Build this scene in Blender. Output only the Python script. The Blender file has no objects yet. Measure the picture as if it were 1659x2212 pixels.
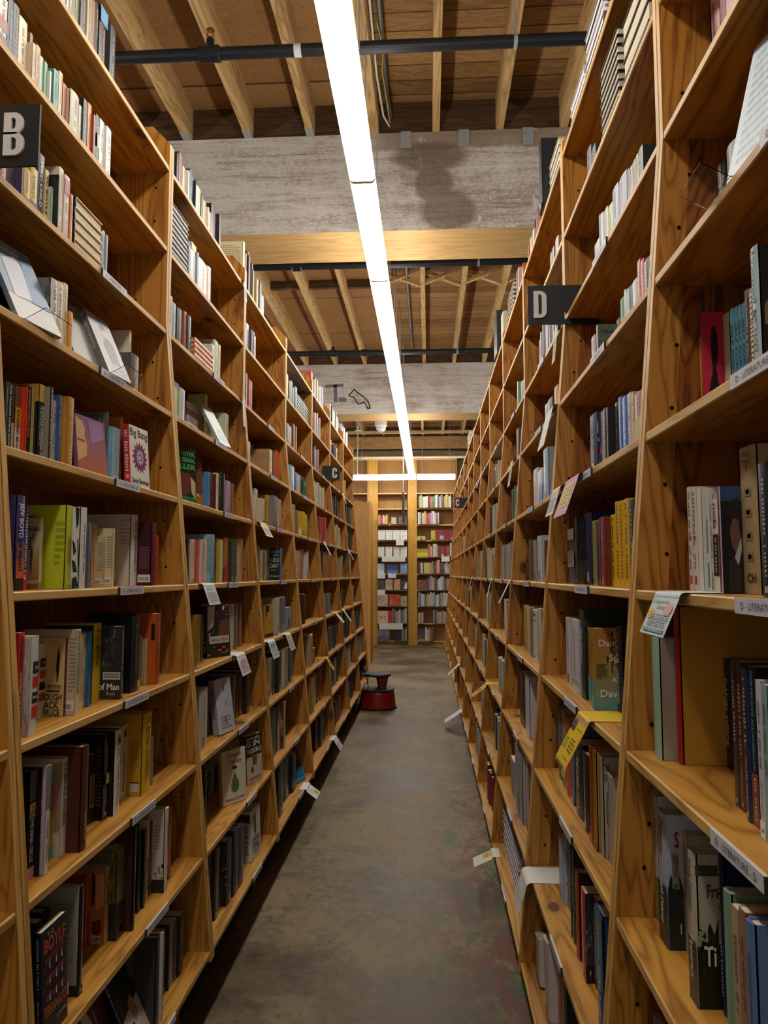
import bpy, math, random
from mathutils import Vector, Matrix, Euler
SC = bpy.context.scene
COL = SC.collection
PI = math.pi

# ------------------------------------------------------------------ materials
def srgb(h):
    h = h.lstrip('#')
    out = []
    for i in (0, 2, 4):
        c = int(h[i:i+2], 16) / 255.0
        out.append(c / 12.92 if c <= 0.04045 else ((c + 0.055) / 1.055) ** 2.4)
    return (out[0], out[1], out[2], 1.0)

class NT:
    """tiny node-tree helper"""
    def __init__(self, name, rough=0.5, spec=0.5):
        self.m = bpy.data.materials.new(name)
        self.m.use_nodes = True
        self.t = self.m.node_tree
        self.b = self.t.nodes['Principled BSDF']
        self.b.inputs['Roughness'].default_value = rough
        self.b.inputs['Specular IOR Level'].default_value = spec
    def n(self, typ, **kw):
        nd = self.t.nodes.new(typ)
        for k, v in kw.items():
            if k in nd.inputs: nd.inputs[k].default_value = v
            else: setattr(nd, k, v)
        return nd
    def l(self, a, b): self.t.links.new(a, b)
    def math(self, op, a, b=None, clamp=False):
        nd = self.t.nodes.new('ShaderNodeMath'); nd.operation = op; nd.use_clamp = clamp
        for i, v in enumerate((a, b)):
            if v is None: continue
            if hasattr(v, 'links'): self.l(v, nd.inputs[i])
            else: nd.inputs[i].default_value = v
        return nd.outputs[0]
    def ramp(self, fac, stops):
        nd = self.t.nodes.new('ShaderNodeValToRGB')
        e = nd.color_ramp.elements
        while len(e) > 1: e.remove(e[0])
        e[0].position = stops[0][0]; e[0].color = stops[0][1]
        for p, c in stops[1:]:
            x = e.new(p); x.color = c
        self.l(fac, nd.inputs[0])
        return nd.outputs[0]
    def mix(self, fac, a, b, blend='MIX'):
        nd = self.t.nodes.new('ShaderNodeMix'); nd.data_type = 'RGBA'; nd.blend_type = blend
        for s, v in ((nd.inputs[0], fac), (nd.inputs[6], a), (nd.inputs[7], b)):
            if hasattr(v, 'links'): self.l(v, s)
            else: s.default_value = v
        return nd.outputs[2]
    def coords(self, scale=(1, 1, 1), rnd=True):
        tc = self.n('ShaderNodeTexCoord')
        src = tc.outputs['Object']
        if rnd:
            oi = self.n('ShaderNodeObjectInfo')
            v = self.n('ShaderNodeVectorMath', operation='SCALE')
            v.inputs[0].default_value = (13.7, 29.3, 7.9)
            self.l(oi.outputs['Random'], v.inputs['Scale'])
            a = self.n('ShaderNodeVectorMath', operation='ADD')
            self.l(src, a.inputs[0]); self.l(v.outputs[0], a.inputs[1])
            src = a.outputs[0]
        s = self.n('ShaderNodeVectorMath', operation='MULTIPLY')
        s.inputs[1].default_value = scale
        self.l(src, s.inputs[0])
        return s.outputs[0]
    def noise(self, vec, scale=5, detail=4, rough=0.5, dist=0.0, out='Fac'):
        nd = self.n('ShaderNodeTexNoise')
        nd.inputs['Scale'].default_value = scale; nd.inputs['Detail'].default_value = detail
        nd.inputs['Roughness'].default_value = rough; nd.inputs['Distortion'].default_value = dist
        self.l(vec, nd.inputs['Vector'])
        return nd.outputs[out]
    def voro(self, vec, scale=5, out='Distance', rand=1.0):
        nd = self.n('ShaderNodeTexVoronoi')
        nd.inputs['Scale'].default_value = scale
        nd.inputs['Randomness'].default_value = rand
        self.l(vec, nd.inputs['Vector'])
        return nd.outputs[out]
    def bump(self, h, strength=0.2, dist=0.002):
        nd = self.n('ShaderNodeBump')
        nd.inputs['Strength'].default_value = strength; nd.inputs['Distance'].default_value = dist
        self.l(h, nd.inputs['Height']); self.l(nd.outputs[0], self.b.inputs['Normal'])
    def out(self, c):
        self.l(c, self.b.inputs['Base Color'])
        return self.m

def plain(name, hexc, rough=0.5, spec=0.5, metal=0.0):
    k = NT(name, rough, spec)
    k.b.inputs['Base Color'].default_value = srgb(hexc)
    k.b.inputs['Metallic'].default_value = metal
    return k.m

def wood(name, dark, mid, light, axis, rough=0.42, knots=True, fine=1.0, ring=1.0, knotcol='#2a1206'):
    """varnished softwood, grain running along the given axis of the object"""
    k = NT(name, rough, 0.45)
    sc = [1.0, 1.0, 1.0]; sc[axis] = 0.09
    v = k.coords(tuple(sc))
    warp = k.noise(v, 2.3, 2, 0.5)
    big = k.noise(v, 7.0, 3, 0.55, 0.6)
    rings = k.math('FRACT', k.math('MULTIPLY', k.math('ADD', big, k.math('MULTIPLY', warp, 0.7)), 11.0 * ring))
    rings = k.math('POWER', k.math('ABSOLUTE', k.math('SUBTRACT', k.math('MULTIPLY', rings, 2.0), 1.0)), 2.2)
    sf = [1.0, 1.0, 1.0]; sf[axis] = 0.02
    streak = k.noise(k.coords(tuple(sf)), 150, 2, 0.6)
    f = k.math('ADD', k.math('MULTIPLY', rings, 0.40), k.math('MULTIPLY', streak, 0.34 * fine))
    f = k.math('ADD', f, k.math('MULTIPLY', warp, 0.45))
    c = k.ramp(f, [(0.22, srgb(light)), (0.5, srgb(mid)), (0.82, srgb(dark))])
    if knots:
        cr, al = (0, 1) if axis == 1 else (0, 2)
        kv3 = k.n('ShaderNodeSeparateXYZ'); k.l(k.coords((1, 1, 1)), kv3.inputs[0])
        kc = k.n('ShaderNodeCombineXYZ'); k.l(k.math('MULTIPLY', kv3.outputs[cr], 2.9), kc.inputs[0]); k.l(k.math('MULTIPLY', kv3.outputs[al], 1.7), kc.inputs[1])
        kv = kc.outputs[0]
        nd = k.n('ShaderNodeTexVoronoi'); nd.voronoi_dimensions = '2D'; nd.inputs['Scale'].default_value = 1.0
        k.l(kv, nd.inputs['Vector'])
        sep = k.n('ShaderNodeSeparateColor'); k.l(nd.outputs['Color'], sep.inputs[0])
        pick = k.math('GREATER_THAN', sep.outputs[0], 0.55)
        d = k.math('ADD', nd.outputs['Distance'], k.math('MULTIPLY', k.math('SUBTRACT', k.noise(kv, 6, 2), 0.5), 0.05))
        core = k.ramp(d, [(0.045, (1, 1, 1, 1)), (0.062, (0.30, .3, .3, 1)), (0.12, (0, 0, 0, 1))])
        kf = k.math('MULTIPLY', k.math('MULTIPLY', core, pick), 0.85)
        c = k.mix(kf, c, srgb(knotcol))
    k.bump(rings, 0.06, 0.001)
    return k.out(c)

M = {}
M['wood_y'] = wood('varnished_pine_shelf', '#835416', '#ae7a2b', '#c79241', 1)
M['wood_z'] = wood('varnished_pine_panel', '#794812', '#a36e25', '#b98236', 2, ring=1.3)
M['wood_z_red'] = wood('varnished_fir_panel', '#4a2406', '#80470f', '#99601c', 2, ring=2.2)
M['wood_back'] = wood('varnished_back_boards', '#5a3009', '#744310', '#8a541b', 2, knots=False)
M['edge_y'] = wood('worn_pine_edge', '#a0763a', '#c29854', '#d3ae6d', 1, knots=False, rough=.5)
M['edge_z'] = wood('worn_pine_post_edge', '#a0763a', '#c0954f', '#d0a966', 2, knots=False, rough=.5)
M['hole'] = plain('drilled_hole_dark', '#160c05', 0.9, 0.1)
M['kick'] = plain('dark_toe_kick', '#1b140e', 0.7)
M['joist'] = wood('rough_joist_lumber', '#8a6a3e', '#ab8a58', '#c0a06c', 1, rough=.75, knots=False)
M['tanply'] = wood('tan_fibreboard', '#946a2c', '#a0743a', '#ab7f44', 2, knots=False, rough=.55, fine=.5)
M['yellowply'] = wood('golden_plywood_column', '#a87a2a', '#b88832', '#c4963f', 2, knots=False, rough=.5)
M['plylight'] = wood('pale_shelf_edge', '#b89458', '#c8a468', '#d4b278', 0, knots=False, rough=.55)
M['black'] = plain('black_board', '#141619', 0.55)
M['white'] = plain('white_letter', '#c9c9c6', 0.6)
M['pipe'] = plain('black_steel_pipe', '#1d2127', 0.38, 0.5, 0.35)
M['galv'] = plain('galvanised_steel', '#9a9d9e', 0.45, 0.5, 0.35)
M['conduit'] = plain('grey_conduit', '#6f7375', 0.45, 0.5, 0.5)
M['brass'] = plain('brass_sprinkler', '#8a6a38', 0.4, 0.5, 0.8)
M['cable_white'] = plain('white_cable', '#c8c4b4', 0.6)
M['cable_yellow'] = plain('yellow_cable', '#b39a3c', 0.6)
M['plastic_white'] = plain('white_plastic', '#d3d2cc', 0.45)
M['enamel'] = plain('white_enamel_housing', '#d8d8d4', 0.4)
M['stool_red'] = plain('red_enamel', '#7d0f0c', 0.35)
M['stool_black'] = plain('black_rubber_tread', '#17181a', 0.6)
M['dark_wood'] = wood('dark_rim_board', '#38260f', '#4f3720', '#5e442a', 0, rough=.8, knots=False)

def emis(name, col, strength):
    k = NT(name, 0.5)
    k.b.inputs['Base Color'].default_value = (.8, .8, .8, 1)
    k.b.inputs['Emission Color'].default_value = col
    k.b.inputs['Emission Strength'].default_value = strength
    return k.m
LIGHT_STRENGTH = 9.0
M['lens'] = emis('lit_fluorescent_lens', (1.0, 0.955, 0.885, 1), LIGHT_STRENGTH)

def mat_floor():
    k = NT('worn_painted_concrete', 0.42, 0.25)
    v = k.coords((1, 1, 1), False)
    base = k.noise(v, 1.6, 6, 0.62)
    fine = k.noise(v, 22, 5, 0.6)
    f = k.math('ADD', k.math('MULTIPLY', base, 0.75), k.math('MULTIPLY', fine, 0.35))
    c = k.ramp(f, [(0.41, srgb('#382d1f')), (0.5, srgb('#5f5139')), (0.6, srgb('#7d6d52'))])
    # worn paint patches, mostly along the right hand cases
    sx = k.n('ShaderNodeSeparateXYZ'); k.l(v, sx.inputs[0])
    near = k.math('MULTIPLY', k.math('ADD', sx.outputs[0], 0.08), 3.2, True)
    near2 = k.math('SUBTRACT', 1.3, k.math('MULTIPLY', sx.outputs[1], 0.14), True)
    st = k.coords((1.0, 0.55, 1.0), False)
    g = k.noise(st, 6.0, 7, 0.72, 0.5)
    gm = k.math('MULTIPLY', k.math('MULTIPLY', near, near2), k.ramp(g, [(0.50, (0, 0, 0, 1)), (0.56, (1, 1, 1, 1))]))
    c = k.mix(gm, c, srgb('#17502c'))
    a = k.n('ShaderNodeVectorMath', operation='ADD'); a.inputs[1].default_value = (7.3, 2.1, 4.0); k.l(st, a.inputs[0])
    r = k.noise(a.outputs[0], 5.0, 7, 0.72, 0.5)
    rm = k.math('MULTIPLY', k.math('MULTIPLY', near, near2), k.ramp(r, [(0.48, (0, 0, 0, 1)), (0.56, (1, 1, 1, 1))]))
    c = k.mix(k.math('MULTIPLY', rm, 0.85), c, srgb('#66201a'))
    rr = k.noise(a.outputs[0], 1.4, 4, 0.6)
    c = k.mix(k.math('MULTIPLY', k.ramp(rr, [(0.50, (0, 0, 0, 1)), (0.62, (1, 1, 1, 1))]), 0.5), c, srgb('#453724'))
    # dark scuffs and pale chips
    sc = k.noise(k.coords((2.2, 1.0, 1), False), 9.0, 6, 0.75)
    c = k.mix(k.math('MULTIPLY', k.ramp(sc, [(0.56, (0, 0, 0, 1)), (0.66, (1, 1, 1, 1))]), 0.6), c, srgb('#28211a'))
    ch = k.noise(v, 42, 3, 0.6)
    c = k.mix(k.math('MULTIPLY', k.ramp(ch, [(0.70, (0, 0, 0, 1)), (0.74, (1, 1, 1, 1))]), 0.5), c, srgb('#8d8472'))
    rg = k.ramp(f, [(0.3, (0.36, .36, .36, 1)), (0.7, (0.6, .6, .6, 1))])
    k.l(rg, k.b.inputs['Roughness'])
    k.bump(fine, 0.08, 0.004)
    return k.out(c)
M['floor'] = mat_floor()

def mat_planks(name, cols, width, ply=False):
    k = NT(name, 0.75, 0.25)
    v = k.coords((1, 1, 1), False)
    s = k.n('ShaderNodeSeparateXYZ'); k.l(v, s.inputs[0])
    y = k.math('DIVIDE', k.math('ADD', s.outputs[1], 20.0), width)
    idx = k.math('FLOOR', y)
    fr = k.math('FRACT', y)
    wn = k.n('ShaderNodeTexWhiteNoise'); wn.noise_dimensions = '1D'; k.l(idx, wn.inputs['W'])
    off = k.n('ShaderNodeCombineXYZ'); k.l(k.math('MULTIPLY', wn.outputs[0], 17.0), off.inputs[0]); k.l(k.math('MULTIPLY', wn.outputs[0], 31.0), off.inputs[2])
    ad = k.n('ShaderNodeVectorMath', operation='ADD'); k.l(v, ad.inputs[0]); k.l(off.outputs[0], ad.inputs[1])
    mu = k.n('ShaderNodeVectorMath', operation='MULTIPLY'); mu.inputs[1].default_value = (0.35, 2.2, 1) if not ply else (0.9, 2.6, 1); k.l(ad.outputs[0], mu.inputs[0])
    g = k.noise(mu.outputs[0], 5.0, 5, 0.6, 1.2)
    ring = k.math('FRACT', k.math('MULTIPLY', g, 7.0 if not ply else 10.0))
    ring = k.math('ABSOLUTE', k.math('SUBTRACT', k.math('MULTIPLY', ring, 2.0), 1.0))
    f = k.math('ADD', k.math('MULTIPLY', ring, 0.32), k.math('MULTIPLY', wn.outputs[0], 0.5 if not ply else 0.2))
    f = k.math('ADD', f, k.math('MULTIPLY', g, 0.25))
    c = k.ramp(f, [(0.15, srgb(cols[0])), (0.5, srgb(cols[1])), (0.9, srgb(cols[2]))])
    gap = k.math('MINIMUM', fr, k.math('SUBTRACT', 1.0, fr))
    gl = k.ramp(gap, [(0.004 if ply else 0.015, (1, 1, 1, 1)), (0.01 if ply else 0.05, (0, 0, 0, 1))])
    c = k.mix(k.math('MULTIPLY', gl, 0.8), c, srgb('#1d120a'))
    st = k.noise(v, 2.0, 5, 0.65)
    c = k.mix(k.math('MULTIPLY', k.ramp(st, [(0.58, (0, 0, 0, 1)), (0.75, (1, 1, 1, 1))]), 0.4), c, srgb('#3a2818'))
    return k.out(c)
M['deck'] = mat_planks('old_deck_planks', ('#ad8856', '#937045', '#6a4c2c'), 0.142)
M['ply'] = mat_planks('plywood_deck', ('#a27c4f', '#8e6840', '#735131'), 1.22, True)

def mat_beam():
    """painted timber: whitewash worn through to grey brown wood, with a brown water stain"""
    k = NT('worn_whitewashed_beam', 0.8, 0.2)
    v = k.coords((1, 1, 1), False)
    s = k.n('ShaderNodeSeparateXYZ'); k.l(v, s.inputs[0])
    gr = k.noise(k.coords((0.35, 1, 4.5), False), 5.5, 6, 0.7, 0.5)
    mot = k.noise(v, 3.0, 7, 0.7)
    fleck = k.noise(k.coords((1, 1, 2.2), False), 38, 4, 0.7)
    right = k.math('MULTIPLY', k.math('ADD', s.outputs[0], 0.55), 1.5, True)
    w = k.math('ADD', k.math('ADD', k.math('MULTIPLY', gr, 0.45), k.math('MULTIPLY', mot, 0.35)), k.math('MULTIPLY', fleck, 0.35))
    w = k.math('ADD', w, k.math('MULTIPLY', right, 0.06))
    c = k.ramp(w, [(0.46, srgb('#c2beb7')), (0.58, srgb('#b3ada6')), (0.66, srgb('#9a8f86')), (0.78, srgb('#75665b'))])
    crack = k.noise(k.coords((0.25, 1, 9), False), 6, 4, 0.6, 0.8)
    c = k.mix(k.math('MULTIPLY', k.ramp(crack, [(0.63, (0, 0, 0, 1)), (0.70, (1, 1, 1, 1))]), 0.6), c, srgb('#4a3c34'))
    top = k.math('MULTIPLY', k.math('MULTIPLY', k.math('SUBTRACT', k.math('ADD', s.outputs[2], k.math('MULTIPLY', k.math('SUBTRACT', mot, .5), .12)), 4.165), 40.0, True), k.math('MULTIPLY', k.math('ADD', s.outputs[0], 0.42), 6.0, True))
    c = k.mix(k.math('MULTIPLY', top, 0.75), c, srgb('#7a6450'))
    chip = k.noise(k.coords((1, 1, .6), False), 6.5, 4, 0.6)
    c = k.mix(k.math('MULTIPLY', k.math('MULTIPLY', k.ramp(chip, [(0.61, (0, 0, 0, 1)), (0.64, (1, 1, 1, 1))]), right), 0.7), c, srgb('#c6c1b8'))
    # water stain
    def blob(x, z, rx, rz):
        dx = k.math('DIVIDE', k.math('SUBTRACT', s.outputs[0], x), rx)
        dz = k.math('DIVIDE', k.math('SUBTRACT', s.outputs[2], z), rz)
        return k.math('SQRT', k.math('ADD', k.math('MULTIPLY', dx, dx), k.math('MULTIPLY', dz, dz)))
    d = k.math('MINIMUM', blob(0.02, 4.13, .27, .12), k.math('MINIMUM', blob(0.05, 3.95, .14, .16), blob(0.14, 3.77, .21, .16)))
    d = k.math('ADD', d, k.math('MULTIPLY', k.math('SUBTRACT', mot, 0.5), 0.9))
    c = k.mix(k.math('MULTIPLY', k.ramp(d, [(0.75, (1, 1, 1, 1)), (1.05, (0, 0, 0, 1))]), 0.72), c, srgb('#584b3e'))
    k.bump(k.math('ADD', gr, fleck), 0.25, 0.006)
    return k.out(c)
M['beam'] = mat_beam()
M['beam_clean'] = wood('clean_beam_underside', '#a98551', '#bd9960', '#c7a66e', 0, rough=.7, knots=False)
M['wallpaint'] = plain('plain_wall_paint', '#8d7d64', 0.8)

def mat_attr(name, rough, spec=0.5):
    k = NT(name, rough, spec)
    a = k.n('ShaderNodeAttribute'); a.attribute_name = 'tint'; a.attribute_type = 'GEOMETRY'
    return k.out(a.outputs['Color'])
M['cover'] = mat_attr('printed_book_cover', 0.38, 0.4)
M['card'] = mat_attr('printed_card', 0.6, 0.3)
def mat_pages(nm, a, b_):
    k = NT(nm, 0.85, 0.1)
    v = k.coords((1, 1, 1))
    s = k.n('ShaderNodeSeparateXYZ'); k.l(v, s.inputs[0])
    ln = k.noise(k.coords((3, 900, 3)), 1.0, 2, 0.5)
    c = k.ramp(ln, [(0.3, srgb(a)), (0.6, srgb(b_))])
    return k.out(c)
M['pages'] = mat_pages('page_edges', '#a99c80', '#cfc5ac')
M['pages_white'] = mat_pages('white_page_edges', '#b4b2b6', '#d6d4d6')

# ------------------------------------------------------------------ mesh builder
class MB:
    def __init__(self): self.v = []; self.f = []; self.mi = []; self.c = []; self.sm = []
    def face(self, pts, mi=0, col=None, smooth=False):
        b = len(self.v); self.v.extend([tuple(p) for p in pts])
        self.f.append(tuple(range(b, b + len(pts)))); self.mi.append(mi); self.c.append(col); self.sm.append(smooth)
    def box(self, x0, x1, y0, y1, z0, z1, mi=0, col=None, faces='xXyYzZ', mis=None, cols=None):
        if x0 > x1: x0, x1 = x1, x0
        if y0 > y1: y0, y1 = y1, y0
        P = {'x': [(x0, y0, z0), (x0, y0, z1), (x0, y1, z1), (x0, y1, z0)],
             'X': [(x1, y0, z0), (x1, y1, z0), (x1, y1, z1), (x1, y0, z1)],
             'y': [(x0, y0, z0), (x1, y0, z0), (x1, y0, z1), (x0, y0, z1)],
             'Y': [(x0, y1, z0), (x0, y1, z1), (x1, y1, z1), (x1, y1, z0)],
             'z': [(x0, y0, z0), (x0, y1, z0), (x1, y1, z0), (x1, y0, z0)],
             'Z': [(x0, y0, z1), (x1, y0, z1), (x1, y1, z1), (x0, y1, z1)]}
        for k in faces:
            self.face(P[k], (mis or {}).get(k, mi), (cols or {}).get(k, col))
    def prism(self, poly, a, b, axis=1, mi=0, cap=None, side=None, col=None):
        """poly: 2D outline; extruded from a to b on axis; side: list of material indices per edge"""
        def put(p, t):
            if axis == 1: return (p[0], t, p[1])
            if axis == 0: return (t, p[0], p[1])
            return (p[0], p[1], t)
        n = len(poly)
        area = sum(poly[i][0] * poly[(i + 1) % n][1] - poly[(i + 1) % n][0] * poly[i][1] for i in range(n))
        flip = (area > 0) == (axis != 1)
        A = [put(p, a) for p in poly]; B = [put(p, b) for p in poly]
        cm = mi if cap is None else cap
        lo, hi = (A[::-1], B) if flip else (A, B[::-1])
        if a > b: lo, hi = lo[::-1], hi[::-1]
        self.face(lo, cm, col); self.face(hi, cm, col)
        for i in range(n):
            j = (i + 1) % n
            q = [A[i], A[j], B[j], B[i]]
            if not flip: q = q[::-1]
            if a > b: q = q[::-1]
            self.face(q, mi if side is None else side[i], col)
    def tube(self, path, r, seg=10, mi=0, caps=True, col=None):
        path = [Vector(p) for p in path]
        rings = []
        up = None
        for i, p in enumerate(path):
            if i == 0: d = path[1] - path[0]
            elif i == len(path) - 1: d = path[-1] - path[-2]
            else: d = (path[i + 1] - path[i - 1])
            d.normalize()
            if up is None:
                up = Vector((0, 0, 1)) if abs(d.z) < 0.9 else Vector((1, 0, 0))
            s = d.cross(up).normalized(); up = s.cross(d).normalized()
            rr = r[i] if isinstance(r, (list, tuple)) else r
            rings.append([p + (s * math.cos(2 * PI * k / seg) + up * math.sin(2 * PI * k / seg)) * rr for k in range(seg)])
        for a, b in zip(rings, rings[1:]):
            for k in range(seg):
                j = (k + 1) % seg
                self.face([a[k], a[j], b[j], b[k]][::-1], mi, col, True)
        if caps:
            self.face(rings[0], mi, col); self.face(rings[-1][::-1], mi, col)
    def lathe(self, prof, cx=0, cy=0, seg=32, mi=0, sm=True):
        rings = [[(cx + r * math.cos(2 * PI * k / seg), cy + r * math.sin(2 * PI * k / seg), z) for k in range(seg)] for r, z in prof]
        for a, b in zip(rings, rings[1:]):
            for k in range(seg):
                j = (k + 1) % seg
                self.face([a[k], a[j], b[j], b[k]], mi, None, sm)
        if prof[0][0] > 0: self.face(rings[0][::-1], mi)
        if prof[-1][0] > 0: self.face(rings[-1], mi)
    def disc(self, c, ax, r, seg=10, mi=0, col=None):
        ax = Vector(ax).normalized(); u = ax.orthogonal().normalized(); w = ax.cross(u)
        c = Vector(c)
        self.face([c + (u * math.cos(2 * PI * k / seg) + w * math.sin(2 * PI * k / seg)) * r for k in range(seg)], mi, col)
    def text(self, s, origin, xdir, ydir, width, height, mi=0, col=None, bold=0.0, res=2):
        """lettering laid out in the plane of xdir, ydir, filling width x height from origin"""
        vs, fs, bb = glyphs(s, bold, res)
        if not fs: return
        o = Vector(origin); X = Vector(xdir); Y = Vector(ydir)
        w = max(bb[2] - bb[0], 1e-4); h = 0.72
        base = len(self.v)
        for x, y in vs:
            self.v.append(tuple(o + X * ((x - bb[0]) / w * width) + Y * (y / h * height)))
        for f in fs:
            self.f.append(tuple(base + i for i in f)); self.mi.append(mi); self.c.append(col); self.sm.append(False)
    def move(self, mtx):
        self.v = [tuple(mtx @ Vector(p)) for p in self.v]
        return self
    def build(self, name, mats, parent=None, loc=None, rot=None):
        me = bpy.data.meshes.new(name)
        me.from_pydata(self.v, [], self.f)
        if not isinstance(mats, (list, tuple)): mats = [mats]
        for m in mats: me.materials.append(m)
        me.polygons.foreach_set('material_index', self.mi)
        me.polygons.foreach_set('use_smooth', self.sm)
        if any(c is not None for c in self.c):
            at = me.color_attributes.new('tint', 'FLOAT_COLOR', 'CORNER')
            buf = []
            for f, c in zip(self.f, self.c):
                cc = c if c is not None else (.5, .5, .5, 1)
                buf.extend(list(cc) * len(f))
            at.data.foreach_set('color', buf)
        me.update()
        o = bpy.data.objects.new(name, me)
        COL.objects.link(o)
        if parent is not None: o.parent = parent
        if loc is not None: o.location = loc
        if rot is not None: o.rotation_euler = rot
        return o

_G = {}
def glyphs(s, bold=0.0, res=2):
    k = (s, bold, res)
    if k in _G: return _G[k]
    cu = bpy.data.curves.new('lettering', 'FONT')
    cu.body = s; cu.size = 1.0; cu.resolution_u = res; cu.offset = bold
    ob = bpy.data.objects.new('lettering', cu)
    COL.objects.link(ob)
    dg = bpy.context.evaluated_depsgraph_get(); dg.update()
    me = ob.evaluated_get(dg).to_mesh()
    vs = [(v.co.x, v.co.y) for v in me.vertices]
    fs = [tuple(p.vertices) for p in me.polygons]
    ob.evaluated_get(dg).to_mesh_clear()
    bpy.data.objects.remove(ob); bpy.data.curves.remove(cu)
    bb = (min([v[0] for v in vs] or [0]), min([v[1] for v in vs] or [0]), max([v[0] for v in vs] or [1]), max([v[1] for v in vs] or [1]))
    _G[k] = (vs, fs, bb)
    return _G[k]

def tag(o, label=None, cat=None, group=None, kind=None):
    if label: o['label'] = label
    if cat: o['category'] = cat
    if group: o['group'] = group
    if kind: o['kind'] = kind
    return o
def empty(name, loc=(0, 0, 0), rot=(0, 0, 0)):
    o = bpy.data.objects.new(name, None); COL.objects.link(o)
    o.empty_display_size = 0.1
    o.location = loc; o.rotation_euler = rot
    return o
def struct(o, label=None): return tag(o, label, None, None, 'structure')
def copy_tree(o, parent=None):
    c = o.copy(); COL.objects.link(c)
    if parent is not None: c.parent = parent
    for ch in list(o.children): copy_tree(ch, c)
    return c
EXPOSURE = 1.55
WORLD = 0.18
# ------------------------------------------------------------------ camera and world
CAM_H = 1.436
cd = bpy.data.cameras.new('camera'); cam = bpy.data.objects.new('camera', cd); COL.objects.link(cam)
cam.location = (0, 0, CAM_H)
cam.rotation_euler = (PI / 2 + math.radians(4.787), 0, math.radians(3.404))
cd.sensor_fit = 'VERTICAL'; cd.sensor_height = 36.0
cd.lens = 36.0 * 1600.0 / 2212.0
cd.clip_start = 0.05; cd.clip_end = 100
SC.camera = cam
wd = bpy.data.worlds.new('world'); SC.world = wd; wd.use_nodes = True
wd.node_tree.nodes['Background'].inputs[0].default_value = (1.0, 0.93, 0.82, 1)
wd.node_tree.nodes['Background'].inputs[1].default_value = WORLD
SC.view_settings.view_transform = 'Standard'
SC.view_settings.look = 'None'
SC.view_settings.exposure = EXPOSURE
SC.view_settings.gamma = 1.0
SC.cycles.max_bounces = 8
SC.cycles.diffuse_bounces = 4
SC.cycles.glossy_bounces = 3
SC.cycles.sample_clamp_indirect = 4.0
SC.cycles.use_denoising = True

# ------------------------------------------------------------------ room shell
XL, XR, YF, YB, ZC = -7.5, 6.5, -4.0, 15.62, 4.535
b = MB(); b.face([(XL, YF, 0), (XR, YF, 0), (XR, YB, 0), (XL, YB, 0)])
struct(b.build('floor', M['floor']), 'worn grey brown painted concrete floor of the aisle')
b = MB()
b.face([(XL, YF, ZC), (XL, YB, ZC), (-0.36, YB, ZC), (-0.36, YF, ZC)], 1)
b.face([(-0.36, YF, ZC), (-0.36, YB, ZC), (XR, YB, ZC), (XR, YF, ZC)], 0)
struct(b.build('ceiling', [M['deck'], M['ply']]), 'timber deck ceiling of planks and plywood above the joists')
b = MB(); b.face([(XL, YB, 0), (XR, YB, 0), (XR, YB, ZC), (XL, YB, ZC)]); struct(b.build('wall_back', M['wallpaint']), 'plain back wall of the shop')

def beam(y0, y1, z0, z1, lab, xo=0.0, clean=True):
    b = MB()
    b.box(XL - xo, XR - xo, y0, y1, z0, z1, 0, None, 'xXyYzZ', {'z': 1} if clean else None)
    o = b.build('ceiling_beam', [M['beam'], M['beam_clean']], None, (xo, 0, 0))
    return struct(o, lab)
bm1 = beam(4.60, 5.06, 3.64, 4.300, 'near whitewashed ceiling beam with the brown water stain')
bm2 = beam(10.06, 10.53, 3.64, 4.345, 'far whitewashed ceiling beam with hand drawn black marks', 1.9)
# the marks drawn on the far beam: a black T and an outlined arm
b = MB(); yb = 10.058
def bxz(x, z): return (x - 1.9, yb, z)
def ribbon(pts, w, mi=0):
    for (ax, az), (bx, bz) in zip(pts, pts[1:]):
        dx, dz = bx - ax, bz - az; L = math.hypot(dx, dz) or 1
        nx, nz = -dz / L * w / 2, dx / L * w / 2
        ex, ez = dx / L * w * .3, dz / L * w * .3
        b.face([bxz(ax - nx - ex, az - nz - ez), bxz(bx - nx + ex, bz - nz + ez), bxz(bx + nx + ex, bz + nz + ez), bxz(ax + nx - ex, az + nz - ez)], mi)
def px2(x, y, Y=10.06):   # photo pixel on that beam face, in metres
    return ((x - 925.0) * Y / 1600.0, CAM_H + (1240.0 - y) * Y / 1600.0 * 1.0)
ribbon([px2(702, 826), px2(738, 824)], 0.045, 1)
ribbon([px2(722, 826), px2(723, 860)], 0.05, 1)
ribbon([px2(733, 856), px2(744, 857)], 0.06, 1)
ribbon([px2(752, 848), px2(764, 834), px2(770, 840), px2(787, 853), px2(795, 862), px2(799, 876), px2(794, 877), px2(790, 869)], 0.018)
ribbon([px2(752, 848), px2(764, 852), px2(769, 862), px2(774, 867), px2(781, 865), px2(786, 862), px2(790, 869)], 0.016)
mk = b.build('painted_mark', [plain('black_marker', '#2a2622', .8), plain('grey_marker', '#5f6166', .8)], bm2)
mk['label'] = 'black hand drawn marks'
bm3 = beam(15.30, 15.60, 3.83, 4.30, 'bare timber header across the end of the aisle', 4.2, False)
bm3.data.materials[0] = M['deck']

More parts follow.
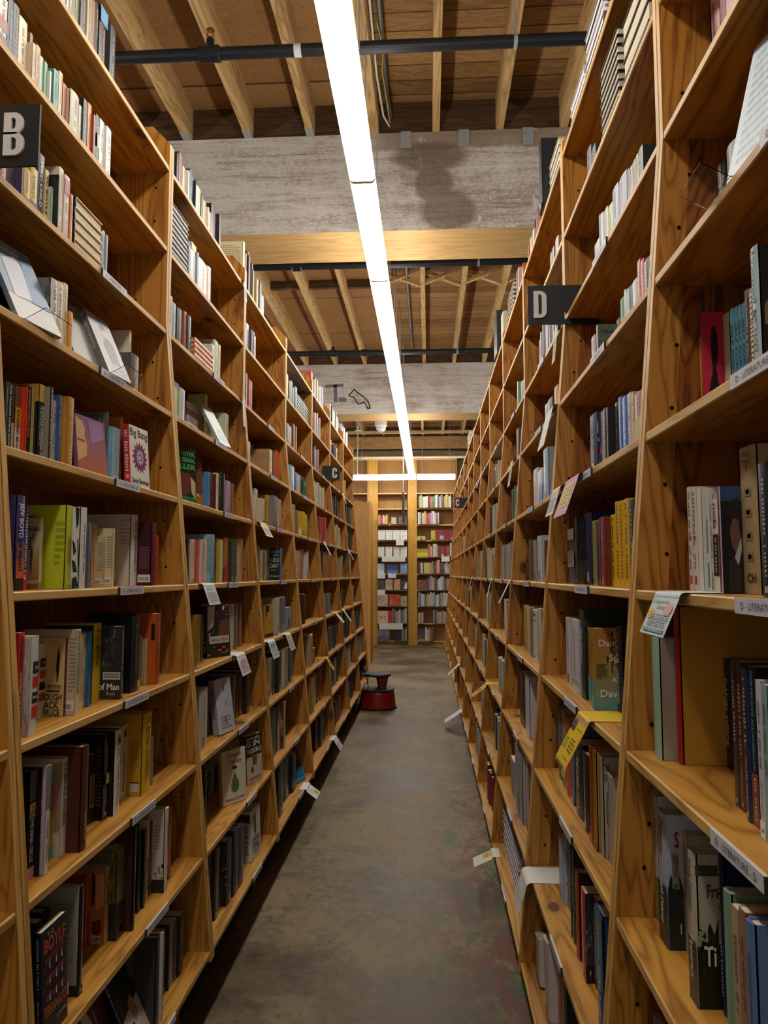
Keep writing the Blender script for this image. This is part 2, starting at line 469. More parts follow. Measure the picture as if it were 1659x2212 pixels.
def joist(x, y0, y1, z0, z1, w, lab):
    b = MB(); b.box(-w / 2, w / 2, y0, y1, z0, z1)
    o = b.build('ceiling_joist', M['joist'], None, (x, 0, 0))
    return struct(o, lab)
ordn = ['first', 'second', 'third', 'fourth', 'fifth', 'sixth', 'seventh', 'eighth', 'ninth', 'tenth', 'eleventh', 'twelfth', 'thirteenth', 'fourteenth', 'fifteenth', 'sixteenth']
for i in range(-9, 14):
    joist(-0.345 + 0.41 * i + (0.0 if i else -0.01), -3.9, 4.63, 4.30, ZC, 0.046 if i else 0.095, 'rough sawn ceiling joist in front of the near beam')
for i in range(-9, 14):
    joist(-0.04 + 0.41 * i, 5.0, 10.09, 4.335, ZC, 0.046, 'rough sawn ceiling joist between the two beams')
for i in range(-9, 14):
    joist(-0.10 + 0.41 * i, 10.5, 15.6, 4.335, ZC, 0.046, 'rough sawn ceiling joist beyond the far beam')
def board(x0, x1, y0, y1, z0, z1, mat, nm, lab):
    b = MB(); b.box(x0, x1, y0, y1, z0, z1); return struct(b.build(nm, mat), lab)
board(XL, XR, 4.64, 4.68, 4.30, ZC - .002, M['dark_wood'], 'ceiling_beam', 'dark rim board standing on the near beam')
board(XL, XR, 10.10, 10.14, 4.345, ZC - .002, M['dark_wood'], 'ceiling_beam', 'dark rim board standing on the far beam')
board(-3.5, -0.45, 7.55, 7.60, 4.45, ZC - .002, M['dark_wood'], 'ceiling_beam', 'short blocking board between the plywood joists')
board(-2.0, 1.5, 13.0, 13.05, 3.93, 3.975, M['joist'], 'ceiling_beam', 'thin furring strip slung under the last joists')
def stick(a, c, w=.035, d=.05):
    a, c = Vector(a), Vector(c); dr = (c - a).normalized(); n = Vector((0, 1, 0)); u = dr.cross(n).normalized()
    b = MB(); P = lambda t, i, j: t + u * (w / 2 * i) + n * (d / 2 * j)
    A = [P(a, i, j) for i, j in ((-1, -1), (1, -1), (1, 1), (-1, 1))]; B = [P(c, i, j) for i, j in ((-1, -1), (1, -1), (1, 1), (-1, 1))]
    for i in range(4): j = (i + 1) % 4; b.face([A[i], A[j], B[j], B[i]])
    b.face(A[::-1]); b.face(B)
    return struct(b.build('ceiling_joist', M['joist']), 'diagonal bridging stick nailed between joists')
for i in range(-1, 4):
    x0, x1 = -0.04 + .41 * i + .02, -0.04 + .41 * (i + 1) - .02
    stick((x0, 7.25, 4.36), (x1, 7.25, 4.50)); stick((x0, 7.32, 4.50), (x1, 7.32, 4.36))

# ------------------------------------------------------------------ fluorescent strip lights
LX, LZ = -0.312, 3.34
def strip_light(length, label, group, w=0.122):
    root = empty('strip_light'); tag(root, label, 'light', group)
    L = length / 2 - 0.004; hw = w / 2
    prof = [(-hw * .62, 0.074), (-hw, 0.05), (-hw, 0.018), (-hw + .008, 0.004), (-hw + .02, 0), (hw - .02, 0), (hw - .008, 0.004), (hw, 0.018), (hw, 0.05), (hw * .62, 0.074)]
    b = MB(); b.prism(prof, -L + .008, L - .008, 1); b.build('diffuser', M['lens'], root)
    b = MB(); b.prism([(-hw * .60, .075), (hw * .60, .075), (hw * .5, .105), (-hw * .5, .105)], -L, L, 1); b.build('housing', M['enamel'], root)
    for y in (-L, L - .008):
        b = MB(); b.prism([(p[0] * 1.03, p[1] - .001) for p in prof], y, y + .008, 1); b.build('end_cap', M['enamel'], root)
    for y in (-L * .7, L * .7):
        b = MB(); b.tube([(0, y, .10), (0, y, ZC - LZ - .002)], 0.004, 6); b.build('hanger_rod', M['galv'], root)
    return root
proto = strip_light(1.225, '', 'lit strip lights in the long row over the aisle')
N0 = -4
for k in range(N0, 9):
    o = proto if k == N0 else copy_tree(proto)
    o.location = (LX, 3.455 + 1.225 * k + .6125, LZ)
    o['label'] = ('lit white strip light, ' + ordn[k + 1] + ' in the row away from the viewer') if k >= -1 else 'lit white strip light of the row, behind the viewer'
for x in (-2.75, 2.3):
    for k in range(0, 10):
        o = copy_tree(proto); o.location = (x, 1.2 + 1.225 * k, LZ)
        o['label'] = 'lit strip light over the neighbouring aisle'; o['group'] = 'lights over the next aisles'
for xc, ln, lab in ((-0.86, 1.27, 'lit strip light hung crosswise at the end, the longer one on its left'), (0.165, 0.77, 'lit strip light hung crosswise at the end, right of the row')):
    o = strip_light(ln, lab, 'crosswise lights at the aisle end', 0.14)
    o.location = (xc, 14.55, 3.30); o.rotation_euler = (0, 0, PI / 2)

# ------------------------------------------------------------------ bookcases
BAY = 1.065
LXB, RXB = -1.085, 0.685            # back planes
LKINK, RKINK = 2.30, 2.34
LSL, RSL = 0.0945, 0.088
UP = 0.195
LSH = [0.244 + 0.2893 * k for k in range(10)]
RSH = [0.155, 0.466, 0.785, 1.095, 1.405, 1.718, 2.04, 2.35, 2.65, 2.955]
TH = 0.0195
def depth(side, z):
    k, sl = (LKINK, LSL) if side == 'L' else (RKINK, RSL)
    return UP + max(0.0, k - z) * sl
def front(side, z):
    return LXB + depth('L', z) if side == 'L' else RXB - depth('R', z)

def make_case(side, seed):
    rnd = random.Random(seed)
    s = 1 if side == 'L' else -1
    shs = LSH if side == 'L' else RSH
    kink = LKINK if side == 'L' else RKINK
    zb = shs[0] - TH
    root = empty('bookcase')
    D = lambda z: depth(side, z)
    top = 2.93 if side == 'L' else 2.995
    def panel(y0, y1, holes):
        b = MB()
        fz = zb - .012
        poly = [(0, 0.0), (s * (D(zb) - .11), 0.0), (s * (D(zb) - .11), fz), (s * D(fz), fz), (s * UP, kink), (s * UP, top), (s * (UP - .062), top + .065), (0, top + .065)]
        sd = [0, 0, 0, 1, 1, 1, 1, 0]
        if side == 'R': pass
        b.prism(poly, y0, y1, 1, 0, 0, sd)
        if side == 'R':       # the boards are glued up: a darker fir board behind the pale front stile
            w = 0.075
            inn = [(s * 0.002, zb), (s * (D(zb) - w), zb), (s * (UP - w + .02), kink), (s * .002, kink)]
            b.prism(inn, y0 - .0008, y0, 1, 2)
        if holes:
            for k in range(len(shs) - 1):
                for dz in (0.075, 0.185):
                    for u in (.05, .115):
                        if rnd.random() < 0.62:
                            z = shs[k] + dz + rnd.uniform(-.03, .03)
                            x = D(z) - u - rnd.uniform(-.008, .008)
                            b.disc((s * x, y0 - .0014, z), (0, -1, 0), 0.0042, 10, 3)
        return b.build('side_panel', [M['wood_z'], M['edge_z'], M['wood_z_red'], M['hole']], root)
    panel(0.002, 0.021, False)
    panel(1.044, 1.063, True)
    for k, z in enumerate(shs):
        d = D(z) - .001; c = .0025
        poly = [(s * .004, z - TH), (s * (d - c), z - TH), (s * d, z - TH + c), (s * d, z - c), (s * (d - c), z), (s * .004, z)]
        b = MB(); b.prism(poly, 0.0215, 1.0435, 1, 0, 0, [0, 1, 1, 1, 0, 0])
        sh = b.build('shelf', [M['wood_y'], M['edge_y']], root)
        if k < 8:
            b = MB(); yc = (0.60 if side == 'L' else 0.51) + rnd.uniform(-.04, .04); hw = .082
            x0, x1 = s * d, s * (d + .004)
            b.box(x0, x1, yc - hw, yc + hw, z - .0205, z + .0005, 0, None)
            b.box(x0, s * (d + .005), yc - hw - .004, yc - hw, z - .0205, z + .0005, 1)
            lt = 'B' if side == 'L' else 'D'
            yd = (0, 1, 0) if side == 'L' else (0, -1, 0)
            b.text(lt + ' - LITERATURE - ' + lt, (s * (d + .0046), yc - .062 * yd[1], z - .0145), yd, (0, 0, 1), .124, .0095, 2)
            b.build('label_holder', [M['label_card'], M['black'], M['ink']], sh)
    b = MB(); b.box(-s * .008, s * .004, .002, 1.063, .05, top + .02); b.build('back_panel', M['wood_back'], root)
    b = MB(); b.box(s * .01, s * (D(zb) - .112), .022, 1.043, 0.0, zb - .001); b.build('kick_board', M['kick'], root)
    return root
M['label_card'] = plain('shelf_label_card', '#c3c2c9', .5)
M['ink'] = plain('grey_ink', '#4a4a58', .7)
LB = [.327 + 1.055 * i for i in range(9)]
RB = [.455, 1.517, 2.61, 3.71, 4.75, 5.81, 6.84, 7.88, 8.97, 10.05, 11.12, 12.19, 13.26, 14.33]
protoL, protoR = make_case('L', 5), make_case('R', 9)
for j in range(-1, 7):
    o = protoL if j == -1 else copy_tree(protoL)
    o.location = (LXB, LB[j + 1], 0); o.scale = (1, (LB[j + 2] - LB[j + 1]) / BAY, 1)
    tag(o, 'sloping pine bookcase, ' + ordn[j + 1] + ' from the viewer in the left hand row' if j >= 0 else 'sliver of the first left pine bookcase cut off by the picture edge', 'bookcase', 'pine bookcases along the left of the aisle')
for j in range(0, 13):
    o = protoR if j == 0 else copy_tree(protoR)
    o.location = (RXB, RB[j], 0); o.scale = (1, (RB[j + 1] - RB[j]) / BAY, 1)
    tag(o, 'sloping pine bookcase, ' + ordn[j] + ' from the viewer in the right hand row', 'bookcase', 'pine bookcases along the right of the aisle')

# end of the aisle: tall built-in cases
EY = 15.255
ESH = [0.084, 0.44, 0.786, 1.115, 1.445, 1.787, 2.129, 2.454, 2.789, 3.11]
def wall_case(x0, x1, colw, label, top=3.80, shs=ESH):
    root = empty('wall_bookcase', ((x0 + x1) / 2, EY + .15, 0)); tag(root, label, 'bookcase', 'built-in cases across the end of the aisle')
    cx = (x0 + x1) / 2; h = (x1 - x0) / 2; y0, y1 = -.15, .16
    b = MB(); b.box(-h - colw, -h, y0, y1, .0, top, 0); b.build('column', M['yellowply'], root)
    b = MB(); b.box(h, h + .018, y0, y1, 0, top, 0); b.build('side_panel', M['tanply'], root)
    b = MB(); b.box(-h - .002, h + .002, y1 - .01, y1, .0, top); b.build('back_panel', M['tanply'], root)
    for z in shs:
        b = MB(); b.box(-h, h, y0 + .002, y1 - .011, z - .024, z, 0, None, 'xXyYzZ', {'y': 1}); b.build('shelf', [M['tanply'], M['plylight']], root)
    b = MB(); b.box(-h, h, y0 + .04, y0 + .055, 0, .06); b.build('kick_board', M['tanply'], root)
    b = MB(); b.box(-h - colw, h + .018, y0 - .004, y1, top, top + .03); b.build('cornice', M['plylight'], root)
    return root
wall_case(-1.036, -0.43, 0.20, 'narrow built-in wall bookcase with face-out paperbacks at the aisle end')
wall_case(-0.226, 0.585, 0.20, 'wide built-in wall bookcase full of upright books at the aisle end')
wall_case(-1.95, -1.26, 0.02, 'mostly hidden built-in wall bookcase behind the tan end panel')
root = empty('shelving_unit', (-1.6, 12.3, 0)); tag(root, 'plain tan end panel of a low shelving unit past the left row', 'shelving unit')
b = MB(); b.box(-.62, .64, -.3, -.28, 0, 2.6); b.build('end_panel', M['tanply'], root)
b = MB(); b.box(.64, .665, -.305, .3, 0, 2.62); b.build('side_panel', M['yellowply'], root)
b = MB(); b.box(-.62, .64, -.28, .28, 2.56, 2.6); b.build('top_panel', M['tanply'], root)

# ------------------------------------------------------------------ letter signs
def glyph_strips(ch, x0, z0, w, h):
    """blocky condensed capitals as quads: lists of (outer, inner) outline pairs"""
    st = w * .37; out = []
    def dloop(za, zb, xr, r):
        O = [(x0, za)]; I = [(x0 + st, za + st * .72)]
        hi = zb - za; ri = max(r - st * .85, .0005)
        for a in range(0, 9):
            t = -PI / 2 + PI / 2 * a / 8
            O.append((xr - r + r * math.cos(t), za + r + r * math.sin(t))); I.append((xr - st - ri + ri * math.cos(t), za + st * .72 + ri + ri * math.sin(t)))
        for a in range(0, 9):
            t = PI / 2 * a / 8
            O.append((xr - r + r * math.cos(t), zb - r + r * math.sin(t))); I.append((xr - st - ri + ri * math.cos(t), zb - st * .72 - ri + ri * math.sin(t)))
        O.append((x0, zb)); I.append((x0 + st, zb - st * .72))
        return O + O[:1], I + I[:1]
    if ch == 'D': out.append(dloop(z0, z0 + h, x0 + w, w * .52))
    if ch == 'B':
        out.append(dloop(z0, z0 + h * .54, x0 + w, w * .46)); out.append(dloop(z0 + h * .49, z0 + h, x0 + w * .95, w * .44))
    if ch == 'C':
        r = w * .5; ri = r - st; O = []; I = []
        P = [(w, h * .36), (w, r)] + [(r + r * math.cos(t), r - r * math.sin(t)) for t in [PI * a / 12 for a in range(0, 13)]] + [(r + r * math.cos(t), h - r + r * math.sin(t)) for t in [PI - PI * a / 12 for a in range(0, 13)]] + [(w, h - r), (w, h * .64)]
        Q = [(w - st, h * .36), (w - st, r)] + [(r + ri * math.cos(t), r - ri * math.sin(t)) for t in [PI * a / 12 for a in range(0, 13)]] + [(r + ri * math.cos(t), h - r + ri * math.sin(t)) for t in [PI - PI * a / 12 for a in range(0, 13)]] + [(w - st, h - r), (w - st, h * .64)]
        out.append(([(x0 + a, z0 + c) for a, c in P], [(x0 + a, z0 + c) for a, c in Q]))
    return out
def letter_sign(ch, x0, x1, y, z0, z1, lx, lab, notch=None):
    root = empty('letter_sign', ((x0 + x1) / 2, y, z0)); tag(root, lab, 'sign')
    cx = (x0 + x1) / 2; h = z1 - z0; hw = (x1 - x0) / 2
    b = MB()
    if notch:          # the board is let in around the shelf board behind it
        fx, zt = notch
        b.prism([(-hw, 0), (fx - cx, 0), (fx - cx, zt - z0), (hw, zt - z0), (hw, h), (-hw, h)], -.003, .003, 1)
    else: b.box(-hw, hw, -.003, .003, 0, h)
    if notch: b.box(fx - cx, hw, -.003, .003, 0, zt - z0 - .024)
    b.build('sign_board', M['black'], root)
    b = MB(); lh = h * .69
    for O, I in glyph_strips(ch, lx - cx, h * .16, lh * .47, lh):
        for i in range(len(O) - 1):
            for yy in (-.0085, -.0035): b.face([(O[i][0], yy, O[i][1]), (O[i + 1][0], yy, O[i + 1][1]), (I[i + 1][0], yy, I[i + 1][1]), (I[i][0], yy, I[i][1])])
            for L in (O, I): b.face([(L[i][0], -.0085, L[i][1]), (L[i + 1][0], -.0085, L[i + 1][1]), (L[i + 1][0], -.0035, L[i + 1][1]), (L[i][0], -.0035, L[i][1])])
    b.build('letter', M['white'], root)
    return root
letter_sign('B', -1.04, -.797, 1.416, 2.273, 2.406, -.870, 'black sign with a white letter B high on the left row')
letter_sign('D', .355, .60, 2.57, 2.31, 2.45, .375, 'black sign with a white letter D high on the right row', (.482, 2.353))
letter_sign('C', -.955, -.795, 6.625, 2.28, 2.415, -.863, 'black sign with a white letter C far along the left row')
letter_sign('C', .36, .60, 10.0, 2.325, 2.465, .376, 'black sign with a white letter C far along the right row', (.482, 2.353))
# small white cards stood on the edges of the end shelves
def end_card(pa, pb, k, drop, lab):
    f = lambda q: (740 + q / 5.53 - 925) * 15.1 / 1600
    b = MB(); x0, x1 = f(pa), f(pb)
    b.box(x0, x1, -.003, 0, -drop, .004); tag(b.build('shelf_card', M['white'], None, (0, EY - .1525, ESH[k])), lab, 'card', 'white cards on the end shelves')
end_card(640, 735, 6, .11, 'white card under the upper row of white face-out paperbacks, end case')
end_card(472, 752, 5, .10, 'wide white strip under the lower row of white paperbacks, end case')
end_card(418, 510, 4, .10, 'white card under the pale blue paperback, end case')
end_card(545, 640, 4, .09, 'white card under the bright blue landscape book, end case')
end_card(418, 510, 3, .11, 'white card at the left of the fourth shelf up, narrow end case')
end_card(437, 718, 1, .12, 'long white strip with print low on the narrow end case')
end_card(1180, 1278, 5, .10, 'white card on the wide end case under the red books')

# ------------------------------------------------------------------ pipes
def sprinkler_pipe(y, z, r, lab, heads, straps, couplings):
    root = empty('sprinkler_pipe', (0, y, z)); tag(root, lab, 'pipe', 'black sprinkler pipes across the ceiling')
    b = MB(); b.tube([(XL + .05, 0, 0), (XR - .05, 0, 0)], r, 16); b.build('pipe', M['pipe'], root)
    for x in couplings:
        b = MB(); b.tube([(x - .045, 0, 0), (x - .035, 0, 0), (x + .035, 0, 0), (x + .045, 0, 0)], [r * 1.1, r * 1.32, r * 1.32, r * 1.1], 16); b.build('coupling', M['pipe'], root)
    for x in heads:
        b = MB(); b.tube([(x - .055, 0, 0), (x - .05, 0, 0), (x + .05, 0, 0), (x + .055, 0, 0)], [r * 1.05, r * 1.3, r * 1.3, r * 1.05], 14)
        b.tube([(x, 0, r * .8), (x, 0, r + .045)], .021, 12); fit = b.build('tee_fitting', M['pipe'], root)
        b = MB(); b.tube([(x, 0, r + .04), (x, 0, r + .062)], .012, 10)
        b.tube([(x - .014, 0, r + .06), (x - .017, 0, r + .08), (x, 0, r + .10)], .0035, 6); b.tube([(x + .014, 0, r + .06), (x + .017, 0, r + .08), (x, 0, r + .10)], .0035, 6)
        b.tube([(x, 0, r + .098), (x, 0, r + .102)], .021, 14); b.build('sprinkler_head', M['brass'], fit)
    for x in straps:
        b = MB(); b.tube([(x - .009, 0, 0), (x + .009, 0, 0)], r * 1.12, 16); b.tube([(x, 0, r), (x, 0, r + .07)], .009, 8); b.tube([(x, 0, r + .06), (x, 0, 4.33 - z)], .0055, 8); b.build('hanger', M['galv'], root)
    return root
p1 = sprinkler_pipe(3.52, 4.085, .031, 'thick black sprinkler pipe in front of the near beam', (-1.10,), (.447,), ())
b = MB(); b.tube([(-.665, 0, 0), (-.628, 0, 0)], .0317, 16, caps=False); o = b.build('tag_band', M['label_card'], p1); o['label'] = 'white printed band'
sprinkler_pipe(6.15, 4.085, .031, 'black sprinkler pipe just behind the near beam', (), (.44,), (-1.12,))
sprinkler_pipe(8.68, 4.085, .031, 'black sprinkler pipe just in front of the far beam', (-1.13,), (.36,), (-.75,))
sprinkler_pipe(14.85, 3.93, .031, 'thin looking black pipe across the end header', (), (-1.6,), ())
def conduit(pts, r, lab, mat, nm='conduit_pipe', cat='pipe'):
    root = MB(); root.tube(pts, r, 10); o = root.build(nm, mat); return tag(o, lab, cat)
conduit([(-.245, -1.0, 4.44), (-.245, 4.45, 4.44), (-.235, 4.55, 4.42), (-.235, 4.638, 4.42)], .014, 'grey conduit running along the joists to the near beam', M['conduit'])
conduit([(-.20, 5.2, 4.44), (-.20, 9.9, 4.44)], .014, 'grey conduit running along the planks between the beams', M['conduit'])
conduit([(-.285, -1.0, 4.36), (-.283, 3.2, 4.35), (-.287, 4.1, 4.345), (-.272, 4.50, 4.355), (-.24, 4.62, 4.36)], .006, 'white cable stapled beside the double joist', M['cable_white'], 'electric_cable', 'cable')
conduit([(-.262, 3.75, 4.40), (-.24, 3.95, 4.40), (-.255, 4.1, 4.37), (-.235, 4.6, 4.37)], .003, 'loose yellow wire beside the grey conduit', M['cable_yellow'], 'electric_wire', 'cable')
conduit([(XL + .1, 15.2, 3.845), (2.0, 15.2, 3.845)], .025, 'white conduit laid along the top of the end cases', M['plastic_white'], 'hanging_conduit')
# bolted plates on the near beam
for i, x in enumerate((-.13, .245, .655)):
    root = empty('mounting_plate', (x, 4.597, 4.25)); tag(root, ('left', 'middle', 'right')[i] + ' galvanised strap plate bolted to the top of the near beam', 'bracket', 'strap plates on the beam')
    b = MB(); b.box(-.034, .034, -.004, 0.002, -.055, .055); b.build('plate', M['galv'], root)
    for sx in (-.024, .024):
        for sz in (-.044, -.014, .014, .044):
            b = MB(); b.tube([(sx, -.004, sz), (sx, -.011, sz)], .006, 8); b.build('bolt', M['galv'], root)
# joist hangers on the left
for x in (-1.575, -1.165, -.755):
    b = MB(); b.box(-.028, -.024, -.09, 0, .0, .05); b.box(-.028, .02, -.09, 0, -.004, 0)
    tag(b.build('joist_hanger', M['galv'], None, (x, 4.60, 4.302)), 'small steel hanger under a joist end, left of the lights', 'bracket', 'joist hangers on the near beam')
# smoke alarm
root = empty('smoke_alarm', (-.765, 12.0, 3.93)); tag(root, 'round white smoke alarm hanging left of the strip lights', 'smoke alarm')
b = MB(); b.lathe([(.02, -.16), (.05, -.155), (.075, -.13), (.082, -.08), (.10, -.07), (.102, .0)], seg=28); b.build('body', M['plastic_white'], root)
b = MB(); b.lathe([(.012, -.185), (.02, -.18), (.022, -.158)], seg=16); b.build('sensor', M['galv'], root)
b = MB(); b.tube([(0, 0, 0), (0, 0, .40)], .012, 8); b.build('stem', M['galv'], root)
# cable and rose holding the crosswise light
root = empty('light_suspension', (-1.39, 14.5, 3.40)); tag(root, 'white cord and ceiling rose above the left end of the crosswise light', 'cable')
b = MB(); b.tube([(0, 0, .006), (-.006, 0, .3), (.006, 0, .6), (0, 0, .88)], .009, 8); b.build('cord', M['cable_white'], root)
b = MB(); b.lathe([(.001, .86), (.07, .865), (.07, .88), (.03, .90), (.03, 1.1)], seg=20); b.build('ceiling_rose', M['plastic_white'], root)
# sign hanging edge-on
root = empty('hanging_sign', (-.43, 13.0, 2.35)); tag(root, 'dark sign hanging edge-on on two cords before the end cases', 'sign')
b = MB(); b.box(-.012, .012, -.25, .25, 0, .50); b.build('sign_board', M['black'], root)
for y in (-.2, .2):
    b = MB(); b.tube([(0, y, .50), (0, y, 4.535 - 2.35)], .003, 6); b.build('cord', M['cable_white'], root)

# ------------------------------------------------------------------ kick stool
root = empty('step_stool', (-.553, 8.12, 0), (0, 0, 0.0)); tag(root, 'round red kick stool with black treads on the floor by the left row', 'stool')
b = MB(); b.lathe([(.198, .022), (.196, .05), (.182, .165), (.176, .185)], seg=48); b.build('base_skirt', M['stool_red'], root)
b = MB(); b.lathe([(.186, .004), (.208, .006), (.211, .014), (.208, .024), (.196, .026)], seg=48); b.build('bumper_ring', M['stool_black'], root)
b = MB(); b.lathe([(.176, .183), (.183, .19), (.183, .202), (.17, .208), (.0001, .208)], seg=48); b.build('lower_tread', M['stool_black'], root)
def leg(a0, w0, w1):
    b = MB(); n = 8; m = 6
    R = lambda t: .105 + .022 * t
    for k in range(m):
        for i in range(n):
            q = []
            for kk, ii in ((k, i), (k, i + 1), (k + 1, i + 1), (k + 1, i)):
                t = kk / m; w = w0 + (w1 - w0) * t; a = a0 + w * (ii / n - .5); q.append((R(t) * math.cos(a), R(t) * math.sin(a), .206 + .145 * t))
            b.face(q, 0, None, True)
    o = b.build('leg', M['stool_red'], root); mo = o.modifiers.new('thick', 'SOLIDIFY'); mo.thickness = .006; return o
leg(math.radians(-48), .75, 1.25); leg(math.radians(186), .6, .8); leg(math.radians(70), .75, 1.25)
b = MB(); b.lathe([(.12, .335), (.14, .338), (.147, .346), (.147, .358), (.138, .366), (.0001, .366)], seg=48); b.build('upper_tread', M['stool_black'], root)

# ------------------------------------------------------------------ clear display stands
M['acrylic'] = None
k_ = NT('clear_acrylic', 0.04, 0.5); k_.b.inputs['Transmission Weight'].default_value = 1.0; k_.b.inputs['IOR'].default_value = 1.2
k_.b.inputs['Base Color'].default_value = (.93, .95, .96, 1); M['acrylic'] = k_.m
def book_stand(side, y, k, w, lab, out=.006):
    s = 1 if side == 'L' else -1; z = (LSH if side == 'L' else RSH)[k]
    b = MB(); th = .0018
    b.box(0, s * out, 0, w, .0010, .0010 + th)
    x = s * out; a = .5
    P = [(x, .0010), (x + s * .05 * math.cos(a), .0003 + .05 * math.sin(a)), (x + s * .05 * math.cos(a), .0022 + .05 * math.sin(a)), (x, .0025)]
    b.prism(P, 0, w, 1)
    o = b.build('book_stand', M['acrylic'], None, (front(side, z) - s * out, y, z)); return tag(o, lab, 'book stand')
book_stand('L', 1.50, 6, .12, 'clear plastic stand lip under the slate blue book, left picture edge')
book_stand('L', 1.93, 6, .11, 'clear plastic stand lip under the tilted grey novel')
book_stand('R', 1.115, 6, .10, 'clear plastic stand lip under the pale blue tilted book, right side')
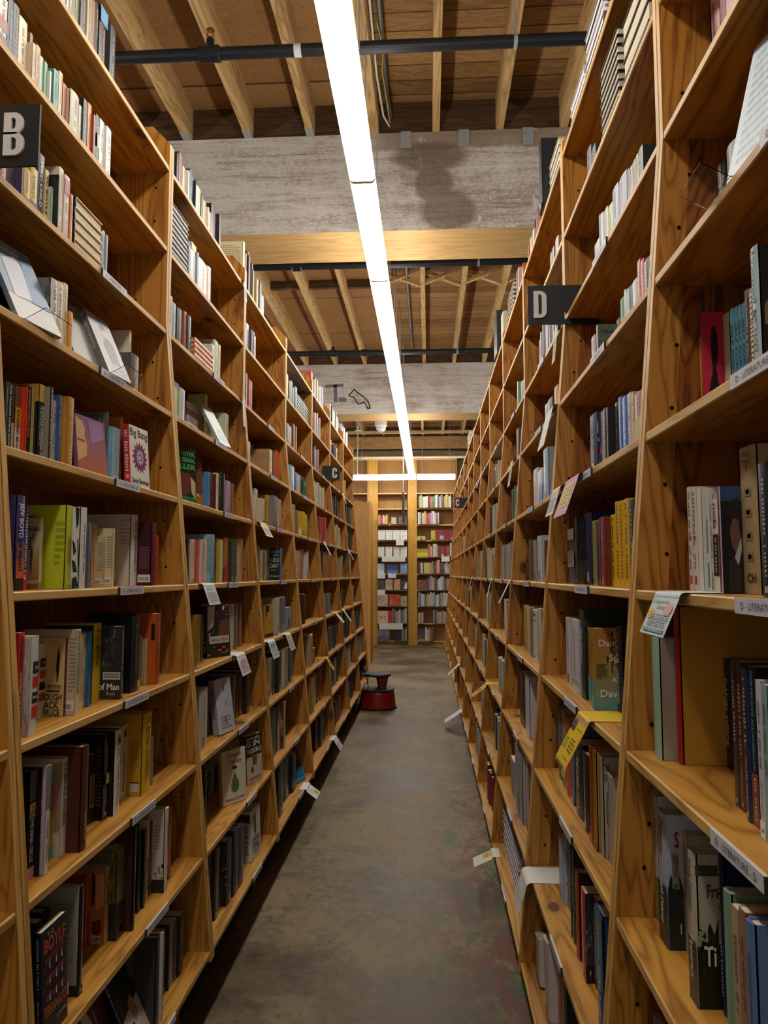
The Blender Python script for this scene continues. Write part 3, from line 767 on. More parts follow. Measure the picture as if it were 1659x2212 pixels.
BOOKS=[('R',.4881,1.1266,1.405,0,.2251,.0581,.145,'a08a64',1,(('n',),('u','THE','5a4a38',.3,.7,.93,.03),('u','T','8a2a24',.3,.75,.84,.07),('u','CH','3a2a24',.35,.9,.08,.06),('r',.38,.72,.22,.28,'8a7654'),('r',.38,.72,.36,.42,'8a7654'),('r',.38,.72,.52,.5800000000000001,'8a7654'),('r',.38,.72,.66,.72,'8a7654'),('r',.45,.65,.235,.265,'a08a64'),('r',.45,.65,.375,.40499999999999997,'a08a64'),('r',.45,.65,.535,.5650000000000001,'a08a64'),('r',.45,.65,.675,.7050000000000001,'a08a64')),(),'','fat tan spine with round seals and a dark letter foot',0,4),
('R',.4032,1.1963,.785,0,.2238,.0332,.17,'b3aa94',1,(('r',0,1,0,.42,'1a1c14'),('t','Frank Delaney','5a4a38',.6,.95,.4,.5),('t','Tipperary','c9c6b4',.15,.45,.45,.5)),(('R',0,1,.86,.93,'3a4030'),('R',0,1,0,.42,'14160f'),('P','191d14',[(.0,.4),(.0284,.52),(.0757,.46),(.1135,.56),(.1514,.48),(.1892,.58),(.1892,.38),(.0,.38)]),('O',.0,.1892,.2,.5,20,['171b14','20261a','2a3020']),('R',.0,.0946,.4,.5,'8f8a74'),('T','Frank','5a3028',.0946,.3028,.72,.09),('T','Ti','cfcdc4',.0568,.1609,.28,.13)),'a39c8a','jacket with a pale mansion among dark trees,white title',0,2),
('R',.4152,1.3718,.785,0,.2276,.0461,.17,'9a9fae',1,(('r',0,1,0,.45,'1c2220'),('t','Shannon','8a2430',.68,.95,.5,.5),('t','Frank Delaney','c9c6be',.15,.5,.4,.5)),(('G','8f97ac','b4b6c2',.35,1,6),('R',0,1,0,.44,'1a2120'),('P','1c231c',[(.0,.44),(.0308,.56),(.0692,.48),(.1077,.58),(.1539,.46),(.1539,.4),(.0,.4)]),('P','6f6a5c',[(.0462,.45),(.1154,.45),(.1154,.68),(.0462,.68)]),('P','7d7768',[(.0431,.68),(.1185,.68),(.1185,.72),(.1077,.72),(.1077,.7),(.0954,.7),(.0954,.72),(.0831,.72),(.0831,.7),(.0708,.7),(.0708,.72),(.0585,.72),(.0585,.7),(.0431,.72)]),('R',.0769,.0846,.54,.6,'2a2624'),('O',.0,.1539,.2,.5,26,['1c231c','232c22','141a16','2c3428']),('T','S','7a1c28',.0769,.1231,.76,.12),('T','I','c9c9c6',.1154,.1231,.12,.08)),'aaaebb','jacket with a stone castle tower under a pale sky',0,2),
('R',.5003,1.1189,1.718,0,.2176,.0253,.1467,'9db4bb',1,(('t','MICHAEL DEAN','3a4a52',.0,.55,.4,.5),('t','I,Vermeil','3a4a52',.6,.97,.45,.5)),(('O',.05,.95,.05,.95,14,['3a3028','5a4a3a','2a2422','75654c']),),'221f1e','tall pale blue spine with script and capital lettering,right edge',0,5),
('R',.4254,1.4188,1.095,0,.2208,.0446,.17,'93b89c',1,(('n',),),(('n',),),'9c9484','mint green spine with a plain grey side,nearest right case',0,3),
('R',.4353,1.1714,.785,0,.26,.0237,.1762,'1b2347',1,(('f',2,'a8a8a0',.1,.9,.3),),(),'','deep blue spine in front of the mansion jacket',0,2),
('R',.4531,1.3886,1.095,0,.28,.029,.2199,'a81c18',1,(('n',),),(('n',),),'b98a30','large plain golden cover with a bright red spine',0,3),
('L',-.7977,1.4645,1.1119,0,.1982,.0294,.1273,'c9c5bb',0,(('r',.28,1,.62,.74,'1c1c1e'),('r',.28,1,.48,.59,'b23020'),('r',.28,1,.32,.43,'1c1c1e'),('r',.28,1,.17,.29,'b23020'),('u','THE','cfcac0',.5,.9,.66,.03),('u','MIRACLE','cfcac0',.34,.96,.365,.03)),(('O',.853,.997,.02,.98,30,['a39d90','8f8a7e','c6c1b4']),),'b9b4a8','larger white map patterned book with black and red title blocks',0,3),
('L',-.7747,1.8655,.5333,0,.217,.0496,.1507,'5f5a2c',1,(('r',0,1,0,.4,'1c1c1c'),('r',.3,.7,.06,.12,'c0bdb4'),('n',)),(('R',0,1,.0,.4,'20201e'),('O',.85,1.0,.4,1,16,['6a6a2c','8a7a2c','4a2c1c','2c3a2c']),('O',.865,.985,.1,.4,8,['3a3c3c','101010'])),'','dark jacket of yellow hills and a black river,second shelf',0,1),
('R',.4404,1.0482,1.095,0,.2144,.0194,.1447,'1b1d1f',0,(('t',"EVERYBODY'S ALL-AMERICAN",'3f8a9a',.35,.97,.35,.5),('r',0,1,0,.33,'7a3a20'),('f',3,'c6bda8',.04,.3,.3)),(),'','black paperback with teal spine capitals and an orange foot',0,3),
('L',-.7954,2.0652,.8226,0,.2208,.065,.153,'c8a224',1,(('t','TC BOYLE','6a3018',.6,.95,.45,.5),('t','STORIES II','8a4a1c',.2,.55,.45,.5)),(('L',.766,.945,.35,.66,'9a7416',11),('R',.7798,.945,.05,.16,'b9b2a2'),('R',.7798,.945,.155,.17,'1c1a18')),'b98a1c','fat mustard yellow hardback with a barcode on its side,third shelf',0,2),
('R',.3601,1.6375,.466,0,.2558,.0675,.1756,'23406a',1,(('r',0,1,.4,1,'2a5a66'),('t','FIONA DAVIS','a8c0b8',.15,.55,.45,.5),('f',4,'c0c8c8',.6,.95,.4)),(),'','teal and navy spine with slanting white author capitals,second shelf',1,1),
('L',-.995,1.9851,1.9798,0,.2166,.0822,.078,'1d2336',1,(),(),'','thick dark navy hardback with silver lettering beside two leaning novels',0,6),
('L',-.802,1.6208,.8226,0,.2081,.026,.1443,'cfc9bd',0,(('t','T.C.BOYLE STORIES','2e2c2e',.3,.96,.45,.5),),(('P','a8876c',[(.85,.95),(.997,.98),(.997,.3),(.97,.26),(.85,.24)]),),'c8bcae','white jacket with a peach panel on its side,third shelf',0,2),
('R',.5288,1.3535,1.095,0,.1889,.0339,.1442,'2b2019',1,(('t','DANIEL DEFOE','c6beae',.2,.82,.4,.5),),(),'','dark brown spine with widely spaced white capitals beside the golden cover',0,3),
('L',-.8161,1.8581,.8226,0,.2106,.034,.1456,'191614',1,(('r',0,1,.4,.52,'c9b92a'),('r',0,.4,.02,.95,'6a4a30')),(('L',.88,.9925,.15,.85,'4a443c',16),),'1a1614','black glossy back cover with small grey copy and a yellow sticker',0,2),
('L',-.8403,1.677,1.4012,0,.1951,.0279,.1357,'b9c22a',1,(('t','armadillo','c0551e',.3,.62,.6,.5),('r',.15,.85,.05,.1,'d8d27a')),(('L',.7992,.9764,.25,.8,'8f9a24',7),),'','lime yellow hardback with an orange spine title',0,4),
('L',-.878,2.1458,1.4012,0,.211,.0515,.1461,'d3d0c8',1,(('f',2,'4a4850',.2,.9,.35),),(('T','ALSO BY WILLIAM BOYD','77736a',.7494,.9722,.9,.03),('L',.7494,.9722,.55,.86,'9c978c',6)),'c4c0b6','thick white hardback with copy on its side on the fifth shelf',0,4),
('L',-.8201,1.7062,1.4012,0,.1934,.03,.1263,'d0cdc6',1,(('f',1,'77756f',.2,.8,.3),),(('P','1f2420',[(.8801,1),(.96,.98),(.952,.8),(.9121,.72)]),('P','223024',[(.8401,.6),(.8881,.55),(.9201,.45),(.8721,.4)]),('P','223024',[(.8401,.35),(.9041,.33),(.952,.2),(.8721,.2)]),('P','223024',[(.8561,.12),(.9361,.15),(.984,.02),(.8561,.0)]),('P','2d4a34',[(.9361,.6),(.9552,.62),(.992,.08),(.976,.05)])),'ccc9bd','white jacket with large dark leaf shapes on its side',0,4),
('L',-.7854,1.5235,.8226,0,.2174,.0168,.1406,'c9c4c0',0,(('r',0,1,.6,1,'77736f'),('f',2,'6a6468',.1,.5,.4)),(('n',),),'b9a2b4','lilac sided paperback with a pale photograph spine,third shelf',0,2),
('L',-.753,1.6243,.5333,0,.2256,.0187,.16,'22201f',1,(),(('L',.6253,.9167,.3,.85,'77736a',14),('R',0,1,0,.1,'1c1a1a'),('R',.6253,.8751,.02,.14,'c9c6bf'),('L',.6461,.8543,.03,.11,'2a2a2a',4)),'8b877c','grey back cover with black foot and white barcode label,second shelf',0,1),
('L',-.805,1.4902,.8226,0,.2138,.0256,.1492,'1b1a1c',1,(('r',0,1,.72,1,'5a5654'),('r',.1,.95,.58,.7,'c2984a'),('u','T.C.','2a2018',.3,.75,.645,.035),('u','BOYLE','2a2018',.15,.9,.595,.035),('t','THE INNER CIRCLE','c9b8a4',.16,.56,.5,.5),('r',0,1,0,.11,'c58a90'),('r',0,1,.56,.58,'3f8a80')),(),'','black novel with a pink foot label,left of a matching pair',0,2),
('R',.4803,2.1065,1.718,0,.1793,.096,.1174,'1e2c52',1,(),(('O',.0075,.1425,.05,.95,10,['2c3c68','b4b8c4']),('P','a8482c',[(.06,.3),(.09,.3),(.09,.42),(.06,.42)])),'22315a','starry navy hardback with a small red planet,second right case',1,5),
('L',-.8401,1.4662,1.4012,0,.1965,.0293,.1333,'4a3f72',1,(('r',0,1,0,.13,'23211f'),('r',0,1,.13,.34,'c2633a'),('r',0,1,.34,.5,'8a5560'),('t','JEFF BOYD','cfcad2',.55,.92,.55,.5),('t','THE WEIGHT','1d1a22',.2,.56,.5,.45)),(),'','purple jacket fading to orange with bold white spine letters',0,4),
('L',-.8897,1.6574,1.9798,0,.1586,.0323,.1038,'c7c3bb',1,(),(('O',.7939,1.0,.02,.98,22,['5c5c5c','2c2c2c','8a8a88','4a4a4a']),),'77756f','glossy white spined book with a grey photograph on its side,nearest left case',0,6),
('L',-.8197,1.5911,.5333,0,.1848,.032,.1221,'1f1d2c',1,(('t','T.C. BOYLE','b9a890',.6,.93,.34,.5),('f',4,'8a8794',.2,.55,.6),('r',.85,1,.15,.4,'c9ba2a')),(),'','dark jacketed novel at the left post,second shelf up,with yellow sticker',0,1),
('L',-.7704,1.648,.8226,0,.2277,.033,.1527,'4e2a18',1,(('f',3,'a8864a',.1,.35,.4),('n',)),(),'4a2412','thick brown hardback with gold spine lettering,third shelf',0,2),
('L',-.8674,1.7177,1.6905,0,.1752,.0298,.1189,'ad7a26',0,(('r',0,1,0,.06,'7d3322'),('f',3,'d0c8a8',.1,.3,.4),('f',9,'d0a858',.4,.95,.34)),(('R',0,1,0,.06,'7d3322'),),'','thick ochre book with a rust red foot on the sixth shelf',0,5),
('L',-.8127,2.006,1.1119,0,.207,.0647,.1326,'17191f',1,(('f',5,'6a7078',.25,.9,.7),('r',.7,1,.05,.14,'c9b82a')),(),'','tall black jacket with white speckles and a yellow corner sticker',0,3),
('L',-.8127,1.6901,1.1119,0,.1948,.0222,.1304,'c9bd9c',0,(('t','KILLOYLE BY ROGER BOYLAN','3f6a3a',.25,.97,.55,.5),),(('L',.8634,.9924,.25,.9,'8d7d66',14),('B',.68)),'bda98a','beige back cover with barcode and a green lettered cream spine',0,3),
('R',.3701,1.8729,.466,0,.205,.0477,.15,'b3281f',0,(('t','THE LIONS OF FIFTH AVENUE','d0b8a8',.35,.95,.4,.5),('t','FIONA DAVIS','d0b8a8',.06,.32,.4,.5)),(('O',.003,.147,.25,.7,16,['6a6e74','3a3c40','8a8e92']),('R',0,1,0,.2,'151518'),('T','F','c6c6c6',.06,.0825,.08,.06)),'2c2c30','red spined paperback with a station hall photograph on its side',1,1),
('L',-.8777,1.6009,1.6905,0,.1752,.0221,.1219,'1c1e22',1,(('r',0,1,.77,1,'c19a3c'),('t','A LITTLE ORIGINAL SIN','d2cfc6',.02,.72,.42,.62),('t','The Life and Work of','b9b6ae',.2,.7,.2,.25)),(('R',0,1,.77,1,'a37e2e'),),'','black jacketed book with a gold top band and white title',0,5),
('R',.3996,1.788,.785,0,.2268,.0361,.14,'b5ab98',1,(),(('T','THE','2a2624',.03,.135,.86,.07),('T','ONE','2a2624',.03,.135,.76,.07),('P','2a2420',[(.06,.35),(.105,.3),(.1125,.6),(.0675,.66)])),'aaa08c','off-white cover with thin black capitals by the near post',1,2),
('L',-.7307,2.7312,.244,0,.2232,.0747,.1497,'2a2a2a',1,(),(('O',.8575,.9925,.2,.75,14,['8a8a86','3a3a3a','b4b0aa']),('R',.865,.985,.8,.95,'3a3834')),'1c1c1c','black cover with a white brush mark on the bottom shelf,third left case',1,0),
('L',-.8111,1.4405,1.1119,0,.2068,.0228,.1327,'c22a1c',0,(('t','WAITING FOR SUNRISE','d8c9a8',.12,.62,.42,.5),('t','WILLIAM BOYD','5a0f0c',.63,.96,.42,.5)),(),'','bright red spined paperback touching the left post,fourth shelf',0,3),
('L',-.7761,1.4868,.5333,0,.2124,.0207,.1423,'24202e',0,(('t','T.C. BOYLE','b9a890',.55,.92,.4,.5),('f',4,'7a2a3a',.05,.5,.4)),(),'','dark jacketed novel at the left post,second shelf up,left of two alike',0,1),
('L',-.7923,1.8416,.5333,0,.1823,.0227,.165,'c0a060',0,(('t','T.C. BOYLE','4a3420',.5,.95,.5,.5),),(('P','241a16',[(.7888,.97),(.8311,.9),(.8395,.7),(.8226,.5),(.7888,.5)]),('P','6a2418',[(.8099,.3),(.9366,.34),(.9578,.2),(.8944,.12),(.7994,.16)]),('P','c08a58',[(.8522,.9),(.9789,.93),(.9789,.5),(.8627,.45)]),('R',.8099,.9472,.03,.13,'b9a890'),('L',.8311,.9366,.04,.1,'2a2420',2)),'a8683a','orange brown face cover with a thin cream spine,second shelf',0,1),
('L',-.753,2.1427,.5333,0,.2313,.0295,.1491,'cfc8bc',1,(),(('L',.7888,.9061,.5,.8,'9a9284',8),('R',0,1,0,.16,'201e1c'),('O',.7771,.9883,.14,.36,12,['3a3834','77736c','1c1a18'])),'bdb5a6','white back cover with a black and white photograph,second shelf',0,1),
('L',-.8508,1.8603,1.1119,0,.1966,.0448,.1349,'cfae1e',0,(('t','T. C. BOYLE','2a2410',.45,.93,.36,.5),),(),'','bright yellow paperback with black capital author spine,fourth shelf',0,3),
('R',.4032,2.0321,.785,0,.198,.0987,.1375,'171616',1,(('t','THE SONG','c6c2b6',.4,.8,.35,.5),('f',3,'c6c2b6',.1,.3,.4)),(),'','black hardback with small white capitals,third shelf,second right case',1,2),
('R',.3982,3.0306,.785,0,.2409,.1272,.14,'b9b8bc',1,(('f',2,'8a2a30',.5,.95,.4),),(('P','a82c2c',[(.8,.5),(.98,.54),(.98,.4)]),),'b4b4ba','white cover with a red corner,third shelf,third right case',2,2),
('R',.5403,1.4589,1.718,0,.2318,.0116,.1327,'b3243c',0,(),(('R',0,1,0,1,'b92a42'),('P','26191c',[(.0293,.0),(.2786,.0),(.2698,.25),(.2053,.42),(.1936,.5),(.217,.62),(.2229,.78),(.1936,.88),(.1466,.88),(.1232,.78),(.1232,.62),(.1408,.5),(.088,.36)]),('T','DENNIS','c8485c',.0235,.132,.45,.045),('T','LOVE','c8485c',.176,.2698,.5,.045),('T','CAINE','8a7a70',.0733,.2346,.04,.045)),'b8283f','crimson cover with a black silhouette of a head',0,5),
('L',-.8351,2.1985,1.4012,0,.1915,.0337,.1289,'5a2030',1,(('n',),),(('L',.7165,.95,.25,.6,'6d4a50',9),('B',.68)),'3e1420','dark wine red glossy hardback on the fifth shelf',0,4),
('R',.3901,2.2934,.466,0,.1835,.0618,.16,'a9b2c2',0,(),(('T','W','1c1c20',.0825,.12,.72,.1),('T','P','1c1c20',.0825,.1125,.48,.1),('P','2a2a2c',[(.075,.3),(.09,.3),(.0825,.36)])),'a3aec0','pale blue white cover with a few black letters,second shelf,right',1,1),
('L',-.8027,2.1754,1.1119,0,.2056,.0285,.1383,'a8481c',0,(),(('R',.8656,.9463,.62,.86,'1f1a18'),('O',.8656,.9904,.02,.12,5,['3a2a18','c6a060'])),'b5511a','orange back cover with a black block,end of the fourth shelf',0,3),
('L',-.8325,1.6747,1.1119,0,.1761,.0142,.135,'5a2426',0,(('n',),),(('R',0,1,0,1,'c6a970'),('L',.7015,.9005,.9,.97,'a08858',3),('P','1c1716',[(.854,.62),(.8607,.74),(.8739,.83),(.9005,.84),(.9138,.74),(.9071,.62),(.9005,.52),(.8739,.46)]),('P','1c1716',[(.8773,.82),(.8972,.82),(.8972,.89),(.8773,.89)]),('P','1c1716',[(.8673,.5),(.8806,.5),(.8806,.44),(.8706,.43)]),('P','1c1716',[(.8872,.5),(.9005,.5),(.8972,.44),(.8872,.43)]),('T','JOSEPH BOYDEN','2a2420',.5024,.9502,.355,.05),('R',.7015,.9337,.31,.335,'5a2426'),('T','THROUGH','1c1c20',.4693,.9668,.205,.085),('T','BLACK','1c1c20',.5522,.9171,.105,.085),('T','SPRUCE','1c1c20',.6019,.9403,.0085,.082)),'c3a56a','tan novel with a black walking silhouette and bold black title',0,3),
('R',.4577,1.186,1.405,0,.1678,.0085,.15,'a39cb4',0,(),(('R',0,1,.85,1,'2f4468'),('R',0,1,0,.86,'18181c'),('P','6a4a40',[(.0911,.72),(.172,.74),(.1922,.5),(.1457,.36),(.1012,.44),(.085,.58)]),('P','221a1a',[(.0607,.85),(.1821,.9),(.1983,.68),(.1214,.7),(.085,.6),(.0607,.7)]),('P','a8a6a8',[(.1254,.34),(.1983,.52),(.1983,.4),(.1518,.22)]),('P','2f2a28',[(.0607,.3),(.1214,.34),(.1922,.2),(.1922,.02),(.0607,.02)])),'1b1b20','dark cover with a downcast face in shadow,eye level right shelf',0,4),
('L',-.7977,1.9063,1.1119,0,.1874,.0199,.15,'3b3834',0,(),(('O',.6641,.9116,.45,.97,26,['4a463f','3a362f','5d574c','24221f']),('R',.6888,.9929,.27,.37,'b9b4aa'),('L',.703,.9788,.28,.35,'3a3a3a',2),('T','of Man','d3d0ca',.611,.9823,.13,.09),('T','Boyle','9c8a4a',.7525,.9116,.06,.05)),'2c2a28','black novel with a dark portrait and white title,fourth shelf',0,3),
('R',.4304,2.1836,1.095,0,.2073,.1104,.1403,'bdbac2',0,(('f',4,'8a3a4a',.2,.9,.5),('r',.1,.9,.1,.16,'7a9a5a')),(),'','white spine with thin flower stems,second right case',1,3),
('L',-.8723,1.6203,1.4012,0,.161,.0136,.1102,'cbb98e',0,(),(('G','8a5020','b9a070',0,.6,8),('R',0,1,.6,1,'b7aa84'),('P','4a3a2c',[(.7918,.28),(.8323,.2),(.8554,.5),(.8323,.62),(.7976,.5)]),('P','5a4030',[(.7687,.55),(.7976,.55),(.8121,.72),(.7832,.74)]),('T','WOMAN','4a4034',.7398,.9942,.8,.075),('T','RT','4a4034',.8265,.9133,.7,.075),('T','WILLIAM BOYD','d6c9a8',.6531,.9855,.08,.05)),'b09a66','tan novel with a desert photograph and white author line',0,4),
('R',.4706,1.8649,1.095,0,.2123,.0575,.1373,'1f2836',1,(('t','CLEAR','c9c9c6',.55,.92,.5,.5),('t','CARYS DAVIES','b4b4b0',.1,.5,.4,.5)),(),'','navy spine in clear film with bold white capitals by the near post',1,3),
('R',.4764,2.1871,1.405,0,.2116,.1017,.1388,'1c2c6a',1,(),(),'','cobalt blue hardback beside the cabin photograph cover',1,4),
('L',-.9936,3.2041,1.9798,0,.2593,.0549,.0794,'cfcca8',1,(),(('T','TAYLOR','3a3c30',.895,.9625,.83,.035),('T','REID','3a3c30',.91,.955,.76,.035),('L',.8725,.97,.3,.72,'8f9270',9),('O',.895,1.0,.02,.2,18,['2a1c1c','7a2028','3a2a24','9a3038'])),'c2c49c','pale green jacket with black author name and red flowers',1,6),
('R',.4677,1.3211,1.405,0,.1837,.024,.1258,'c6bdb2',0,(('r',.3,.8,.49,.53,'b0352c'),('r',.35,.75,.07,.15,'b0352c'),('f',4,'77706a',.2,.95,.4)),(),'','right white paperback of a pair with a red heart mark',0,4),
('L',-.8773,1.6438,1.1119,0,.1653,.0297,.1117,'ccc8be',0,(('r',.2,1,.68,.8,'1c1c1e'),('r',.2,1,.53,.64,'b23020'),('r',.2,1,.37,.48,'1c1c1e'),('r',.2,1,.22,.33,'b23020'),('u','THE','cfcac0',.4,.85,.72,.035)),(),'','smaller white map patterned book with black and red title blocks',0,3),
('L',-.8004,1.8933,.8226,0,.2114,.0364,.1451,'cfc9bf',1,(('r',.2,.8,.82,.95,'b89434'),('r',.4,.65,.84,.91,'5a3a1c'),('t','t.c. boyle stories','6a6660',.1,.78,.4,.5)),(),'1c1816','white paperback with script title,left of a matching pair,third shelf',0,2),
('R',.4154,1.9237,1.095,0,.2032,.0259,.14,'a8742a',0,(('r',0,1,0,.35,'5a9a98'),),(('G','4f9090','8a7a3c',0,.4,8),('G','8a7a3c','a8682a',.4,1,6),('O',.2168,.3863,.55,.95,14,['1c2418','232c1c']),('P','1c2418',[(.3154,.45),(.339,.45),(.339,.97),(.3233,.98)]),('T','Damnation','c9c2b0',.0986,.8673,.78,.085),('T','Spring','c9c2b0',.276,.749,.6,.085),('L',.0473,.2365,.38,.56,'3a3020',7),('T','A novel','c9c2b0',.3154,.7096,.34,.07),('T','Davidson','cfcabc',.1104,.8279,.16,.09)),'a06a26','amber to teal cover with a dark pine tree and white title',1,3),
('L',-.8351,2.8141,1.4012,0,.1874,.0488,.13,'7fa6b4',0,(),(('L',.865,.985,.2,.9,'5d8494',14),),'','sky blue back cover on the fifth shelf,third left case',1,4),
('R',.48,2.9931,2.955,0,.3,.0762,.16,'17171a',1,(),(('n',),),'1d2124','big black cover jutting over the top shelf,third right case',2,9),
('L',-.8375,2.021,.8226,0,.1978,.043,.1274,'cfc9bf',0,(('r',.2,.8,.82,.95,'b89434'),('r',.4,.65,.84,.91,'5a3a1c'),('t','t.c. boyle stories','6a6660',.1,.78,.4,.5)),(),'','white paperback with script title,right of a matching pair,third shelf',0,2),
('L',-.9332,1.4766,2.5584,0,.1549,.0302,.103,'c9c2b8',0,(('r',0,1,.15,.3,'20242a'),('r',0,1,.5,.68,'9a2a28'),('r',0,1,.3,.42,'20242a')),(),'','striped white,red and black book at the picture edge above the B sign',0,8),
('R',.4627,1.2141,1.405,0,.1521,.0206,.1013,'c6bca8',0,(('r',0,1,.18,.62,'201416'),('t','nola','2a2422',.68,.95,.5,.5),('f',3,'b9aaa0',.22,.58,.3)),(),'','cream spine with a black middle panel on the eye level right shelf',0,4),
('L',-.928,1.9396,2.8477,0,.2139,.046,.145,'2a1a1c',1,(('r',0,1,.78,1,'5d86a8'),('f',3,'b09070',.1,.7,.4)),(),'','dark book with a sky blue top on the top shelf beside the black pipe',0,9),
('L',-.9713,1.6109,1.9798,0,.1622,.0281,.1017,'212c4c',0,(('f',1,'c9c9cc',.2,.95,.5),),(),'','navy paperback with white vertical title,left one of two alike',0,6),
('L',-.758,4.8164,.5333,0,.2221,.1434,.1477,'b08a2a',1,(),(('R',.1,.6,.05,.18,'c0bdb4'),),'a8822a','mustard back cover with white sticker,second shelf,fifth left case',3,1),
('R',.4527,2.2901,1.405,0,.2042,.0278,.15,'2a2a2c',0,(),(('R',0,1,0,.35,'4c4a38'),('O',.0079,.1498,.4,.95,16,['3a3c3c','1c1e1e','4a4c4a']),('P','2a2620',[(.0867,.35),(.1498,.35),(.1498,.5),(.1183,.58),(.0867,.5)]),('P','7a5a3c',[(.0158,.0),(.0789,.06),(.1419,.0)])),'2c2e2c','dark cover with a small cabin photograph,second right case',1,4),
('L',-.8272,1.8115,.5333,0,.1775,.0289,.1194,'b04a18',0,(('f',2,'3a1a10',.05,.4,.5),),(),'8a2a1c','orange spined hardback in the middle of the second shelf',0,1),
('R',.4677,1.3463,1.405,0,.1865,.0205,.1301,'c3bab0',0,(('r',.3,.8,.49,.53,'b0352c'),('r',.35,.75,.07,.15,'b0352c'),('f',4,'77706a',.2,.95,.4)),(),'','left white paperback of a pair with a red heart mark',0,4),
('L',-.9394,1.6709,2.2691,0,.1907,.0269,.1222,'3a4048',0,(('t','WILD CHILD','c9c6be',.3,.92,.38,.5),),(),'','slate grey book with its white title,right of the letter B sign',0,7),
('R',.48,5.0281,2.955,0,.3,.2167,.19,'17171a',1,(),(('R',.42,1,.0,.85,'1c2a58'),('R',.6,1,.0,.75,'5a1a20')),'22292e','dark blue and red covers jutting over the top shelf,fifth right case',4,9),
('R',.5353,1.2984,1.718,0,.1837,.0171,.1187,'3f8196',0,(('t','SELF PORTRAIT','1c3a48',.1,.85,.5,.5),),(),'','leftmost of four matching teal paperbacks',0,5),
('L',-.889,1.5695,1.6905,0,.1638,.0239,.1134,'1e1b1c',0,(('t',"A Lover's Almanac to Mine",'b5482e',.3,.8,.4,.5),('f',2,'b9a8b0',.3,.95,.3)),(),'','black book with red script title next to the orange red one',0,5),
('R',.4427,1.6647,1.405,0,.1988,.0381,.1366,'d2a216',0,(('f',3,'3a2408',.1,.95,.5),),(),'','rightmost of four bright yellow paperbacks',1,4),
('L',-.91,3.5148,2.8477,0,.24,.0355,.13,'c6bb94',1,(),(('L',.1,.9,.1,.92,'8d8464',20),),'bdb28c','cream back cover full of print standing above the third left case end',2,9),
('L',-.8624,5.0187,1.6905,0,.1749,.1334,.1194,'c8aa1c',0,(),(('P','5a3a1c',[(.8969,.5),(.925,.5),(.9212,.8),(.9025,.8)]),('R',.8312,.9812,.12,.3,'c9c4ba'),('O',.8687,.9625,.0,.1,5,['2a1c14'])),'c4a41c','yellow cover with a small black figure,fifth left case',3,5),
('R',.4427,1.704,1.405,0,.1986,.0396,.1315,'d0a014',0,(('f',3,'3a2408',.1,.95,.5),),(),'','third from left of four bright yellow paperbacks',1,4),
('L',-.8351,4.1505,1.4012,0,.1821,.066,.17,'3f78a8',0,(),(('T','THE LAST','8a9a9c',.692,.9658,.84,.08),('T','DAY','9aa6a4',.7605,.9658,.74,.07),('T','A BLUE','aab2ac',.6749,.9658,.56,.13),('T','DAY','b4bab2',.6749,.9487,.38,.13),('R',.692,.8631,.3,.315,'9aa09c'),('T','Colin Broderick','b4b8b0',.6646,.9658,.1,.06)),'1c2023','black cover with stacked pale blue capitals,fourth left case',2,4),
('L',-.8797,4.0406,1.9798,0,.1515,.073,.19,'cdbd92',1,(),(('L',.5547,.9505,.1,.8,'94714c',12),),'a8845c','big kraft brown back cover with a cream spine,fourth left case',2,6),
('L',-.8886,1.527,1.6905,0,.1522,.022,.0983,'6a4a28',0,(('r',0,1,0,.4,'c9c2b4'),('r',0,1,.4,.7,'b98a34'),('t','KINDRED Blood','4a1c18',.08,.66,.42,.5)),(),'','brown,yellow and white spined book beside the bright red one',0,5),
('R',.5036,2.1768,2.04,0,.1338,.0175,.13,'a8a8a0',0,(),(('O',.0085,.4169,.02,.98,18,['55635a','465048','66735f']),('T','BRIDGER','1c221e',.1276,.4042,.8,.06)),'4f5c52','grey green cover with a small black title,second right case',1,6),
('R',.5353,1.2525,1.718,0,.1762,.014,.1214,'3f8196',0,(('t','SELF PORTRAIT','1c3a48',.1,.85,.5,.5),),(),'','rightmost of four matching teal paperbacks',0,5),
('L',-.8077,4.8192,1.1119,0,.1902,.0645,.13,'4a1c1c',0,(),(('O',.1,.9,.0,.3,10,['8a5a34','2a1414','a8402c']),),'4a1616','dark red cover with gold details,fifth left case',3,3),
('L',-.8524,6.0628,1.6905,0,.2131,.1078,.15,'b8383c',1,(),(('O',.1,.9,.05,.4,8,['d07a4a','4a1c24','1c1a1a']),('R',.1,.9,.5,.9,'c0444c')),'b03a40','coral red cover standing proud,sixth left case',4,5),
('R',.5353,1.2829,1.718,0,.1809,.0143,.1218,'3f8196',0,(('t','SELF PORTRAIT','1c3a48',.1,.85,.5,.5),),(),'','second of four matching teal paperbacks from the left',0,5),
('R',.5353,1.2677,1.718,0,.1786,.014,.1162,'3f8196',0,(('t','SELF PORTRAIT','1c3a48',.1,.85,.5,.5),),(),'','third of four matching teal paperbacks from the left',0,5),
('R',.4427,1.7448,1.405,0,.2003,.0376,.1337,'cf9f14',0,(('f',3,'3a2408',.1,.95,.5),),(),'','second from left of four bright yellow paperbacks',1,4),
('L',-.7257,2.8782,.244,0,.2223,.0846,.1458,'1a2140',1,(('r',.1,.9,.1,.11,'8a7a4a'),('n',)),(),'','right of two navy blue hardbacks on the bottom shelf',1,0),
('L',-.7257,2.8071,.244,0,.2377,.0699,.1525,'1c2440',1,(('r',.1,.9,.1,.11,'8a7a4a'),('n',)),(),'','left of two navy blue hardbacks on the bottom shelf',1,0),
('L',-.9042,1.6359,1.4032,(-.1047,0,0),.1673,.0192,.12,'9c3322',0,(),(),'','rust red thin book leaning beside the desert photograph cover',0,4),
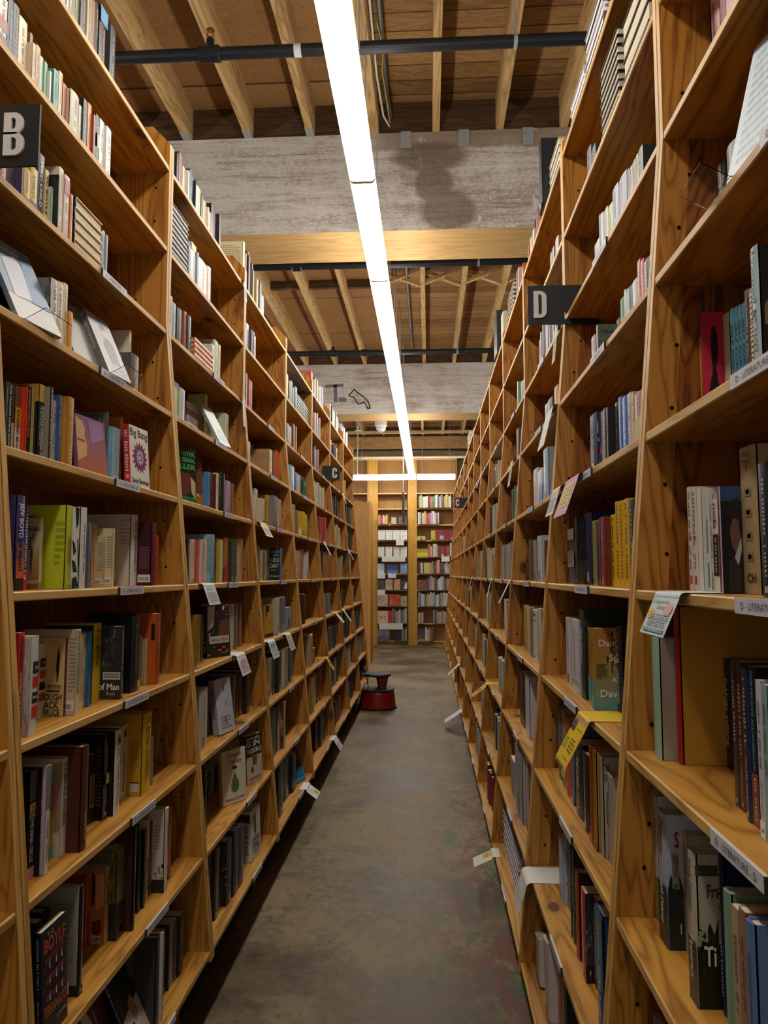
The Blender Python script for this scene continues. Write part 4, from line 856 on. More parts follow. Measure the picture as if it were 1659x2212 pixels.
('R',.4576,1.843,1.405,0,.1778,.0455,.1212,'cf9f14',0,(('f',3,'3a2408',.1,.95,.5),),(),'','leftmost of four bright yellow paperbacks,second right case',1,4),
('L',-.8176,1.6044,.8226,0,.1845,.0152,.125,'c6a92e',0,(('r',0,1,0,.14,'4f9a84'),('r',0,1,.85,1,'4f9a84'),('r',0,1,.55,.85,'8a2434'),('t','T.C. BOYLE','d2c4a0',.56,.84,.5,.5),('t','the wesside boy','5a3c10',.15,.54,.4,.5)),(),'','thin yellow,red and green striped paperback,third shelf',0,2),
('L',-.9422,1.5443,2.2691,0,.1,.0332,.0694,'b3562a',0,(('r',0,1,.45,1,'3a3034'),),(),'','orange book with a dark photograph,just under the letter B sign',0,7),
('L',-.768,3.6307,.5333,0,.237,.1427,.1619,'2f5236',1,(('n',),),(),'','dark green clothbound book on the second shelf,fourth left case',2,1),
('L',-.9552,1.9276,1.6905,0,.1916,.0232,.1178,'2a3f9c',0,(('t','THE SHELTERING SKY','a9b6e6',.1,.85,.4,.5),),(),'','royal blue book beside the purple cover',0,5),
('L',-.761,3.9474,.244,0,.2069,.1689,.138,'3a4a34',1,(),(),'','dark green jacketed book on the bottom shelf behind the fallen card',2,0),
('L',-.9615,1.6402,1.9798,0,.1667,.016,.1115,'1f2a46',0,(('f',1,'c9c9cc',.2,.95,.5),),(),'','navy paperback with white vertical title,right one of two alike',0,6),
('R',.4986,1.7861,2.04,0,.1,.0586,.0674,'5d7090',0,(('r',.3,.7,.1,.17,'8fa08a'),('r',.3,.7,.2,.27,'8fa08a'),('r',.3,.7,.3,.37,'8fa08a'),('r',.3,.7,.4,.47000000000000003,'8fa08a'),('r',.3,.7,.5,.5700000000000001,'8fa08a'),('r',.3,.7,.6,.6699999999999999,'8fa08a'),('r',.3,.7,.7,.77,'8fa08a'),('r',.3,.7,.8,.8700000000000001,'8fa08a'),('r',.3,.7,.9,.97,'8fa08a')),(),'','blue and white diamond patterned spine,second right case',1,6),
('R',.4204,2.9338,1.095,0,.2001,.1147,.1282,'c4c1b8',0,(('u','S','22201f',.3,.8,.88,.06),('u','A','22201f',.3,.8,.77,.06),('u','R','22201f',.3,.8,.05,.06)),(),'','white spine with three stacked black letters,third right case',2,3),
('L',-.8895,1.5027,1.6905,0,.1529,.0114,.1047,'24352c',0,(('t','THE TUSCAN CHILD','d0cfc8',.3,.97,.5,.5),('t','RHYS BOWEN','d0cfc8',.02,.28,.42,.5)),(),'','dark green book with tall white capitals at the left picture edge',0,5),
('R',-.8717,1.4931,1.9851,(-.4538,0,1.4312),.225,.012,.15,'6f7f92',0,(),(('R',0,1,.0,.28,'aaa69a'),('P','a7a9b4',[(.15,.28),(.6,.32),(.75,.6),(.55,.85),(.2,.75)]),('T','POSTAL','cfd2d6',.3,.9,.86,.05),('P','4a6a86',[(.55,.3),(.98,.3),(.98,.98),(.7,.98)])),'','slate blue book tilted back on a clear stand at the left picture edge',0,6),
('R',-.8717,1.946,1.9896,(-.4189,0,1.501),.2,.024,.13,'6e6660',0,(('t','ELIZABETH BOWEN','b9b0aa',.4,.95,.4,.5),),(('R',0,1,.0,1,'8c8a88'),('P','23262a',[(.35,.2),(.75,.2),(.8,.55),(.62,.66),(.5,.66),(.3,.5)]),('P','b08a70',[(.48,.64),(.66,.64),(.68,.8),(.58,.86),(.48,.8)]),('P','3a2c24',[(.45,.78),(.69,.78),(.66,.92),(.5,.92)]),('T','BOWEN','d0d0d2',.4,.95,.13,.07),('T','The Death of the Heart','c9c6c2',.3,.95,.06,.04)),'','tilted grey novel with a woman in black on its cover,left bookcase',0,6),
('R',-.9013,1.818,1.9896,(-.4189,0,1.501),.2,.024,.13,'6e6660',0,(('t','ELIZABETH BOWEN','b9b0aa',.4,.95,.4,.5),),(),'','rear copy right behind the tilted grey novel with a woman in black on its cover',0,6),
('R',-.8824,1.8106,1.6918,(-.1047,0,1.4661),.155,.012,.14,'8a5a86',0,(),(('G','a8603a','7d5580',0,1,10),('P','c69a6a',[(0,.95),(.22,.9),(.3,.78),(.27,.66),(.34,.5),(.3,.32),(0,.2)]),('P','9a7098',[(.4,.95),(.9,.97),(.95,.7),(.5,.55)]),('T','Bowles','4a2420',.02,.26,.55,.05)),'','purple cover with a peach coloured vase shape,facing out on the sixth shelf',0,5),
('R',-.8524,2.069,1.6919,(-.0698,0,1.4835),.178,.02,.118,'b9302c',0,(('f',4,'d0c9c0',.1,.9,.5),),(('R',0,1,0,1,'d2cfc8'),('T','Big Bang','1c1a1a',.04,.96,.83,.13),('S',.52,.49,.44,16,['9c2430','5a4a8a','b9b3c6']),('T','David Bowman','1c1a1a',.06,.95,.05,.085)),'','white paperback with a red and purple starburst cover',0,5),
('R',-.7257,1.7193,.2496,(-.384,0,1.6755),.22,.015,.15,'6a1a14',0,(),(('R',0,1,0,1,'4a1410'),('P','c6bfb4',[(.1,.9),(.3,.95),(.75,.15),(.6,.1)]),('P','b8452a',[(.0,.2),(.3,.5),(.1,.0)]),('O',.1,.9,.1,.9,10,['1c1416','a88a74','d0cbc2','7a1c18'])),'','dark red patterned cover tilted back on the bottom shelf,nearest left case',0,0),
('R',-.7157,1.8847,.2501,(-.4189,0,1.7453),.21,.015,.14,'17171b',0,(),(('R',0,1,.45,1,'15151a'),('R',0,1,0,.45,'c0b6ac'),('P','a87a5a',[(.4,.5),(.7,.55),(.75,.3),(.5,.25)]),('P','2a2c3c',[(.0,.3),(.4,.3),(.5,.0),(.0,.0)])),'','black and white photograph cover tilted back on the bottom shelf',0,0),
('R',-.8717,3.0392,1.9854,(-.4887,0,1.4835),.2,.012,.13,'8fa39a',0,(),(('R',0,1,0,1,'93a79c'),('P','6f857c',[(.1,.1),(.9,.05),(.95,.5),(.3,.4)]),('L',.1,.7,.6,.9,'b9c4b8',4)),'','mint green cover tilted back at the end of a shelf,third left case',1,6),
('R',-.913,2.584,1.6915,(-.0524,0,1.1868),.21,.02,.135,'1a1c1e',0,(),(('R',0,1,0,1,'1d221f'),('T','MY SISTER,','4aa860',.05,.97,.86,.07),('T','THE SERIAL','4aa860',.05,.97,.75,.07),('T','KILLER','4aa860',.05,.97,.62,.09),('P','5a3a2c',[(.25,.55),(.75,.55),(.8,.3),(.6,.15),(.35,.15),(.2,.3)]),('R',.25,.45,.4,.48,'7a2a24'),('R',.55,.75,.4,.48,'7a2a24'),('P','b9a47c',[(.75,.5),(.95,.4),(.95,.1),(.78,.2)]),('T','OYINKAN','4aa860',.25,.97,.08,.055),('T','BRAITHWAITE','4aa860',.1,.97,.015,.055)),'','black cover with big green title letters and a face,third left case',1,5),
('R',-.9233,2.7859,1.6915,(-.0524,0,1.2566),.19,.02,.1,'6a3a20',0,(),(('O',0,1,.3,1,14,['4a2a1c','7a4a24','2a2018']),('R',0,1,0,.3,'a05a24'),('T','OVER','c9b89c',.1,.8,.25,.07)),'','brown cover just behind the green lettered black one',1,5),
('R',-.8489,2.8315,1.1134,(-.0698,0,1.117),.2,.022,.135,'26201f',0,(('f',2,'b9a898',.1,.9,.4),),(('R',0,1,0,1,'2c2826'),('P','6a4030',[(.6,.7),(.95,.72),(.98,.4),(.75,.3),(.5,.42)]),('P','b9b4ae',[(.1,.98),(.4,.98),(.3,.6),(.05,.5)]),('O',.4,.95,.8,1,8,['c98a86','d4b8b0','a84a48']),('O',.02,.3,.3,.55,6,['c4706a','d0b4ac']),('R',.12,.95,.26,.4,'c4baa8'),('T','MOLOKAI','6a5a48',.2,.88,.295,.06),('O',.02,.98,.0,.22,12,['b84a2a','1c1a1a','cbb8a0','c46a3a'])),'','dark cover of a woman with flowers in her hair',1,3),
('R',-.7924,2.8231,.8262,(-.1396,0,1.3614),.205,.026,.13,'8f8d98',0,(('t','AMERICAN','5a5864',.3,.9,.5,.5),),(('R',0,1,0,1,'bcbac6'),('P','3a3a44',[(.5,.75),(.56,.75),(.54,.9),(.5,.92)]),('P','4a4a54',[(.55,.5),(.62,.48),(.6,.6)]),('L',.2,.8,.05,.3,'85838c',4),('P','4a4a56',[(.42,.2),(.52,.18),(.48,.34)])),'','white paperback leaning back alone in front of the grey pile',1,2),
('R',-.7984,2.9144,.5346,(-.0698,0,1.0821),.205,.018,.135,'b5b094',0,(('f',2,'a84a50',.1,.5,.4),),(('R',0,1,0,1,'c6c2a6'),('T','Death','a83a4a',.22,.82,.86,.085),('T','Valley','a83a4a',.26,.85,.74,.085),('P','566b38',[(.52,.58),(.6,.48),(.7,.36),(.68,.26),(.58,.2),(.44,.2),(.36,.27),(.36,.36),(.44,.48)]),('P','2c2a26',[(.36,.66),(.5,.7),(.66,.65),(.52,.62)]),('T','Melissa Broder','b04a58',.12,.9,.06,.06)),'','cream cover with a green tear drop under an eye,red title',1,1),
('R',-.7761,3.2079,.5354,(-.0698,0,1.2741),.2,.03,.13,'3a2c22',0,(('f',1,'b9a890',.1,.95,.5),),(('R',0,1,.55,1,'3c2c22'),('R',0,1,0,.55,'b9b09c'),('T','ISHMAEL','c9c3b4',.05,.95,.9,.055),('T','IS IN','d2cdc2',.05,.9,.76,.12),('T','TROUBLE','d2cdc2',.03,.97,.62,.1),('P','7a5030',[(.35,.58),(.7,.58),(.66,.36),(.42,.36)]),('P','2a2622',[(.3,.32),(.42,.34),(.42,.22),(.3,.22)]),('T','NOVEL','8a3a34',.15,.9,.06,.06)),'','brown and cream cover with huge white block letters',1,1),
('R',-.737,3.1388,.2459,(-.0524,0,1.4835),.2,.036,.13,'c6c3bc',0,(('t','JANE EYRE','6a6864',.12,.75,.5,.5),('r',0,1,.78,.95,'4a2a58')),(('R',0,1,0,1,'bdbab4'),('P','3a3a3c',[(.35,.85),(.55,.9),(.6,.6),(.5,.45),(.35,.55)]),('T','JANE','2a2a2c',.2,.8,.34,.1),('T','EYRE','2a2a2c',.25,.8,.2,.1),('P','8a8884',[(.2,.18),(.5,.08),(.85,.2),(.5,.14)])),'','white classic with a purple band on its spine,bottom shelf',1,0),
('R',-.8237,3.7413,1.1124,(-.0349,0,1.4312),.165,.015,.115,'a8822a',0,(),(('R',0,1,0,1,'b0882a'),('P','1c1614',[(.1,.98),(.6,.98),(.5,.75),(.25,.6),(.1,.7)]),('P','b98a5c',[(.3,.78),(.6,.78),(.6,.5),(.4,.38),(.28,.55)]),('R',.0,1,.0,.12,'2a201a')),'','yellow cover with a dark haired woman,fourth left case',2,3),
('R',-.7623,4.267,.2492,(-.384,0,1.2043),.2,.014,.13,'1c2a3a',0,(),(('R',0,1,.35,1,'20302e'),('R',0,1,0,.35,'2f84a8'),('T','HAVE','16303c',.05,.9,.24,.09),('T','THE BOY','16303c',.05,.95,.12,.09),('O',.1,.9,.45,.95,8,['2a3f3a','18221f'])),'','bright blue and dark cover slumped back on the bottom shelf',2,0),
('R',-.8907,8.6594,.2461,(-.1047,0,.2443),.24,.02,.17,'1c1c1e',0,(),(('O',.02,.98,.02,.98,22,['8a8a90','1c1c1e','b4b4ba','4a4a50']),),'','black and white patterned book facing out behind the red stool',6,0),
('R',.4756,1.1637,2.0448,(-.2443,0,-1.3963),.25,.02,.17,'a9b6bf',0,(),(('R',0,1,0,1,'aab7c0'),('L',.1,.9,.1,.9,'7d8c98',12)),'','pale blue book tilted far back on a clear stand,right picture edge',0,6),
('R',-.743,1.4597,.5341,(-.0524,0,1.5708),.205,.016,.098,'1b1a24',0,(),(('R',0,1,0,1,'1c1a26'),('T','BOYLE','b8502c',.1,.96,.78,.13),('T','TERRANAUTS','b8602c',.06,.96,.2,.1),('T','T.C.','a89a5c',.2,.5,.92,.04),('P','5a1c2a',[(.1,.74),(.95,.8),(.9,.72),(.1,.66)]),('P','5a1c2a',[(.1,.56),(.95,.6),(.9,.52),(.1,.48)]),('P','5a1c2a',[(.1,.4),(.95,.42),(.9,.36),(.1,.33)]),('P','c6c2b8',[(.25,.35),(.3,.32999999999999996),(.28,.43)]),('P','c6c2b8',[(.25,.5),(.3,.48),(.28,.58)]),('P','c6c2b8',[(.25,.64),(.3,.62),(.28,.72)]),('P','c6c2b8',[(.5,.35),(.55,.32999999999999996),(.53,.43)]),('P','c6c2b8',[(.5,.5),(.55,.48),(.53,.58)]),('P','c6c2b8',[(.5,.64),(.55,.62),(.53,.72)]),('P','c6c2b8',[(.72,.35),(.77,.32999999999999996),(.75,.43)]),('P','c6c2b8',[(.72,.5),(.77,.48),(.75,.58)]),('P','c6c2b8',[(.72,.64),(.77,.62),(.75,.72)]),('T','A NOVEL','b9a43a',.5,.9,.12,.03)),'','black cover with orange capitals and rows of small white figures',0,1),
('L',-.8313,1.7954,1.1119,0,.182,.0147,.118,'2f6f98',0,(('t','YEAR BEFORE LAST','16323f',.35,.92,.42,.5),),(),'','bright blue paperback between cream and yellow ones,fourth shelf',0,3),
('L',-.8624,1.6243,1.6905,0,.1743,.0118,.1151,'191512',0,(('t','A DISTANT EPISODE','c6a95a',.3,.97,.55,.5),('t','BOWLES','c6a95a',.04,.27,.5,.5)),(),'7d766a','grey sided book whose black spine has a gold title',0,5),
('L',-1.0004,1.9315,1.9831,(-.1745,0,0),.1565,.0192,.0726,'6a5f55',0,(),(),'','thin brown grey book leaning behind the tilted grey novels',0,6),
('R',.3782,.93,.785,0,.2395,.0246,.1546,'56719a',1,(),(),'','tall blue book,first from the near end,third shelf up,first right bookcase',0,2),
('L',-.8977,3.2215,1.1119,0,.1978,.0629,.1296,'2f7a78',0,(('n',),),(),'','teal spined book behind the flower portrait cover',1,3),
('R',.4803,3.2602,1.718,0,.185,.1291,.1241,'b9b8b2',0,(('f',1,'2a2a2c',.05,.9,.5),),(),'','white spine with dotted black lettering,third right case',2,5),
('L',-.7932,1.5171,.8226,0,.2163,.0052,.1397,'1b1a1c',0,(('r',0,1,.72,1,'5a5654'),('r',.1,.95,.58,.7,'c2984a'),('u','T.C.','2a2018',.3,.75,.645,.035),('u','BOYLE','2a2018',.15,.9,.595,.035),('t','THE INNER CIRCLE','c9b8a4',.06,.56,.5,.5)),(),'','black novel without the pink label,right of a matching pair',0,2),
('R',.59,1.4882,2.35,0,.2539,.0056,.083,'1c2c58',0,(('f',6,'a8a08a',.02,.98,.35),),(),'','navy spiral bound book near the top of the nearest right case',0,7),
('L',-.8774,1.5502,1.6905,0,.1555,.0056,.1015,'c8341a',0,(('n',),),(),'','plain bright orange red book on the sixth shelf,nearest left case',0,5),
('R',.2977,7.9028,.155,0,.281,.0056,.2,'17171a',0,(),(),'','black jacketed book at the bottom far along the right row',7,0),
('R',.3882,1.0232,.785,0,.2357,.0264,.1561,'6f8f74',1,(('n',),),(),'','tall green book,fourth from the near end,third shelf up,first right bookcase',0,2),
('R',.3832,.967,.785,0,.2377,.0205,.1612,'8a6a58',0,(),(),'','tall tan book,second from the near end,third shelf up,first right bookcase',0,2),
('R',.3832,.9887,.785,0,.231,.0216,.1597,'a8896c',0,(),(),'','tan book,third from the near end,third shelf up,first right bookcase',0,2),
('R',.4377,.9785,1.405,0,.1765,.0279,.1199,'1f222a',0,(),(),'','black book,first from the near end,fifth shelf up,first right bookcase',0,4),
('R',.58,1.4157,2.35,0,.2677,.0427,.093,'a87874',1,(),(('O',.1,.9,.1,.9,14,['b98a60','8a5a5c','c09a90']),),'','thick tall red book,second from the near end,eighth shelf up,first right bookcase',0,7),
('R',.57,1.3262,2.35,0,.2108,.063,.103,'9c6c6c',1,(),(),'','thick red book,first from the near end,eighth shelf up,first right bookcase',0,7),
('R',.3851,1.3123,.466,0,.2315,.0383,.1617,'8a3a30',1,(),(),'','thick red book,first from the near end,second shelf up,first right bookcase',0,1),
('R',.4404,1.0688,1.095,0,.2085,.0233,.1391,'1f2848',1,(),(),'','navy book,fourth from the near end,fourth shelf up,first right bookcase',0,3),
('R',.4254,.9802,1.095,0,.1995,.0165,.1289,'7f9a98',0,(),(),'','grey green book,first from the near end,fourth shelf up,first right bookcase',0,3),
('R',.4304,1.0085,1.095,0,.2014,.0159,.1367,'b9b8c0',0,(),(),'','white book,second from the near end,fourth shelf up,first right bookcase',0,3),
('R',.5536,1.3008,2.04,0,.1756,.0449,.1185,'8a8884',1,(('r',0,1,.25,.5,'a8302c'),('n',)),(),'','thick grey book,first from the near end,seventh shelf up,first right bookcase',0,6),
('R',.4504,1.1168,1.095,0,.2128,.0185,.1464,'4a2a26',0,(),(),'','maroon book,fifth from the near end,fourth shelf up,first right bookcase',0,3),
('R',.4504,1.1365,1.095,0,.2132,.0192,.1418,'3f2620',0,(),(),'','maroon book,sixth from the near end,fourth shelf up,first right bookcase',0,3),
('R',.3851,1.3517,.466,0,.2147,.0302,.1376,'5d6f8a',1,(),(),'','blue book,second from the near end,second shelf up,first right bookcase',0,1),
('R',.4254,2.0716,1.095,0,.24,.0672,.16,'26342c',1,(('t','THE SPRING','b9b8a8',.4,.8,.4,.5),),(('O',.0075,.1425,.5,.98,14,['34442c','1c261c','4a5a3a']),),'24301f','thick tall dark green book,fourth from the near end,fourth shelf up,second right bookcase',1,3),
('R',.5792,1.4271,1.718,0,.2213,.0305,.0938,'b6b0a0',1,(('n',),),(),'','pale grey book,eighth from the near end,sixth shelf up,first right bookcase',0,5),
('R',.4413,1.3459,.785,0,.2018,.0247,.1309,'a89c8a',0,(('f',2,'6a5f54',.2,.9,.4),),(),'','tan book,seventh from the near end,third shelf up,first right bookcase',0,2),
('L',-.8763,1.4999,1.4012,0,.2,.0241,.13,'22223a',0,(),(),'','navy book,second from the near end,fifth shelf up,second left bookcase',0,4),
('R',.3751,1.9742,.466,0,.213,.041,.1371,'a83020',1,(),(('O',0,1,.05,.95,10,['55504c','2a2624','77706a']),),'3a3434','thick red book,fourth from the near end,second shelf up,second right bookcase',1,1),
('L',-.8897,2.1362,1.9798,0,.1227,.0607,.085,'55524e',0,(),(('O',.05,.95,.05,.95,16,['2a2a2a','8a8682','6a4a44']),),'','thick short charcoal book,thirteenth from the near end,seventh shelf up,second left bookcase',0,6),
('R',.4427,1.8897,1.405,0,.1756,.0445,.15,'8a2434',0,(),(('n',),),'5f3414','thick red book,sixth from the near end,fifth shelf up,second right bookcase',1,4),
('R',.3601,2.9848,.466,0,.2611,.2466,.15,'8f8a90',1,(),(),'a39e9c','thick tall grey book,second from the near end,second shelf up,third right bookcase',2,1),
('L',-.7954,2.5752,.8226,0,.2078,.1026,.1435,'b9b2a4',0,(),(),'a39c90','thick white book,first from the near end,third shelf up,third left bookcase',1,2),
('L',-.8177,2.6004,1.1119,0,.1774,.0478,.1188,'a8802c',0,(),(('B',.3),),'a07824','thick yellow book,first from the near end,fourth shelf up,third left bookcase',1,3),
('L',-.9441,1.5736,2.5584,0,.1796,.0327,.1167,'cfc1a0',0,(),(),'','cream book,fourth from the near end,ninth shelf up,second left bookcase',0,8),
('L',-.8027,4.019,1.1119,0,.1964,.144,.134,'5d6f8a',0,(),(('R',0,1,0,.25,'7a5a24'),('O',0,1,.0,.25,8,['4a3418','8a6a2a'])),'','thick blue book,fourth from the near end,fourth shelf up,fourth left bookcase',2,3),
('R',.4377,1.6019,1.405,0,.1907,.0435,.1288,'2f3c36',0,(),(),'','thick dark green book,first from the near end,fifth shelf up,second right bookcase',1,4),
('R',.5253,1.1968,1.718,0,.181,.0165,.123,'8a7c5a',0,(('f',5,'d0c9b0',.05,.95,.8),),(),'','beige book,second from the near end,sixth shelf up,first right bookcase',0,5),
('R',.4677,1.2978,1.405,0,.1785,.0221,.1247,'c9c1b4',0,(('n',),),(),'','white book,eighth from the near end,fifth shelf up,first right bookcase',0,4),
('R',.3477,2.0167,.155,0,.2348,.0651,.1518,'23241f',1,(),(),'','thick black book,first from the near end,bottom shelf,second right bookcase',1,0),
('R',.3982,1.9347,.785,0,.1928,.0667,.15,'1c1a14',1,(),(),'1f1d14','thick black book,fifth from the near end,third shelf up,second right bookcase',1,2),
('R',.4282,1.4723,.785,0,.23,.0215,.1607,'b8b8b4',0,(('r',0,1,0,.35,'6a7a3a'),('f',3,'55555a',.4,.9,.4)),(),'','white book,ninth from the near end,third shelf up,first right bookcase',0,2),
('L',-.8077,3.9226,1.1119,0,.1923,.0953,.1273,'c9b98c',0,(),(('L',.12,.85,.3,.86,'8a8578',12),),'a39c8c','thick cream book,third from the near end,fourth shelf up,fourth left bookcase',2,3),
('R',.5253,1.2145,1.718,0,.1852,.0152,.1291,'4a3632',0,(),(),'','thin maroon book,third from the near end,sixth shelf up,first right bookcase',0,5),
('R',.4727,1.2764,1.405,0,.1648,.0203,.112,'bdb8ae',0,(('r',.4,.7,.05,.3,'2f7a72'),('r',.4,.6,.4,.75,'2f7a72'),('n',)),(),'','short white book,seventh from the near end,fifth shelf up,first right bookcase',0,4),
('L',-.893,3.1203,.5333,0,.1,.0685,.065,'2a201a',0,(),(('L',.12,.85,.3,.86,'8a8578',12),('B',.3)),'b0a898','thick short black book,third from the near end,second shelf up,third left bookcase',1,1),
('L',-.8427,1.9831,.244,0,.2078,.0308,.1444,'2a2a2c',0,(),(),'','black book,first from the near end,bottom shelf,second left bookcase',0,0),
('L',-.935,1.8035,2.5584,0,.1564,.0476,.1019,'b8ad95',1,(),(),'','thick short cream book,fifteenth from the near end,ninth shelf up,second left bookcase',0,8),
('L',-.8604,1.9206,1.4012,0,.1357,.013,.0878,'c6b384',0,(),(('L',.8231,.9698,.3,.86,'8a8578',12),('B',.68)),'bfae82','thin short beige book,twelfth from the near end,fifth shelf up,second left bookcase',0,4),
('L',.66,1.8479,2.7011,(1.5708,0,0),.2178,.05,.15,'23262a',1,(),(),'','thick black book in the pale paged near pile,second right case,second from bottom',1,8),
('L',.66,1.848,2.65,(1.5708,0,0),.2169,.05,.15,'23262a',1,(),(),'','thick black book in the pale paged near pile,second right case,lowest',1,8),
('L',.66,1.8511,2.8033,(1.5708,0,0),.2227,.05,.15,'23262a',1,(),(),'','thick black book in the pale paged near pile,second right case,topmost',1,8),
('L',.66,1.8501,2.7522,(1.5708,0,0),.219,.05,.15,'23262a',1,(),(),'','thick black book in the pale paged near pile,second right case,third from bottom',1,8),
('L',-.8774,1.9937,1.6905,0,.1567,.0527,.1067,'7ea5bd',0,(('f',2,'c6a44a',.2,.9,.5),('r',.2,.8,.03,.12,'c9c9c9')),(),'','thick short pale blue book,sixteenth from the near end,sixth shelf up,second left bookcase',0,5),
('L',-.8401,1.9348,1.4012,0,.1563,.011,.1076,'d0c296',0,(),(('L',.834,.9717,.3,.86,'8a8578',12),('B',.68)),'c6b88e','thin short cream book,thirteenth from the near end,fifth shelf up,second left bookcase',0,4),
('L',-.753,3.8898,.5333,0,.2367,.0525,.1581,'b9a47c',1,(),(('O',0,1,0,1,18,['7a5a34','3a2416','a8875a']),),'5a3a22','thick tall cream book,fourth from the near end,second shelf up,fourth left bookcase',2,1),
('L',-.9416,1.5461,2.5584,0,.1868,.0228,.1244,'383d44',0,(),(),'','navy book,third from the near end,ninth shelf up,second left bookcase',0,8),
('L',-.9395,1.5199,2.5584,0,.1831,.0221,.1238,'2c3138',0,(),(),'','navy book,second from the near end,ninth shelf up,second left bookcase',0,8),
('R',.5736,1.404,2.04,0,.1967,.0195,.0994,'2a2a2c',0,(('t','BALZAC','a8a8a8',.2,.85,.5,.5),),(),'','black book,second from the near end,seventh shelf up,first right bookcase',0,6),
('R',.5836,1.4716,2.04,0,.1949,.0222,.0894,'5f2420',0,(),(),'','maroon book,fourth from the near end,seventh shelf up,first right bookcase',0,6),
('L',-.8351,1.8271,.8226,0,.1653,.0298,.1101,'2c241c',0,(('r',.05,.95,.22,.7,'a8834e'),('t','WESKER','3a2a1a',.25,.68,.6,.5)),(),'','short black book,seventh from the near end,third shelf up,second left bookcase',0,2),
('R',.3377,2.2385,.1652,(-.1222,0,0),.2055,.0836,.1345,'b4a8a2',0,(),(),'','thick pale grey book,third from the near end,bottom shelf,second right bookcase',1,0),
('R',.4082,2.2249,.785,0,.2242,.0722,.1563,'bf4a20',1,(),(),'','thick orange book,eighth from the near end,third shelf up,second right bookcase',1,2),
('R',.407,1.7482,.785,(.0698,0,0),.1946,.0386,.1321,'b4a898',0,(),(),'','thick cream book,first from the near end,third shelf up,second right bookcase',1,2),
('R',.4653,1.6167,1.718,0,.1192,.0577,.0813,'b48a7c',0,(('r',0,1,0,.5,'a8a046'),('f',3,'5a3a34',.55,.95,.5)),(),'','thick short tan book,first from the near end,sixth shelf up,second right bookcase',1,5),
('L',-.9026,1.7151,1.9798,0,.1744,.0274,.1159,'cfc4a6',0,(),(),'','short cream book,eighth from the near end,seventh shelf up,second left bookcase',0,6),
('L',-.8704,1.5502,1.4012,0,.1866,.0164,.1258,'2c3f8a',0,(('r',0,1,0,.22,'c03326'),('f',1,'cfcfd6',.1,.95,.5)),(),'','blue book,third from the near end,fifth shelf up,second left bookcase',0,4),
('R',.4354,2.3282,1.095,0,.2051,.0842,.1382,'b9b4bc',0,(),(),'','thick white book,sixth from the near end,fourth shelf up,second right bookcase',1,3),
('L',-.9276,1.7772,2.2691,0,.194,.0257,.1351,'c9b6ae',0,(('r',0,1,.75,.95,'9c2030'),),(),'','white book,eleventh from the near end,eighth shelf up,second left bookcase',0,7),
('L',-.9287,1.6197,2.2691,0,.1282,.0309,.0894,'bb9a36',0,(('r',0,1,0,.35,'23211f'),),(),'','short yellow book,fifth from the near end,eighth shelf up,second left bookcase',0,7),
('R',.4132,2.3249,.785,0,.232,.0701,.1527,'9a8560',1,(('r',0,1,.12,.24,'cdb52a'),),(),'','thick tan book,ninth from the near end,third shelf up,second right bookcase',1,2),
('R',.3612,2.1648,.155,0,.1692,.0725,.1155,'9a4a2c',0,(),(),'','thick short tan book,second from the near end,bottom shelf,second right bookcase',1,0),
('R',.4577,2.3514,1.405,0,.1744,.0996,.1177,'4a4a4c',0,(('r',0,1,.3,.6,'8a8884'),('r',0,1,.8,1,'b4b0a8'),('n',)),(),'','thick short charcoal book,twelfth from the near end,fifth shelf up,second right bookcase',1,4),
('L',-.9307,1.7535,2.2691,0,.2017,.0225,.1341,'cfc4a4',0,(),(),'','cream book,tenth from the near end,eighth shelf up,second left bookcase',0,7),
('R',.3932,1.8252,.785,0,.229,.0337,.1582,'b9912c',1,(),(),'','yellow book,third from the near end,third shelf up,second right bookcase',1,2),
('R',.3932,1.8644,.785,0,.2307,.0357,.1521,'bc4d16',1,(),(),'','thick orange book,fourth from the near end,third shelf up,second right bookcase',1,2),
('R',.4677,1.2486,1.405,0,.1638,.0138,.1053,'b4aca2',0,(('t','PICADOR','3a3a3c',.03,.2,.5,.5),('f',2,'6a6660',.3,.9,.4)),(),'','thin short pale grey book,sixth from the near end,fifth shelf up,first right bookcase',0,4),
('L',-.8797,5.2965,1.9798,0,.1492,.0056,.0997,'4a7a44',0,(),(('O',0,1,0,1,10,['5a9a5c','2a4a6a','1c2c20','8ab04a']),),'3a6a4c','thin short green book,fifth from the near end,seventh shelf up,fifth left bookcase',3,6),
('L',-.7257,2.0221,.244,0,.2235,.0251,.1472,'35322e',1,(),(),'','charcoal book,third from the near end,bottom shelf,second left bookcase',0,0),
('L',-.9353,1.5018,2.2691,0,.1,.0303,.0682,'8a4a36',0,(),(),'','short tan book,first from the near end,eighth shelf up,second left bookcase',0,7),
('L',-.9116,1.7608,1.9798,0,.1891,.022,.1214,'c9be9e',0,(),(),'','cream book,ninth from the near end,seventh shelf up,second left bookcase',0,6),
('R',.5736,1.4247,2.04,0,.1968,.0154,.0994,'b9b3a0',0,(),(),'','thin white book,third from the near end,seventh shelf up,first right bookcase',0,6),
('R',.3886,1.8382,.466,0,.2033,.0335,.1324,'5f2030',0,(('f',2,'b9908a',.1,.9,.4),),(),'','maroon book,second from the near end,second shelf up,second right bookcase',1,1),
('R',.51,1.8487,2.35,0,.1185,.0834,.0813,'6a5f70',1,(),(),'','thick short purple book,sixth from the near end,eighth shelf up,second right bookcase',1,7),
('L',-.753,2.0548,.244,0,.1888,.0284,.1312,'26242a',0,(),(),'','black book,fifth from the near end,bottom shelf,second left bookcase',0,0),
('R',.3708,2.8779,.466,0,.2811,.1058,.1878,'b39aa0',1,(),(),'','thick tall pale grey book,first from the near end,second shelf up,third right bookcase',2,1),
